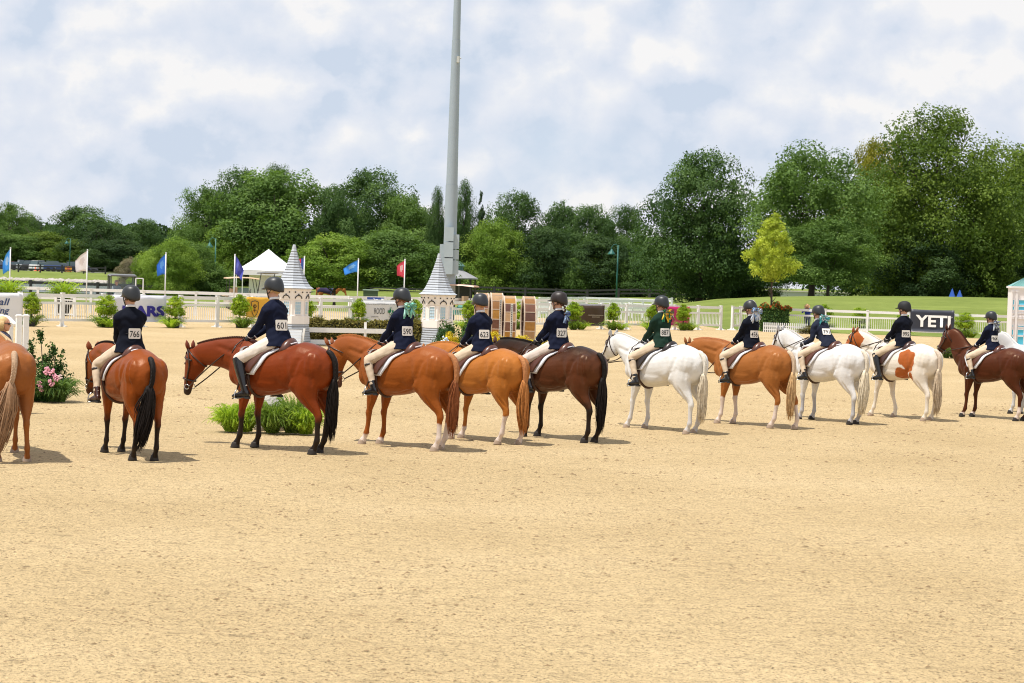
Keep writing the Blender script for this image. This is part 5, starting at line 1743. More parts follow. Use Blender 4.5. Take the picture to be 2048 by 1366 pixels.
# ------------------------------------------------------------------ castle towers of the jump
SH = mat('shingle_grey', (.42, .45, .49), .75, var=.16, vscale=7); SHW = mat('shingle_white', (.66, .68, .70), .7, var=.12, vscale=5)
CRM = mat('tower_cream', (.86, .81, .77), .6, var=.04); TB = mat('trim_black', (.02, .018, .018), .6); LTB = mat('window_blue', (.42, .60, .72), .3)
def ring(n, r, z, ph): return [V((r * math.cos(ph + 2 * math.pi * k / n), r * math.sin(ph + 2 * math.pi * k / n), z)) for k in range(n)]
def tower(px, by, y, label, k=1.0, ph=.42):
    p = at(px, by, y)
    root = thing('tower', label, 'tower', (p.x, y, 0), ph, 'two castle towers of the jump')
    n = 8
    # skirt of shingles under the band, flaring to the ground
    def courses(z0, z1, r0, r1, cnt, bell):
        zs_ = np.linspace(z0, z1, cnt + 1)
        for i in range(cnt):
            t0, t1 = i / cnt, (i + 1) / cnt
            ra = r0 + (r1 - r0) * (t0 ** bell); rb = r0 + (r1 - r0) * (t1 ** bell)
            e = MB()
            e.rings([ring(n, (ra + .022) * k, zs_[i] * k, 0), ring(n, (rb + .004) * k, zs_[i + 1] * k, 0)])
            e.build('shingle_course', SH, root)
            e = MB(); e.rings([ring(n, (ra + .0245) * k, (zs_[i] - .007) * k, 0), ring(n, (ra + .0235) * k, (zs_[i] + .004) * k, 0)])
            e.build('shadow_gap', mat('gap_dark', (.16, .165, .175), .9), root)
    courses(0.0, .72, .66, .53, 9, .55)
    e = MB(); e.rings([ring(n, .56 * k, .72 * k, 0), ring(n, .56 * k, .98 * k, 0), ring(n, .52 * k, .985 * k, 0), ring(n, .52 * k, 1.50 * k, 0), ring(n, .545 * k, 1.505 * k, 0), ring(n, .60 * k, 1.82 * k, 0), ring(n, .63 * k, 1.83 * k, 0), ring(n, .63 * k, 1.88 * k, 0)])
    e.build('wall', CRM, root)
    for f in range(n):
        a = 2 * math.pi * (f + .5) / n
        nn_ = V((math.cos(a), math.sin(a), 0)); uu = V((-math.sin(a), math.cos(a), 0))
        c5 = math.cos(math.pi / n)
        # window with glazing bars
        cw = nn_ * (.52 * c5 + .012) * k
        e = MB()
        for (du, z0_, z1_, w_) in ((-.105, 1.02, 1.46, .022), (.105, 1.02, 1.46, .022)):
            e.beam(cw + uu * du * k + V((0, 0, z0_ * k)), cw + uu * du * k + V((0, 0, z1_ * k)), w_ * k, .03 * k)
        for z_ in (1.02, 1.46):
            e.beam(cw - uu * .115 * k + V((0, 0, z_ * k)), cw + uu * .115 * k + V((0, 0, z_ * k)), .03 * k, .03 * k)
        wf = e.build('window', CRM, root)
        e = MB(); e.add([cw - nn_ * .006 + uu * a_ * .097 * k + V((0, 0, b_ * k)) for a_, b_ in ((-1, 1.03), (1, 1.03), (1, 1.45), (-1, 1.45))], [(0, 1, 2, 3)]); e.build('pane', LTB, wf)
        e = MB()
        for du in (-.035, .035):
            e.beam(cw + uu * du * k + V((0, 0, 1.03 * k)), cw + uu * du * k + V((0, 0, 1.45 * k)), .010 * k, .010 * k)
        for z_ in (1.13, 1.24, 1.35):
            e.beam(cw - uu * .097 * k + V((0, 0, z_ * k)), cw + uu * .097 * k + V((0, 0, z_ * k)), .010 * k, .010 * k)
        e.build('glazing_bars', WHITE, wf)
        # black arch tracery and dots under the eaves, on the sloping band
        def bp_(du, z_):
            r_ = np.interp(z_, [1.505, 1.82], [.545, .60]) * c5 + .014
            return nn_ * r_ * k + uu * du * k + V((0, 0, z_ * k))
        e = MB()
        e.tube([bp_(.115 * math.cos(t), 1.545 + .105 * math.sin(t)) for t in np.linspace(0, math.pi, 13)], .017 * k, 5)
        e.tube([bp_(0, 1.655), bp_(0, 1.70)], .020 * k, 5)
        for du in (-.125, .125):
            e.ell(bp_(du, 1.755), (.024 * k,) * 3, 8, 6)
        e.build('arch_tracery', TB, root)
    courses(1.88, 3.18, .66, .055, 15, .60)
    e = MB(); e.lathe([(.075 * k, 3.17 * k), (.05 * k, 3.28 * k), (.035 * k, 3.31 * k)], n=8); e.build('finial', SH, root)
    return root
tower(873, 690, 69.5, 'white and grey castle tower with pointed shingle roof between riders 590 and 623', 1.0, .03)
tower(583, 692, 68.0, 'white and grey castle tower with pointed shingle roof behind rider 601', 1.04, .08)
# sloping shingled wing with white edge board at the left tower
p = at(590, 690, 66.9)
root = thing('ramp_wing', 'white edged sloping shingle wing leaning on the left tower', 'jump wing', (p.x, p.y, 0))
e = MB(); e.beam((.22, 0, 0), (.30, .0, .62), .07, .10); e.build('edge_board', WHITE, root)
for i in range(6):
    e = MB(); e.box((-.05 + .03 * i * .4, -.25 + .05 * i, .08 + .09 * i), (.52 - .02 * i, .05, .085)); e.build('shingle_row', SHW, root)
# board fence jump with hedges between the towers
A = at(604, 692, 68.2); B = at(852, 692, 69.8)
root = thing('plank_jump', 'white two-plank fence of the jump between the two towers', 'jump fence', (A.x, A.y, 0))
d_ = B - A; d_.z = 0
def pz_(py, px=700): return at(px, py, 68.8).z
for (y0, y1) in ((666, 656.5), (690, 680.5)):
    for i in range(2):
        e = MB(); a_ = d_ * (i * .5); b_ = d_ * (i * .5 + .497)
        zc = (pz_(y0) + pz_(y1)) / 2
        e.beam(a_ + V((0, 0, zc)), b_ + V((0, 0, zc)), .04, pz_(y1) - pz_(y0)); e.build('plank', WHITE, root)
for t in (0, .5, 1):
    e = MB(); q = d_ * t; e.box((q.x, q.y + .06, .42), (.09, .07, .84)); e.build('post', WHITE, root)
def hedge_mesh(name, L_, D_, H_, n, size, seed, round_=.08):
    rs_ = np.random.RandomState(seed)
    A_ = np.array([L_ * H_, L_ * H_, L_ * D_ * 1.5, D_ * H_, D_ * H_]); f = rs_.choice(5, n, p=A_ / A_.sum())
    u_ = rs_.rand(n); v_ = rs_.rand(n)
    c = np.zeros((n, 3)); nn_ = np.zeros((n, 3))
    for k_, (fx, nv_) in enumerate([(lambda u, v: (u * L_, 0 * u - D_ / 2, v * H_), (0, -1, 0)), (lambda u, v: (u * L_, 0 * u + D_ / 2, v * H_), (0, 1, 0)), (lambda u, v: (u * L_, (v - .5) * D_, 0 * u + H_), (0, 0, 1)), (lambda u, v: (0 * u, (u - .5) * D_, v * H_), (-1, 0, 0)), (lambda u, v: (0 * u + L_, (u - .5) * D_, v * H_), (1, 0, 0))]):
        m_ = f == k_
        c[m_] = np.stack(fx(u_[m_], v_[m_]), 1); nn_[m_] = nv_
    c += rs_.randn(n, 3) * size * .8
    c[:, 2] += .03 * np.sin(c[:, 0] * 5) + .02 * np.sin(c[:, 0] * 13)
    co, tr, tn = leaf_cloud(c, nn_ + np.array([0, 0, .3]), size, rs_, rs_.rand(n))
    return fastmesh(name, co, tr, tn)
def hedge(px0, px1, y, z0, z1, depth, label, lm, n=5000, size=.035, seed=1, group=None):
    a = at(px0, 650, y); b = at(px1, 650, y)
    root = thing('box_hedge', label, 'hedge', (a.x, y, 0), 0, group)
    L_ = b.x - a.x
    o = ob('foliage', hedge_mesh('hedge', L_, depth, z1 - z0, n, size, seed), lm, root, (0, 0, z0))
    e = MB(); e.box((L_ / 2, 0, (z0 + z1) / 2), (L_ - .1, depth - .1, z1 - z0 - .1)); e.build('inner_twigs', mat('twig_dark', (.03, .035, .015), .9), root)
    return root
hedge(606, 842, 69.6, .05, pz_(644), .45, 'long low brownish box hedge behind the white planks', LM['brown'], 9000, .035, 2)
p = at(634, 690, 69.3)
root = thing('round_bush', 'rounded brown-green bush at the left end of the plank fence', 'bush', (p.x, p.y, 0)); part_copy('foliage', BUSH, LM['brown'], root, (0, 0, 0), (.95, .8, pz_(634)))
p = at(830, 690, 69.9)
root = thing('round_bush', 'rounded brown-green bush at the right end of the plank fence', 'bush', (p.x, p.y, 0)); part_copy('foliage', BUSH, LM['brown'], root, (0, 0, 0), (.5, .5, pz_(636, 830)))

# ------------------------------------------------------------------ brown wheel shaped standards
WB = [mat('panel_brown_%d' % i, c, .5, var=.35, vscale=6, det=8) for i, c in enumerate([(.19, .085, .055), (.30, .14, .045), (.12, .050, .035), (.44, .27, .14), (.42, .20, .035)])]
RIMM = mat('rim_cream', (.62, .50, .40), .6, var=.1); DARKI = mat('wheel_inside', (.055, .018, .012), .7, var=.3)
def wheel(px, ty, y, label, rz, seed, wdt=.42):
    top = at(px, ty, y).z; R_ = top / 2
    R_ = max(R_, .9)
    p = at(px, 680, y)
    root = thing('wheel_standard', label, 'jump standard', (p.x, y, 0), rz, 'brown wheel shaped standards')
    rr_ = random.Random(seed)
    n = 16
    zr = R_
    # stretched wheel: oval in profile, lying in the local YZ plane, width along X
    def P_(a, r, x): return V((x, math.sin(a) * r * .36, zr + math.cos(a) * r))
    for i in range(n):
        a0, a1 = 2 * math.pi * i / n + .012, 2 * math.pi * (i + 1) / n - .012
        e = MB()
        seg = [a0 + (a1 - a0) * t for t in (0, .33, .67, 1)]
        A_ = []
        for a in seg:
            A_.append([P_(a, R_, -wdt / 2 + .02), P_(a, R_, wdt / 2 - .02), P_(a, R_ - .03, wdt / 2 - .02), P_(a, R_ - .03, -wdt / 2 + .02)])
        e.rings(A_)
        c = WB[3] if i in (0, n - 1) else WB[rr_.randrange(5)]
        e.build('panel', c, root)
        e = MB()
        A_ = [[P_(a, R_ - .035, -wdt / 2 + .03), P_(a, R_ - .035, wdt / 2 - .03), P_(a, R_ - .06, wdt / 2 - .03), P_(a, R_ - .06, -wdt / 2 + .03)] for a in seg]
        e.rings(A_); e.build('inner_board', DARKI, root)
        e = MB(); e.beam(P_(a0 - .012, R_ - .01, -wdt / 2 + .02), P_(a0 - .012, R_ - .005, wdt / 2 - .02), .030, .030); e.build('joint_batten', RIMM, root)
    for sg in (-1, 1):
        e = MB()
        A_ = []
        for a in np.linspace(0, 2 * math.pi, 33)[:-1]:
            A_.append([P_(a, R_ + .012, sg * wdt / 2 - .02), P_(a, R_ + .012, sg * wdt / 2 + .02), P_(a, R_ - .13, sg * wdt / 2 + .02), P_(a, R_ - .13, sg * wdt / 2 - .02)])
        A_.append(A_[0]); e.rings(A_, False); e.build('rim', RIMM, root)
    return root
def cupstrip(px, ty, y, label):
    p = at(px, 690, y); top = at(px, ty, y).z
    root = thing('cup_track', label, 'jump cup track', (p.x, y, 0), 0, 'perforated metal jump cup tracks')
    e = MB(); e.box((0, 0, top / 2), (.085, .05, top)); e.build('strip', mat('strip_light', (.62, .60, .55), .4), root)
    e = MB()
    for i in range(int(top / .065)):
        e.box((0, -.028, .05 + i * .065), (.034, .012, .034))
    o = e.build('holes', TB, root); o['kind'] = 'stuff'
wheel(962, 586, 77, 'brown panelled wheel standard partly behind rider 623', .24, 1, .42)
wheel(990, 586, 75, 'tall brown panelled wheel standard, second from the left', .22, 2, .44)
wheel(1016, 592, 73, 'brown panelled wheel standard in the middle with an orange panel', .20, 3, .42)
wheel(1055, 593, 74.5, 'brown panelled wheel standard standing alone at the right of the group', .22, 4, .42)
cupstrip(965, 600, 75.8, 'black and white perforated metal strip at the leftmost brown wheel')
cupstrip(999, 599, 73.8, 'black and white perforated metal strip on the second brown wheel')
cupstrip(1021.5, 607, 71.8, 'black and white perforated metal strip on the middle brown wheel')

# ------------------------------------------------------------------ flowers and bushes by the jump
YEL = leafmat('petal_yellow', (.62, .48, .03), (.85, .72, .06), .25)
def bush(px, by, ty, y, w, label, lm, name='flower_bush', cat='bush', me_=None, extra=None):
    p = at(px, by, y); H = at(px, ty, y).z
    root = thing(name, label, cat, (p.x, y, 0), rnd.uniform(0, 6))
    W_ = w / FPX * y
    part_copy('foliage', me_ or BUSH, lm, root, (0, 0, 0), (W_ * 1.1, W_ * 1.1, H))
    return root, W_, H
bush(987, 700, 664, 62, 50, 'bright yellow flowering bush behind the head of the dark brown horse', YEL)
bush(898, 700, 664, 63, 34, 'yellow flowering bush just left of rider 623', YEL)
bush(1042, 700, 671, 66, 60, 'low yellow flowering bush at the foot of the wheel standards', YEL)
bush(1083, 700, 666, 66, 34, 'golden flowering bush left of the elbow of rider 327', leafmat('petal_gold', (.34, .27, .02), (.60, .48, .04), .25))
# leafy upright laurels right of the right tower
def laurel(px, by, ty, y, w, label, shoots=9, flowers=None):
    root, W_, H = bush(px, by, ty + 18, y, w, label, LM['bushg'], 'laurel_bush')
    rs_ = np.random.RandomState(px)
    C, Nn = [], []
    for i in range(shoots):
        a = rs_.rand() * 6.28; r0 = W_ * .28 * rs_.rand() ** .5
        b0 = np.array([math.cos(a) * r0, math.sin(a) * r0, H * .55]); ln = H * (.30 + .3 * rs_.rand())
        tip = b0 + np.array([math.cos(a) * .25 * ln, math.sin(a) * .25 * ln, ln])
        for t in np.linspace(0, 1, 34):
            C.append(b0 + (tip - b0) * t + rs_.randn(3) * .022); Nn.append(rs_.randn(3) + (0, 0, .6))
    co, tr, tn = leaf_cloud(np.array(C), np.array(Nn), .042, rs_, rs_.rand(len(C)), .45)
    part_copy('shoot_leaves', fastmesh('shoots', co, tr, tn), LM['bushg'], root, (0, 0, 0))
    return root
laurel(893, 700, 628, 64, 46, 'dark glossy upright bush right of the right tower', 8)
laurel(930, 700, 634, 65, 40, 'dark glossy upright bush left of rider 623 shoulder', 6)
def blossom(px, py, y, r, c, label, grp='blossoms in the flower arrangements'):
    p = at(px, py, y)
    e = MB()
    rr_ = random.Random(int(px * 7 + py))
    for ring_ in range(3):
        for j in range(5 + ring_ * 2):
            a = rr_.uniform(0, 6.28); t = .35 + .32 * ring_
            e.ell(V((math.cos(a) * r * t, -abs(math.sin(a * .5)) * r * .4, math.sin(a) * r * t)), (r * .33, r * .22, r * .30), 6, 5, Matrix.Rotation(a, 3, 'Y'))
    o = e.build('blossom', mat('petal_%.2f_%.2f_%.2f' % c, c, .7, var=.2, vscale=12), None, True, p)
    return tag(o, label, 'flower', grp)
blossom(890, 680, 62.6, .11, (.55, .66, .80), 'pale blue hydrangea bloom left of the glove of rider 623')
blossom(886, 686, 62.4, .08, (.60, .70, .78), 'smaller pale blue bloom below the hydrangea at rider 623')
# arrangement with pink peonies at the left
yA = gp(105, 806).y + .35
def A_at(px, py, dy=0): return at(px, py, yA + dy)
root = laurel(96, 800, 690, yA + .1, 70, 'dark glossy shrub with upright shoots in the flower arrangement at the left', 4)
for (px, tpx, ty) in ((81, 81, 664), (64, 62, 682), (106, 104, 690)):
    b_ = A_at(px + 4, 730) ; t_ = A_at(tpx, ty)
    e = MB(); o0 = V(root.location)
    R_ = root.rotation_euler.z
    rt = Matrix.Rotation(-R_, 3, 'Z')
    e.tube([rt @ (b_ - o0), rt @ (t_ - o0)], .008, 5); e.build('stem', BARK, root)
    rs_ = np.random.RandomState(int(px))
    C = np.array([list(rt @ (b_.lerp(t_, s_) - o0)) for s_ in rs_.uniform(.45 if px != 81 else .72, 1.02, 90)]) + rs_.randn(90, 3) * .035
    co, tr, tn = leaf_cloud(C, rs_.randn(90, 3), .035, rs_, rs_.rand(90) * .7, .5)
    part_copy('shoot_leaves', fastmesh('tip', co, tr, tn), LM['bushg'], root, (0, 0, 0))
for i, (px, by, s_, m_) in enumerate(((118, 808, 1.05, 'mid'), (88, 808, 1.1, 'bushg'), (70, 806, .9, 'bushg'), (104, 806, 1.15, 'mid'))):
    p = A_at(px, by, -.15); 
    root2 = thing('fern', 'arching dark fern under the pink peonies, %s' % ['far right', 'front middle', 'at the horse leg', 'centre right'][i], 'fern', (p.x, p.y, 0), i * 1.3, 'ferns around the peonies')
    part_copy('fronds', BIGFERN[i % 2], LM[m_], root2, (0, 0, 0), (.62 * s_, .62 * s_, .85 * s_))
for (px, py, r, lb) in ((95, 742, .062, 'left one of the top pair'), (106, 746, .062, 'right one of the top pair'), (102, 766, .058, 'single one in the middle'), (113, 757, .05, 'right of the middle one'), (79, 767, .04, 'uppermost of the left trio'), (81, 773, .042, 'middle of the left trio'), (83, 778, .042, 'lowest of the left trio'), (121, 754, .035, 'palest one at the right')):
    blossom(px, py, yA - .42, r, (.80, .36, .46) if lb[:4] != 'pale' else (.80, .60, .60), 'pink peony in the arrangement at the left, ' + lb, 'pink peonies')
# white jump posts at the left
yP = 47
for i, (px, ty, w, lb) in enumerate(((38, 633, 13, 'left one of the close pair'), (52, 633, 13, 'right one of the close pair'), (22, 648, 10, 'behind the handler'))):
    a = at(px, ty, yP + (i == 2) * 1.0)
    root = thing('jump_post', 'white square jump standard post at the left edge, ' + lb, 'jump post', (a.x, a.y, 0), .5, 'white jump posts at the left')
    wd = w / FPX * yP
    e = MB(); e.box((0, 0, a.z / 2), (wd * .8, wd * .8, a.z)); e.build('shaft', WHITE, root)
    e = MB(); e.box((0, 0, a.z + .015), (wd * .95, wd * .95, .03)); e.box((0, 0, a.z + .04), (wd * .8, wd * .8, .02), taper=.6); e.build('cap', WHITE, root)
p0, p1 = at(18, 634, yP + .6), at(36, 647, yP + .1)
root = thing('curved_rail', 'curved white top rail running into the white posts at the left', 'jump rail', (p0.x, p0.y, 0))
e = MB(); e.tube(catmull([[-.9, .3, p0.z - .02], [-.25, .1, p0.z + .01], [0, 0, p0.z - .03], [.12, -.1, p0.z - .12], [.24, -.3, p1.z - .03]], 4), .045, 8); e.build('rail', WHITE, root, True)
# big ferns and pale trunk behind horse 601
yF = gp(530, 873).y + .55
for i, (px, s_, m_, lb) in enumerate(((462, .95, 'lime', 'leftmost, feathery'), (492, .9, 'lime', 'second from the left'), (545, 1.1, 'fresh', 'in the middle, broad leaved'), (585, 1.15, 'fresh', 'right of the middle'), (612, .95, 'lime', 'rightmost, tall, behind the hind leg'))):
    p = at(px, 860, yF + .1 * (i % 2))
    root = thing('fern', 'lush bright green fern under the bay horse 601, ' + lb, 'fern', (p.x, p.y, 0), i, 'ferns under horse 601')
    part_copy('fronds', BIGFERN[i % 2], LM[m_], root, (0, 0, 0), (.62 * s_, .55 * s_, .82 * s_))
    part_copy('fronds', BIGFERN[(i + 1) % 2], LM[m_], root, (0, 0, .02), (.42 * s_, .42 * s_, 1.0 * s_), 2)
p = at(545, 850, yF + .8)
e = MB(); e.lathe([(.30, 0), (.24, .15), (.19, .32), (.17, .52), (.10, .55)], n=14)
tag(e.build('tree_stump', mat('stump_pale', (.40, .38, .34), .95, var=.3, vscale=14, bump=.03, bscale=20), None, True, (p.x, p.y, 0)), 'pale grey stump standing among the ferns under horse 601', 'stump')
# green plants at the right between the horses
for i, (px, s_) in enumerate(((1893, 1.0), (1906, 1.0))):
    y = gp(px, 717).y + .3
    p = at(px, 700, y)
    root = thing('leafy_plant', 'low dark green plant with white tips under the chestnut head at the right, %s one' % ('left', 'right')[i], 'plant', (p.x, p.y, 0), i, 'low plants at the right')
    part_copy('foliage', BIGFERN[i], LM['mid'], root, (0, 0, 0), (.6, .6, .9))
# planter with hedge, red flowers, picket fence, brush pile
hy = 111.9
hedge(1524, 1573, hy, .0, at(1545, 622, hy).z, 1.0, 'square clipped dark green hedge around the young yellow tree', LM['bushg'], 7000, .05, 7)
p = at(1545, 640, hy)
rs_ = np.random.RandomState(8)
root = thing('flower_bed', 'mound of red and orange flowers on top of the square hedge', 'flowers', (p.x, hy, 0))
zt = at(1545, 622, hy).z
c = np.stack([rs_.uniform(-1.0, 1.0, 1500), rs_.uniform(-.6, .4, 1500), np.zeros(1500)], 1)
c[:, 2] = zt + rs_.rand(1500) ** .6 * (.48 * np.cos(c[:, 0] * 1.2) * (.8 + .3 * np.sin(c[:, 0] * 9)))
co, tr, tn = leaf_cloud(c, rs_.randn(1500, 3) + (0, -.3, 1), .06, rs_, rs_.rand(1500)); part_copy('leaves', fastmesh('fl', co, tr, tn), LM['mid'], root, (0, 0, 0))
k_ = rs_.rand(1500) < .22
co, tr, tn = leaf_cloud(c[k_] + (0, -.05, .05), rs_.randn(k_.sum(), 3) + (0, -1, 1), .055, rs_, rs_.rand(k_.sum())); part_copy('petals', fastmesh('fp', co, tr, tn), leafmat('petal_red', (.45, .04, .015), (.70, .12, .03), .2), root, (0, 0, 0))['kind'] = 'stuff'
A = at(1527, 662, 110.6); B = at(1612, 663, 110.6)
root = thing('picket_fence', 'small low white picket fence with pointed gaps in front of the hedge', 'picket fence', (A.x, 110.6, 0), 0)
d_ = V((B.x - A.x, -.3, 0)); n = 21
ht = at(1560, 645.5, 112).z
for i in range(n + 1):
    q = d_ * (i / n)
    e = MB(); e.box((q.x, q.y - .03, ht / 2), (.062, .022, ht)); e.box((q.x, q.y - .03, ht + .012), (.062, .022, .024), taper=.4); e.build('picket', WHITE, root)
for z_ in (ht * .28, ht * .66):
    e = MB(); e.beam(V((0, 0, z_)), d_ + V((0, 0, z_)), .03, .07); e.build('rail', WHITE, root)
root, W_, H = bush(1622, 668, 651, gp(1622, 668).y, 52, 'pile of dry olive brush in front of the white fence', leafmat('leaf_dry', (.12, .11, .03), (.28, .24, .08), .15), 'brush_pile', 'brush pile')

# ------------------------------------------------------------------ toy mansion standard at the right edge
ym = 82
a = at(2019, 700, ym)
root = thing('mansion_standard', 'white toy mansion jump standard with teal roof and bright blue windows at the right edge', 'jump standard', (a.x, ym, 0), 0)
PW = mat('mansion_white', (.78, .75, .76), .5, var=.03); TEAL = mat('roof_teal', (.15, .34, .32), .5, var=.15, vscale=10); SKY_ = mat('pane_blue', (.08, .50, .70), .3)
def mz(py): return at(2019, py, ym).z
Wm = 1.5
ztop = mz(576)
e = MB(); e.box((Wm / 2 + .02, .35, ztop / 2), (Wm, .7, ztop)); e.build('wall', PW, root)
e = MB(); e.box((Wm / 2 + .02, .35, ztop + .04), (Wm + .12, .82, .08)); e.build('cornice', PW, root)
e = MB(); e.add([(-.02, -.04, ztop + .08), (Wm + .06, -.04, ztop + .08), (Wm + .06, .74, ztop + .08), (-.02, .74, ztop + .08), (.55, .35, ztop + .42), (Wm - .5, .35, ztop + .42)], [(0, 1, 5, 4), (1, 2, 5), (2, 3, 4, 5), (3, 0, 4), (0, 3, 2, 1)]); rf = e.build('roof', TEAL, root)
for i in range(14):
    t = i / 13
    e = MB(); xb = -.02 + (Wm + .08) * t; xt = .55 + (Wm - 1.05) * t
    e.beam((xb, -.05, ztop + .085), (xt, .34, ztop + .425), .014, .014); e.build('roof_rib', TEAL, rf)
for (x0, x1) in ((.0, .03), (.16, .24), (.60, .68), (1.04, 1.12), (1.46, 1.52)):
    e = MB(); e.box(((x0 + x1) / 2 + .01, -.03, ztop * .47), (x1 - x0, .05, ztop * .94)); e.box(((x0 + x1) / 2 + .01, -.035, ztop * .955), (x1 - x0 + .04, .07, .05)); e.build('column', PW, root)
for (x0, x1) in ((.05, .13), (.28, .56), (.72, 1.0), (1.16, 1.42)):
    for (ya_, yb_) in ((599, 609.5), (612, 620), (650, 653.5), (658, 670), (672, 690)):
        z0, z1 = mz(yb_), mz(ya_)
        e = MB(); e.add([(x0, -.010, z0), (x1, -.010, z0), (x1, -.010, z1), (x0, -.010, z1)], [(0, 1, 2, 3)])
        w_ = MB()
        for s0, s1 in (((x0, z0), (x1, z0)), ((x1, z0), (x1, z1)), ((x1, z1), (x0, z1)), ((x0, z1), (x0, z0))):
            w_.beam((s0[0], -.02, s0[1]), (s1[0], -.02, s1[1]), .03, .03)
        wo_ = w_.build('window', PW, root); e.build('pane', SKY_, wo_)
    e = MB()
    z0, z1 = mz(637), mz(626)
    e.beam((x0, -.05, z0), (x1, -.05, z0), .04, .02); e.beam((x0, -.05, z1), (x1, -.05, z1), .04, .02)
    nb = max(2, int((x1 - x0) / .055))
    for j in range(nb + 1):
        xx = x0 + (x1 - x0) * j / nb
        e.lathe([(.008, 0), (.018, (z1 - z0) * .3), (.007, (z1 - z0) * .6), (.014, z1 - z0)], (xx, -.05, z0), 6)
    o = e.build('balustrade', PW, root)

# ------------------------------------------------------------------ tents, carts, vehicles
def persp(px, y): return X(px, y)
yt_ = 135
def tz(py, px=530): return at(px, py, yt_).z
x0, x1 = X(470, yt_), X(588, yt_)
cxm = X(530, yt_)
root = thing('canopy_tent', 'white peaked canopy tent behind the left tower', 'tent', (cxm, yt_ + 1.5, 0))
e = MB(); hw = (x1 - x0) / 2
ze = tz(541); zp = tz(498)
rings_ = []
for t in (0, .25, .5, .75, 1):
    r = hw * (1 - t) ** 1.0 + .02; z = ze + (zp - ze) * (t ** 1.18)
    rings_.append([V((r * sx, r * sy * .8, z)) for sx, sy in ((-1, -1), (0, -1), (1, -1), (1, 0), (1, 1), (0, 1), (-1, 1), (-1, 0))])
e.rings(rings_, True); TW = mat('tent_white', (.84, .84, .84), .6, bump=.01, bscale=2)
e.build('canopy', TW, root)
e = MB()
for sx0, sy0, sx1, sy1 in ((-1, -1, 1, -1), (1, -1, 1, 1), (1, 1, -1, 1), (-1, 1, -1, -1)):
    a_ = V((sx0 * hw, sy0 * hw * .8, ze - .16)); b_ = V((sx1 * hw, sy1 * hw * .8, ze - .16))
    e.beam(a_, b_, .02, .34)
e.build('valance', mat('valance_grey', (.70, .70, .71), .7), root)
e = MB(); e.box((hw * .1, hw * .78, ze * .5 - .1), (hw * 1.7, .03, ze - .3)); e.build('back_wall', TW, root)
for sx, sy in ((-1, -1), (1, -1), (1, 1), (-1, 1)):
    e = MB(); e.box((sx * (hw - .05), sy * (hw * .8 - .05), ze / 2), (.06, .06, ze)); e.build('leg', WHITE, root)
def cart(px, by, y, rz, label, roofc=(.50, .33, .20), bodyc=(.55, .55, .55), k=1.0, windshield=True, long=False):
    p = at(px, by, y)
    root = thing('golf_cart', label, 'golf cart', (p.x, y, 0), rz, 'golf carts beyond the fences')
    bm = mat('cart_%.2f_%.2f' % (bodyc[0], bodyc[1]), bodyc, .3)
    e = MB()
    st = [(-1.15, .45, .30), (-1.0, .60, .52), (-.3, .62, .55), (.0, .40, .22), (.5, .40, .22), (.75, .62, .48), (1.05, .60, .40), (1.2, .45, .2)]
    e.rings([[V((x, sy * w_ * 1.0, .32 + h_ * (sz if sz > 0 else 0))) for sy, sz in ((-1, 0), (1, 0), (1, .8), (.8, 1), (-.8, 1), (-1, .8))] for x, w_, h_ in st])
    e.build('body', bm, root)
    e = MB(); e.box((-.25, 0, .92), (.55, 1.0, .14)); e.box((-.52, 0, 1.14), (.12, 1.0, .42)); e.build('seat', mat('cart_seat', (.42, .30, .18), .7), root)
    if long:
        e = MB(); e.box((-1.0, 0, .85), (.5, 1.0, .12)); e.box((-.78, 0, 1.06), (.1, 1.0, .4)); e.build('rear_seat', mat('cart_seat'), root)
    e = MB(); e.rings([[V((x, sy * .62, z)) for sy, z in ((-1, z_), (1, z_), (.9, z_ + .07), (-.9, z_ + .07))] for x, z_ in ((-1.15, 1.86), (-.5, 1.92), (.3, 1.92), (.85, 1.86))]); e.build('roof', mat('cart_roof_%.2f' % roofc[0], roofc, .5), root)
    for sx, bx in ((-.95, -1.0), (.62, .85)):
        for sy in (-.54, .54):
            e = MB(); e.tube([(bx, sy, .7), (sx, sy, 1.88)], .022, 6); e.build('roof_post', mat('cart_black', (.03, .03, .03), .5), root)
    if windshield:
        e = MB(); e.add([(.88, -.52, .8), (.88, .52, .8), (.66, .52, 1.84), (.66, -.52, 1.84)], [(0, 1, 2, 3)]); e.build('windscreen', mat('clear_sheet', (.7, .75, .78), .15, alpha=.45), root)
    e = MB(); e.tube([(.55, -.25, .8), (.35, -.25, 1.12)], .018, 5); e.tube([V((.35 + .05 * math.sin(a), -.25 + .16 * math.cos(a), 1.12 + .15 * math.sin(a))) for a in np.linspace(0, 6.28, 13)], .015, 5); e.build('steering_wheel', mat('cart_black'), root)
    for x in (-.8, .8):
        for sy in (-.5, .5):
            e = MB(); e.rings([[V((x + r * math.cos(a), sy + yy_, .23 + r * math.sin(a))) for a in np.linspace(0, 2 * math.pi, 14, endpoint=False)] for r, yy_ in ((.19, -.09), (.23, -.07), (.23, .07), (.19, .09))]); e.build('wheel', RUBBER, root)
    root.scale = (k, k, k)
    return root
cart(555, 590, 122, 2.6, 'grey golf cart with dark roof parked under the white tent', (.12, .12, .12), (.45, .46, .48), 1.25)
cart(487, 590, 128, .3, 'golf cart with tan seats and cream roof left of the tent', (.60, .42, .26), (.50, .46, .40), 1.05, False, True)
cart(912, 600, 116, 2.9, 'golf cart with orange-tan roof beside the light pole', (.66, .42, .30), (.05, .22, .18), 1.05)
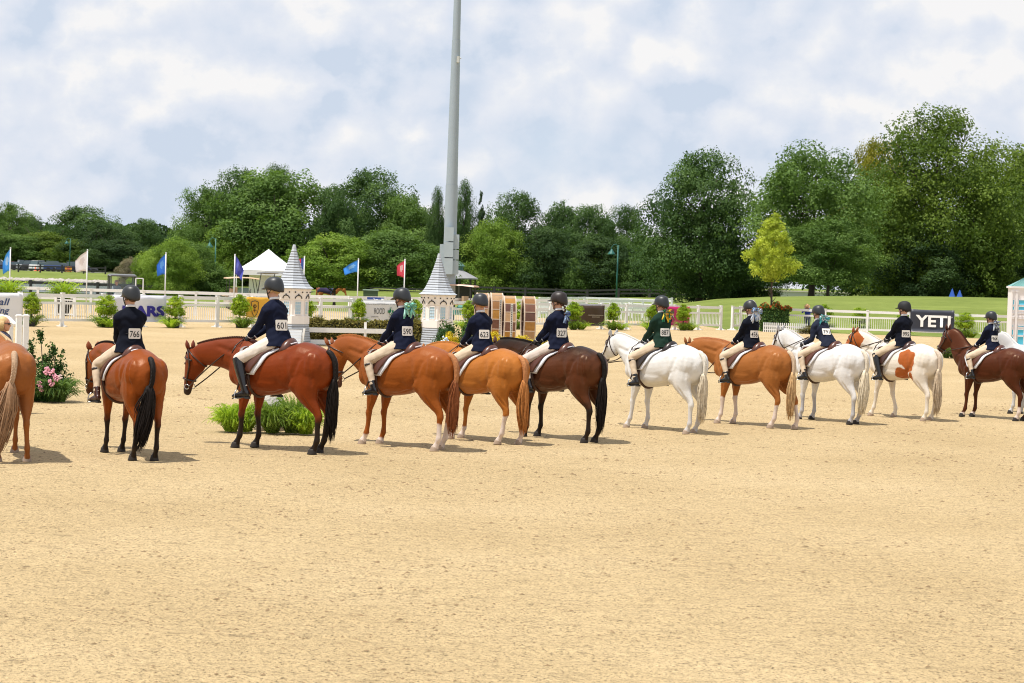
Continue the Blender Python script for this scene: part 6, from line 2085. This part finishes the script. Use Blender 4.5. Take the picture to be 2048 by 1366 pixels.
# utility vehicle at the left
yu = 110
p = at(243, 600, yu)
root = thing('utility_vehicle', 'dark utility vehicle with roof and windscreen behind rider 766', 'utility vehicle', (p.x, yu, 0), -1.25)
UB = mat('utv_dark', (.045, .05, .05), .4); UG = mat('utv_green', (.02, .13, .06), .5)
e = MB()
for x0_, x1_, z0_, z1_, w_ in ((-1.5, -.55, .55, 1.0, 1.45), (.55, 1.45, .55, .98, 1.35), (-.55, .55, .40, .62, 1.4)):
    e.box(((x0_ + x1_) / 2, 0, (z0_ + z1_) / 2), (x1_ - x0_, w_, z1_ - z0_), taper=.96)
e.build('body', UB, root)
e = MB(); e.box((1.1, 0, 1.02), (.7, 1.1, .12), taper=.85); e.build('bonnet', mat('utv_grey', (.30, .31, .30), .35), root)
e = MB(); e.box((-1.05, 0, 1.06), (.95, 1.45, .10)); e.build('cargo_bed', UG, root)
e = MB(); e.rings([[V((x, sy * .74, z)) for sy, z in ((-1, z_), (1, z_), (.92, z_ + .08), (-.92, z_ + .08))] for x, z_ in ((-.75, 1.98), (0, 2.02), (.75, 1.96))]); e.build('roof', mat('utv_roof', (.13, .13, .13), .4), root)
for sy in (-.68, .68):
    for a_, b_ in (((.85, 1.0), (.62, 1.98)), ((-.60, 1.0), (-.65, 1.98)), ((.05, .6), (.0, 1.98))):
        e = MB(); e.tube([(a_[0], sy, a_[1]), (b_[0], sy, b_[1])], .035, 6); e.build('roll_bar', UB, root)
e = MB(); e.add([(.87, -.64, 1.06), (.87, .64, 1.06), (.66, .64, 1.92), (.66, -.64, 1.92)], [(0, 1, 2, 3)]); e.build('windscreen', mat('wind_sheet', (.20, .26, .28), .1, alpha=.16), root)
for x in (-1.0, 1.0):
    for sy in (-.68, .68):
        e = MB(); e.rings([[V((x + r * math.cos(a), sy + yy_, .33 + r * math.sin(a))) for a in np.linspace(0, 2 * math.pi, 16, endpoint=False)] for r, yy_ in ((.26, -.13), (.33, -.10), (.33, .10), (.26, .13))]); e.build('wheel', RUBBER, root)
for sy in (-.5, .5):
    e = MB(); e.ell((1.46, sy, .86), (.04, .12, .07), 8, 6); e.build('headlight', mat('lamp_clear', (.7, .7, .66), .1), root)
# small white gate beside it
p = at(278, 600, 108)
root = thing('gate_frame', 'small open white frame gate right of the utility vehicle', 'gate', (p.x, 108, 0))
for a_, b_ in (((0, 0), (0, 1.9)), ((.4, 0), (.4, 1.9)), ((0, 1.9), (.4, 1.9))):
    e = MB(); e.beam((a_[0] - .2, 0, a_[1]), (b_[0] - .2, 0, b_[1]), .05, .05); e.build('frame_bar', WHITE, root)
# white crate boards on sand beyond the fence
# parked cars
def car(px, y, rz, c, label, suv=False, k=1.0):
    x = X(px, y)
    root = thing('parked_car', label, 'car', (x, y, gz(x, y)), rz, 'cars in the far parking row')
    root.scale = (k, k, k)
    bm = mat('car_%.2f_%.2f_%.2f' % c, c, .25, coat=.5)
    e = MB()
    hh_ = .95 if not suv else 1.08
    st = [(-2.2, .78, .42, hh_ * .72), (-2.1, .88, .34, hh_ * .98), (-1.5, .90, .30, hh_), (.6, .90, .30, hh_), (1.6, .88, .30, hh_ * .86), (2.1, .80, .34, hh_ * .72), (2.25, .70, .42, hh_ * .55)]
    e.rings([[V((x_, -w_, z0_)), V((x_, w_, z0_)), V((x_, w_, z0_ + (z1_ - z0_) * .7)), V((x_, w_ * .86, z1_)), V((x_, -w_ * .86, z1_)), V((x_, -w_, z0_ + (z1_ - z0_) * .7))] for x_, w_, z0_, z1_ in st])
    e.build('body', bm, root)
    top = 1.45 if not suv else 1.75
    b1 = -2.0 if suv else -1.7
    cb = [(b1, .74, hh_ - .03), (b1 + .35, .62, top - .05), (.2, .62, top), (.95, .72, hh_ - .03)]
    e = MB(); e.add([V((x_, s_ * w_, z_)) for x_, w_, z_ in cb for s_ in (-1, 1)], [(0, 1, 3, 2), (2, 3, 5, 4), (4, 5, 7, 6), (0, 2, 4, 6), (1, 7, 5, 3)]); e.build('windows', GLASS, root)
    e = MB(); e.box(((b1 + .35 + .2) / 2, 0, top + .01), (.2 - b1 - .35 + .1, 1.2, .05)); e.build('roof', bm, root)
    for x_ in (-1.4, 1.4):
        for sy in (-.80, .80):
            e = MB(); e.rings([[V((x_ + .33 * math.cos(a), sy + q_, .33 + .33 * math.sin(a))) for a in np.linspace(0, 2 * math.pi, 14, endpoint=False)] for q_ in (-.11, .11)]); e.build('wheel', RUBBER, root)
    return root
for (px, c, lb, suv, rz) in ((-2, (.02, .03, .07), 'dark blue car cut off by the left edge', True, .1), (30, (.25, .04, .04), 'dark red car beside the left flag', False, .2), (44, (.04, .04, .045), 'black car left of the silver one', False, .3), (56, (.30, .31, .31), 'silver grey suv left of the white one', True, .5), (80, (.72, .72, .72), 'white van-like suv, brightest of the parked cars', True, 1.2), (90, (.35, .40, .40), 'pale green-grey car right of the white suv', False, .2),
                         (112, (.025, .05, .14), 'blue suv left of the orange sign', True, .3), (133, (.45, .46, .48), 'silver car behind the orange sign', False, .2), (153, (.02, .02, .05), 'dark blue suv right of the orange sign', True, .3), (168, (.05, .05, .06), 'black car at the right end of the parking row', False, .3), (122, (.30, .05, .04), 'dark red car between blue suv and silver car', False, .25), (101, (.10, .11, .12), 'charcoal car right of the pale car', False, .2), (68, (.03, .03, .035), 'black pickup left of the white suv', True, .3)):
    car(px, 336 + rnd.uniform(-1, 3), rz, c, lb, suv)
for px, lb in ((70, 'left'), (79, 'right')):
    x = X(px, 329)
    e = MB(); e.lathe([(.28, 0), (.28, .06), (.18, .08), (.05, .9), (.03, .92)], n=10)
    tag(e.build('traffic_cone', mat('cone_orange', (.75, .16, .06), .5), None, True, (x, 329, gz(x, 329))), 'orange and white traffic barrel at the parking entrance, %s one' % lb, 'traffic cone', 'traffic cones')
x = X(136, 327)
root = thing('road_sign', 'orange temporary sign board at the parking entrance', 'sign', (x, 327, gz(x, 327)))
e = MB(); e.box((0, 0, .55), (1.15, .06, .85)); e.build('board', mat('sign_orange', (.75, .30, .03), .5), root)
e = MB(); e.box((0, -.04, .60), (.45, .02, .35)); e.build('symbol', mat('sign_red', (.6, .12, .08), .5), root)
for sx in (-.4, .4):
    e = MB(); e.box((sx, 0, .1), (.05, .3, .2)); e.build('foot', BLACKP, root)
# green skip bin, pavilion
p = at(741, 600, 132)
root = thing('skip_bin', 'dark green lidded refuse bin beyond the far fence', 'bin', (p.x, 132, 0))
zt = at(741, 581, 132).z
e = MB(); e.box((0, 0, zt / 2), (.85, .7, zt), taper=1.1); e.build('tub', mat('bin_green', (.03, .07, .03), .6), root)
e = MB(); e.box((0, 0, zt + .04), (1.05, .85, .07), taper=.92); e.build('lid', mat('bin_lid', (.13, .19, .13), .5), root)
yp_ = 205
p = at(918, 590, yp_)
root = thing('pavilion', 'small open pavilion with low grey conical roof right of the light pole', 'pavilion', (p.x, yp_, 0))
ze, zp = at(918, 558, yp_).z, at(918, 540, yp_).z; rr_ = 37 / FPX * yp_
e = MB(); e.lathe([(rr_, ze), (rr_, ze + .12), (rr_ * .16, zp), (.03, zp + .05)], n=12); rfp = e.build('roof', mat('pav_roof', (.26, .26, .27), .8, var=.1), root)
e = MB(); e.lathe([(.36, zp - .1), (.36, zp + .35), (.55, zp + .40), (.04, zp + .9)], n=8); e.build('cupola', mat('cupola_green', (.06, .14, .12), .6), rfp)
for i in range(8):
    a = 2 * math.pi * i / 8
    e = MB(); e.box((math.cos(a) * rr_ * .85, math.sin(a) * rr_ * .85, ze / 2), (.16, .16, ze)); e.build('post', mat('post_dark', (.06, .05, .04), .8), root)
e = MB(); e.box((.4, .6, .9), (rr_, .2, 1.8)); e.build('back_wall', mat('post_dark'), root)
# long white building behind the rise, blue tents, dark shelter
yb = 240
def bz(px, py, y): return at(px, py, y).z
root = thing('long_building', 'long low white building with dark open end seen over the grassy rise', 'building', (X(1540, yb), yb, 0))
e = MB(); x1_ = X(1705, yb) - X(1562, yb); xo = X(1562, yb) - X(1540, yb)
zt = bz(1620, 584.5, yb)
e.box((xo + x1_ / 2, 2, zt / 2), (x1_, 4, zt)); e.build('wall', mat('shed_white', (.60, .62, .66), .6), root)
e = MB(); e.box((xo / 2 - .3, 2.3, zt / 2 - .1), (xo + .6, 3.4, zt - .2)); e.build('shaded_bay_block', mat('bay_shade', (.02, .02, .02), .8), root)  # solid near-black block, its colour standing in for shade inside the bay
e = MB(); e.box(((xo + x1_) / 2, 2, zt + .05), (x1_ + xo + .3, 4.3, .12)); e.build('roof', mat('shed_roof', (.62, .58, .54), .6), root)
for px, ty, lb in ((1905, 577, 'left'), (1920, 580, 'right')):
    y = 186
    x = X(px, y); z0 = gz(x, y)
    e = MB(); zt = bz(px, ty, y); r = .48
    e.lathe([(r, z0 - .0), (r * .55, z0 + (zt - z0) * .45), (.03, zt)], n=6); 
    tag(e.build('small_tent', mat('tent_blue', (.02, .09, .42), .6), None, False, (x, y, 0)), 'small pointed blue tent on the rise under the trees, %s of two' % lb, 'tent', 'small blue tents')

# ------------------------------------------------------------------ the line of horses and riders
def place(hx, hy, phi, s):
    ray_l = math.degrees(math.atan((1024 - hx) / FPX))
    a = math.radians(phi - ray_l)
    f = V((-math.cos(a), math.sin(a), 0))
    g = gp(hx, hy)
    o = g + f * (.61 * s * SX)
    return (o.x, o.y, 0), math.atan2(f.y, f.x)
BAY = (.225, .049, .006); RED = (.180, .029, .004); CHEST = (.260, .068, .010); GOLD = (.38, .130, .023); DKB = (.085, .030, .014); LIV = (.066, .016, .006)
BLK = (.012, .009, .008)
GREY = (.66, .65, .63)
ROWS = [
 # id, hind px, hind py, phi, scale
 dict(id=1, hp=(290, 922), phi=71, s=.965, poll=(1.30, .10, 1.36), pitch=70, coat=BAY, points=BLK, ptz=.60, mane=BLK, muzzle=(.06, .02, .01), legs=dict(fl=(.05, .0), fr=(.06, .02), hl=(.10, .0), hr=(0, 0)), sway=.36, tailw=1.2, taillen=.86,
      label='bright bay horse with black tail seen from behind, under rider number 766',
      rider=dict(num='766', label='rider in black coat with number 766 and tan jodhpurs, seen from behind', k=.98, jacket=BLACKW, boots='short', helmet=HELM, lean=1, nod=3, hair=(.10, .05, .02), look=10, bibang=-4, bootm=mat('boot_brown', (.05, .02, .015), .25, coat=.3))),
 dict(id=2, hp=(638, 908), phi=37, s=1.03, poll=(1.48, .05, 1.28), pitch=77, rise=.6, arch=.06, coat=RED, dark=(.12, .024, .010), darkamt=.5, points=BLK, ptz=.56, mane=(.05, .02, .012), tailcol=BLK, muzzle=(.03, .02, .018), legs=dict(fl=(.06, 0), fr=(-.06, 0), hl=(.0, 0), hr=(.08, 0)), taillen=.84, sag=.0,
      label='glossy red bay horse with black tail and low stretched head, under rider number 601',
      rider=dict(num='601', label='rider in navy coat with number 601, white breeches and tall black boots', k=1.07, jacket=NAVY, boots='tall', legs=mat('breeches_white', (.66, .58, .50), .8, var=.06), helmet=HELM, lean=9, nod=6, look=-6, hair=(.50, .33, .16), hand=(.45, .02))),
 dict(id=3, hp=(882, 902), phi=39, s=1.01, poll=(1.38, .02, 1.39), pitch=97, arch=.10, coat=CHEST, dark=(.25, .075, .03), darkamt=.35, mane=(.34, .12, .035), tailcol=(.22, .07, .025), plaitcol=(.40, .17, .07), socks=dict(hl=.40, hr=.40, fl=.17, fr=.10), palehoof=True, muzzle=(.10, .05, .035), legs=dict(fl=(.10, 0), fr=(.0, 0), hl=(0, 0), hr=(.10, 0)), taillen=.80, sag=.06, leather=(.05, .018, .008),
      label='chestnut horse with chin tucked and white hind socks, under rider number 590',
      rider=dict(num='590', label='rider in navy coat with number 590, plait tied with mint green ribbon', k=.98, jacket=NAVY, boots='short', helmet=HELM, lean=6, nod=10, hair=(.20, .07, .025), braids=[(.035, .20), (-.035, .20)], ribbon=((.22, .62, .50), (.42, .74, .62), (.13, 1.25)), hand=(.42, .0), biby=.0)),
 dict(id=4, hp=(1024, 890), phi=46, s=.97, poll=(1.46, -.02, 1.33), pitch=80, coat=GOLD, mane=(.42, .17, .05), tailcol=(.42, .17, .05), plaitcol=(.46, .20, .08), socks=dict(hl=.46, hr=.40, fl=.40, fr=.2), palehoof=True, legs=dict(fl=(0, 0), fr=(.05, 0), hl=(.16, 0), hr=(-.02, 0)), taillen=.84, tailw=1.15, sway=-.1,
      label='light golden chestnut horse with orange tail, under rider number 623',
      rider=dict(num='623', label='rider in navy coat with number 623, between the rider 590 and the brown wheels', k=.98, jacket=NAVY, boots='short', helmet=HELM, look=-12, lean=7, nod=8, hair=(.45, .22, .08), hand=(.42, .02))),
 dict(id=5, hp=(1181, 885), phi=41, s=1.0, poll=(1.42, -.02, 1.42), pitch=85, rise=.7, arch=.03, coat=(.085, .026, .010), dark=(.010, .006, .005), darkamt=1.0, points=BLK, ptz=.68, mane=BLK, muzzle=BLK, legs=dict(fl=(.03, 0), fr=(-.02, 0), hl=(0, 0), hr=(-.02, .05)), taillen=.86, leather=(.02, .015, .012),
      label='dark brown horse with black tail and lowered neck, under rider number 327',
      rider=dict(num='327', label='rider in navy coat with number 327, brown helmet and blue ribbon on one plait', k=1.0, jacket=NAVY, boots='short', helmet=HELMB, look=14, lean=1, nod=2, hair=(.09, .035, .02), braids=[(0.0, .26)], ribbon=((.10, .16, .40), (.30, .42, .62), (.19, 1.1)), hand=(.43, .02), legs=mat('breeches_cream', (.62, .53, .46), .8, var=.06))),
 dict(id=6, hp=(1384, 868), phi=42, s=1.0, poll=(1.26, -.06, 1.52), pitch=48, hyaw=-14, coat=GREY, mane=(.62, .60, .56), tailcol=(.58, .50, .38), plaitcol=(.66, .62, .54), points=(.55, .53, .52), ptz=.4, muzzle=(.22, .20, .20), earcol=(.45, .44, .44), palehoof=True, legs=dict(fl=(.12, 0), fr=(-.05, 0), hl=(0, 0), hr=(.06, 0)), taillen=.84, rough=.5, sag=.12, saddlecol=(.02, .012, .01), leather=(.015, .014, .014), eyeoff=1,
      label='white horse with cream tail, under the rider in the green coat',
      rider=dict(num='887', label='rider in dark green coat with number 887 and yellow ribbons on two plaits', k=.97, jacket=GREENW, boots='short', helmet=HELM, lean=5, nod=4, hair=(.15, .05, .02), braids=[(.032, .16), (-.032, .16)], ribbon=((.80, .50, .02), (.01, .22, .12), (.13, 1.3)), hand=(.42, .02), flare=1)),
 dict(id=7, hp=(1562, 857), phi=37, s=.99, poll=(1.38, .10, 1.40), pitch=80, arch=.05, coat=(.31, .110, .027), dark=(.22, .064, .017), darkamt=.4, mane=(.44, .18, .08), tailcol=(.52, .34, .17), plaitcol=(.55, .42, .30), socks=dict(hl=.42, hr=.44, fl=.50, fr=.52), palehoof=True, blaze=(.7, .66, .6), legs=dict(fl=(.08, 0), fr=(-.06, 0), hl=(.12, 0), hr=(-.20, 0)), taillen=.86, rough=.4, sag=.25,
      label='honey chestnut horse with four long white socks and cream tail, under rider number 456',
      rider=dict(num='456', label='rider in black coat with number 456 and pale blue ribbons, looking down', k=.93, jacket=BLACKW, boots='short', helmet=HELM, stripe=1, lean=2, nod=22, hair=(.50, .30, .14), braids=[(.032, .12), (-.032, .12)], ribbon=((.25, .42, .72), (.66, .72, .82), (.09, 1.55)), hand=(.40, .0))),
 dict(id=8, hp=(1710, 849), phi=42, s=1.0, poll=(1.25, .02, 1.62), pitch=52, hyaw=-8, coat=(.66, .65, .64), mane=(.60, .59, .57), tailcol=(.66, .58, .44), plaitcol=(.64, .57, .46), points=(.40, .40, .42), ptz=.55, muzzle=(.20, .19, .19), earcol=(.45, .44, .44), legs=dict(fl=(.03, 0), fr=(-.04, 0), hl=(0, 0), hr=(.08, 0)), taillen=.86, tailw=1.15, sway=.1, rough=.5, sag=.02, leather=(.015, .014, .014),
      label='white horse with grey legs and cream tail, under the rider leaning forward with number 791',
      rider=dict(num='791', label='rider in slate blue coat with number 791 leaning forward to pat the neck', k=.93, jacket=GREYW, boots='short', helmet=HELM, lean=33, nod=6, hair=(.10, .05, .03), braids=[(.032, .12), (-.032, .12)], ribbon=((.10, .55, .58), (.55, .68, .72), (.10, 1.45)), hand=(.40, .12), handl=(.47, .22, -.02), openhand=1)),
 dict(id=9, hp=(1857, 842), phi=42, s=1.0, poll=(1.22, .10, 1.60), pitch=50, hyaw=6, coat=(.68, .62, .54), mane=(.66, .60, .52), tailcol=(.50, .40, .29), plaitcol=(.58, .48, .38), patchcol=(.36, .095, .022), patch=[(-.16, 1.22, .13, .15, 1), (-.30, 1.13, .155, .22, 1), (-.12, .90, .16, .12, 1), (-.35, .85, .05, .10, 1)], facepatch=.30, earcol=(.36, .11, .03), palehoof=True, legs=dict(fl=(.13, 0), fr=(-.22, 0), hl=(0, 0), hr=(.06, 0)), taillen=.90, rough=.5, sag=-.02, saddlecol=(.05, .02, .015),
      label='white and chestnut pinto horse with brown patch on its flank, under rider number 995',
      rider=dict(num='995', label='rider in black coat with number 995 and tall black boots, beside the blue-black banner', k=.98, jacket=BLACKW, boots='tall', helmet=mat('helmet_velvet', (.006, .006, .008), .7), look=10, lean=-1, nod=2, hair=(.04, .02, .012), hand=(.42, .04), biby=-.03)),
 dict(id=10, hp=(2040, 842), phi=34, s=.97, poll=(1.12, .02, 1.76), pitch=58, coat=LIV, dark=(.10, .03, .015), darkamt=.5, mane=(.035, .012, .008), tailcol=(.10, .03, .015), socks=dict(hl=.30, fl=.10, fr=.10), muzzle=(.05, .02, .015), legs=dict(fl=(.06, 0), fr=(.0, 0), hl=(0, 0), hr=(.0, 0)), rough=.33, sag=.0, braids=False,
      label='liver chestnut horse with raised head, at the right edge under rider number 964',
      rider=dict(num='964', label='small rider in navy coat with number 964 at the right end of the line', k=.86, jacket=NAVY, boots='short', helmet=HELM, lean=6, nod=4, hair=(.12, .05, .025), braids=[(.03, .14), (-.03, .14)], ribbon=((.03, .05, .12), (.60, .66, .74), (.11, 1.1)), hand=(.42, .02), thigh=.95)),
]
HORSES = {}
for P in ROWS:
    hx, hy = P['hp']
    P['loc'], P['rz'] = place(hx, hy, P['phi'], P['s'])
    R_ = P['rider']; R_['id'] = P['id']
    k = R_.get('k', 1); s = P['s']
    zs = trunk_pt(SEATX, math.pi / 2).z * s + .035 + .055 * k
    hh = R_.get('hand', (.40, .02))
    P['hands'] = ((SEATX * s * SX - .01 + (hh[0] + .08) * k) / SX, 0, zs + (hh[1] + .0) * k)
    HORSES[P['id']] = make_horse('horse', P['label'], P)
    sdl = make_saddle(P, {1: 'brown saddle under the rider seen from behind at the left', 2: 'brown saddle with white pad on the glossy red bay with lowered head', 3: 'red-brown saddle on the chestnut with its chin tucked', 4: 'brown saddle on the light golden chestnut beside the brown wheels', 5: 'brown saddle on the dark brown horse with black tail', 6: 'black saddle under the rider in the green coat', 7: 'brown saddle on the honey chestnut with four long white socks', 8: 'brown saddle under the rider bending forward on the white horse', 9: 'very dark brown saddle on the brown and white pinto', 10: 'brown saddle under the smallest rider at the right end'}[P['id']])
    r, J = make_rider(P, R_, P['label'])
    add_stirrups(sdl, P, J, k)
# the horse led at the left edge, seen from straight behind, without rider
P0 = dict(id=20, s=1.0, poll=(1.3, .2, 1.5), pitch=70, coat=(.27, .088, .022), mane=(.5, .35, .2), tailcol=(.32, .19, .11), plaitcol=(.42, .28, .18), sway=.45, tailw=1.3, taillen=.92, legs=dict(hl=(0, .03), hr=(0, -.06)), palehoof=True)
P0['loc'], P0['rz'] = place(22, 924, 86, 1.0)
make_horse('horse', 'golden chestnut horse with pale plaited tail, cut off by the left edge, without a rider', P0)
P11 = dict(id=21, s=.98, poll=(1.12, .04, 1.66), pitch=60, coat=(.50, .50, .50), dark=(.42, .42, .43), mane=(.60, .60, .60), tailcol=(.5, .48, .45), muzzle=(.12, .12, .12), earcol=(.14, .14, .14), braids=False, legs=dict(fl=(.04, 0)), leather=(.015, .014, .014))
P11['loc'], P11['rz'] = place(2128, 836, 38, .98)
make_horse('horse', 'dapple grey horse whose neck shows behind the small rider at the right edge', P11)
# ------------------------------------------------------------------ people on foot
def standing(loc, rz, k, **o):
    J = dict(pel=(0, 0, .95 * k), waist=(0, 0, 1.12 * k), chest=(.01, 0, 1.28 * k), neck=(-.005, 0, 1.45 * k), head=(.02, 0, 1.60 * k), shl=(0, .178 * k, 1.38 * k), shr=(0, -.178 * k, 1.38 * k),
             ell=(-.02, .23 * k, 1.12 * k), elr=(-.02, -.23 * k, 1.12 * k), wrl=(.08, .22 * k, .90 * k), wrr=(.08, -.22 * k, .90 * k),
             hipl=(0, .09 * k, .90 * k), hipr=(0, -.09 * k, .90 * k), knl=(.02, .10 * k, .50 * k), knr=(.02, -.10 * k, .50 * k), anl=(0, .10 * k, .10 * k), anr=(0, -.10 * k, .10 * k), tol=(.18 * k, .12 * k, .06 * k), tor=(.18 * k, -.12 * k, .06 * k))
    J.update(o.pop('J', {}))
    o.update(loc=loc, rz=rz, k=k)
    return J, o
yh_ = 33.0
p = at(5, 690, yh_)
J, o = standing((p.x, yh_, 0), .05, 1.0, jacket=mat('blouse_dark', (.06, .06, .09), .8, var=.5, vscale=30), legs=mat('jeans', (.04, .06, .12), .8), skirt=False, collar=False, hair=(.55, .38, .17), fine=True, id=31)
kk = (at(5, 633, yh_).z) / 1.735
J, o = standing((p.x, yh_, 0), .05, kk, jacket=mat('blouse_dark'), legs=mat('jeans'), skirt=False, collar=False, hair=(.55, .38, .17), fine=True, id=31, skin=mat('skin_tan', (.60, .29, .17), .5), J={})
r = make_person('person', 'blonde handler in sunglasses and dark top standing behind the chestnut at the left edge', J, dict(o, label=''))
hc = V(J['head'])
e = MB()
for sg in (1, -1):
    e.ell(hc + V((.096, sg * .034, .006)) * kk, (.012, .028, .020), 8, 6)
    e.tube([hc + V((.10, sg * .04, .01)) * kk, hc + V((.06, sg * .082, .012)) * kk, hc + V((-.005, sg * .085, .005)) * kk], .005, 4)
e.build('sunglasses', mat('glasses_dark', (.01, .01, .01), .1), r, True)
# man in blue leaning on the fence
pf = at(1611, 655, 1); 
yf = fence_y(X(1611, 113)) + .42
p = at(1614, 655, yf)
kk = 1.0
bl = mat('shirt_blue', (.015, .05, .42), .7); JB = dict(pel=(-.18, 0, .93), waist=(-.06, 0, 1.08), chest=(.07, 0, 1.20), neck=(.19, 0, 1.33), head=(.30, 0, 1.44), shl=(.14, .18, 1.29), shr=(.14, -.18, 1.29),
    ell=(.26, .26, 1.13), elr=(.26, -.26, 1.13), wrl=(.44, .10, 1.36), wrr=(.44, -.06, 1.36), hipl=(-.18, .09, .90), hipr=(-.18, -.09, .90), knl=(-.10, .10, .50), knr=(-.14, -.10, .50), anl=(-.16, .12, .10), anr=(-.22, -.12, .10), tol=(.02, .14, .06), tor=(-.04, -.14, .06))
J, o = standing((p.x, yf, 0), -math.pi / 2 - .25, 1.0, jacket=bl, legs=mat('trousers_teal', (.01, .05, .09), .8), skirt=False, collar=False, hair=(.04, .03, .02), id=32, hfwd=(.8, 0, -.6), hup=(.6, 0, .8), skin=mat('skin_dark', (.25, .12, .07), .5), J=JB)
r = make_person('person', 'man in bright blue shirt and straw hat leaning on the white fence', J, dict(o, label=''))
hc = V(JB['head'])
e = MB()
Rt = Matrix.Rotation(math.radians(36), 3, 'Y')
A_ = []
for rr_, z in ((.19, .02), (.185, .035), (.115, .045), (.11, .10), (.085, .145), (.01, .15)):
    A_.append([hc + Rt @ V((rr_ * math.cos(a), rr_ * .9 * math.sin(a), z + .02)) for a in np.linspace(0, 2 * math.pi, 16, endpoint=False)])
e.rings(A_); e.build('straw_hat', mat('straw', (.60, .36, .18), .8), r, True)
# driver in the utility vehicle
pu = at(243, 600, 110)
JD = dict(pel=(0, 0, .95), waist=(-.03, 0, 1.12), chest=(-.04, 0, 1.28), neck=(-.03, 0, 1.44), head=(.02, 0, 1.58), shl=(-.04, .18, 1.38), shr=(-.04, -.18, 1.38), ell=(.12, .24, 1.16), elr=(.12, -.24, 1.16), wrl=(.36, .12, 1.22), wrr=(.36, -.12, 1.22),
          hipl=(.02, .1, .92), hipr=(.02, -.1, .92), knl=(.42, .12, .95), knr=(.42, -.12, .95), anl=(.62, .12, .62), anr=(.62, -.12, .62), tol=(.76, .12, .60), tor=(.76, -.12, .60))
c_, s_ = math.cos(-1.25), math.sin(-1.25)
J, o = standing((pu.x + .1 * c_ - (-.3) * s_, 110 + .1 * s_ + (-.3) * c_, 0), -1.25, 1.0, jacket=mat('shirt_grey', (.20, .24, .28), .8), legs=mat('trousers_teal'), skirt=False, collar=False, hair=(.1, .06, .03), id=33, J=JD)
r = make_person('person', 'driver with a pale hat sitting behind the windscreen of the utility vehicle', J, dict(o, label=''))
e = MB(); hc = V(JD['head'])
e.rings([[hc + V((rr_ * math.cos(a), rr_ * math.sin(a), z)) for a in np.linspace(0, 2 * math.pi, 14, endpoint=False)] for rr_, z in ((.20, .06), (.19, .08), (.11, .09), (.10, .17), (.03, .18))]); e.build('hat', mat('hat_pink', (.6, .42, .36), .8), r, True)

# distant rider on a blanketed horse behind the crab trees
PF = dict(id=40, s=1.0, poll=(1.30, .0, 1.35), pitch=70, coat=(.42, .14, .045), mane=(.3, .1, .03), tailcol=(.3, .1, .04), bridle=False, braids=False, strands=30, loc=(X(655, 160), 160, 0), rz=-.05)
hf_ = make_horse('horse', 'distant chestnut horse under a dark purple blanket walking behind the small trees', PF)
hf_['group'] = 'far horses'
e = MB()
A_ = []
for x in np.linspace(-.74, .45, 12):
    A_.append([trunk_pt(x, t, .03) for t in np.linspace(math.radians(-40), math.radians(220), 22)])
e.rings(A_, False, False)
o = e.build('blanket', mat('blanket_purple', (.03, .02, .08), .8), hf_, True)
m_ = o.modifiers.new('t', 'SOLIDIFY'); m_.thickness = .02
RF = dict(id=41, k=.95, jacket=mat('shirt_violet', (.10, .12, .35), .8), boots='short', legs=mat('jeans'), helmet=mat('helmet_red', (.25, .05, .05), .5), hair=(.1, .05, .03), label='distant rider in violet shirt on the blanketed horse')
r, J = make_rider(PF, RF, '')
r['group'] = 'far riders'
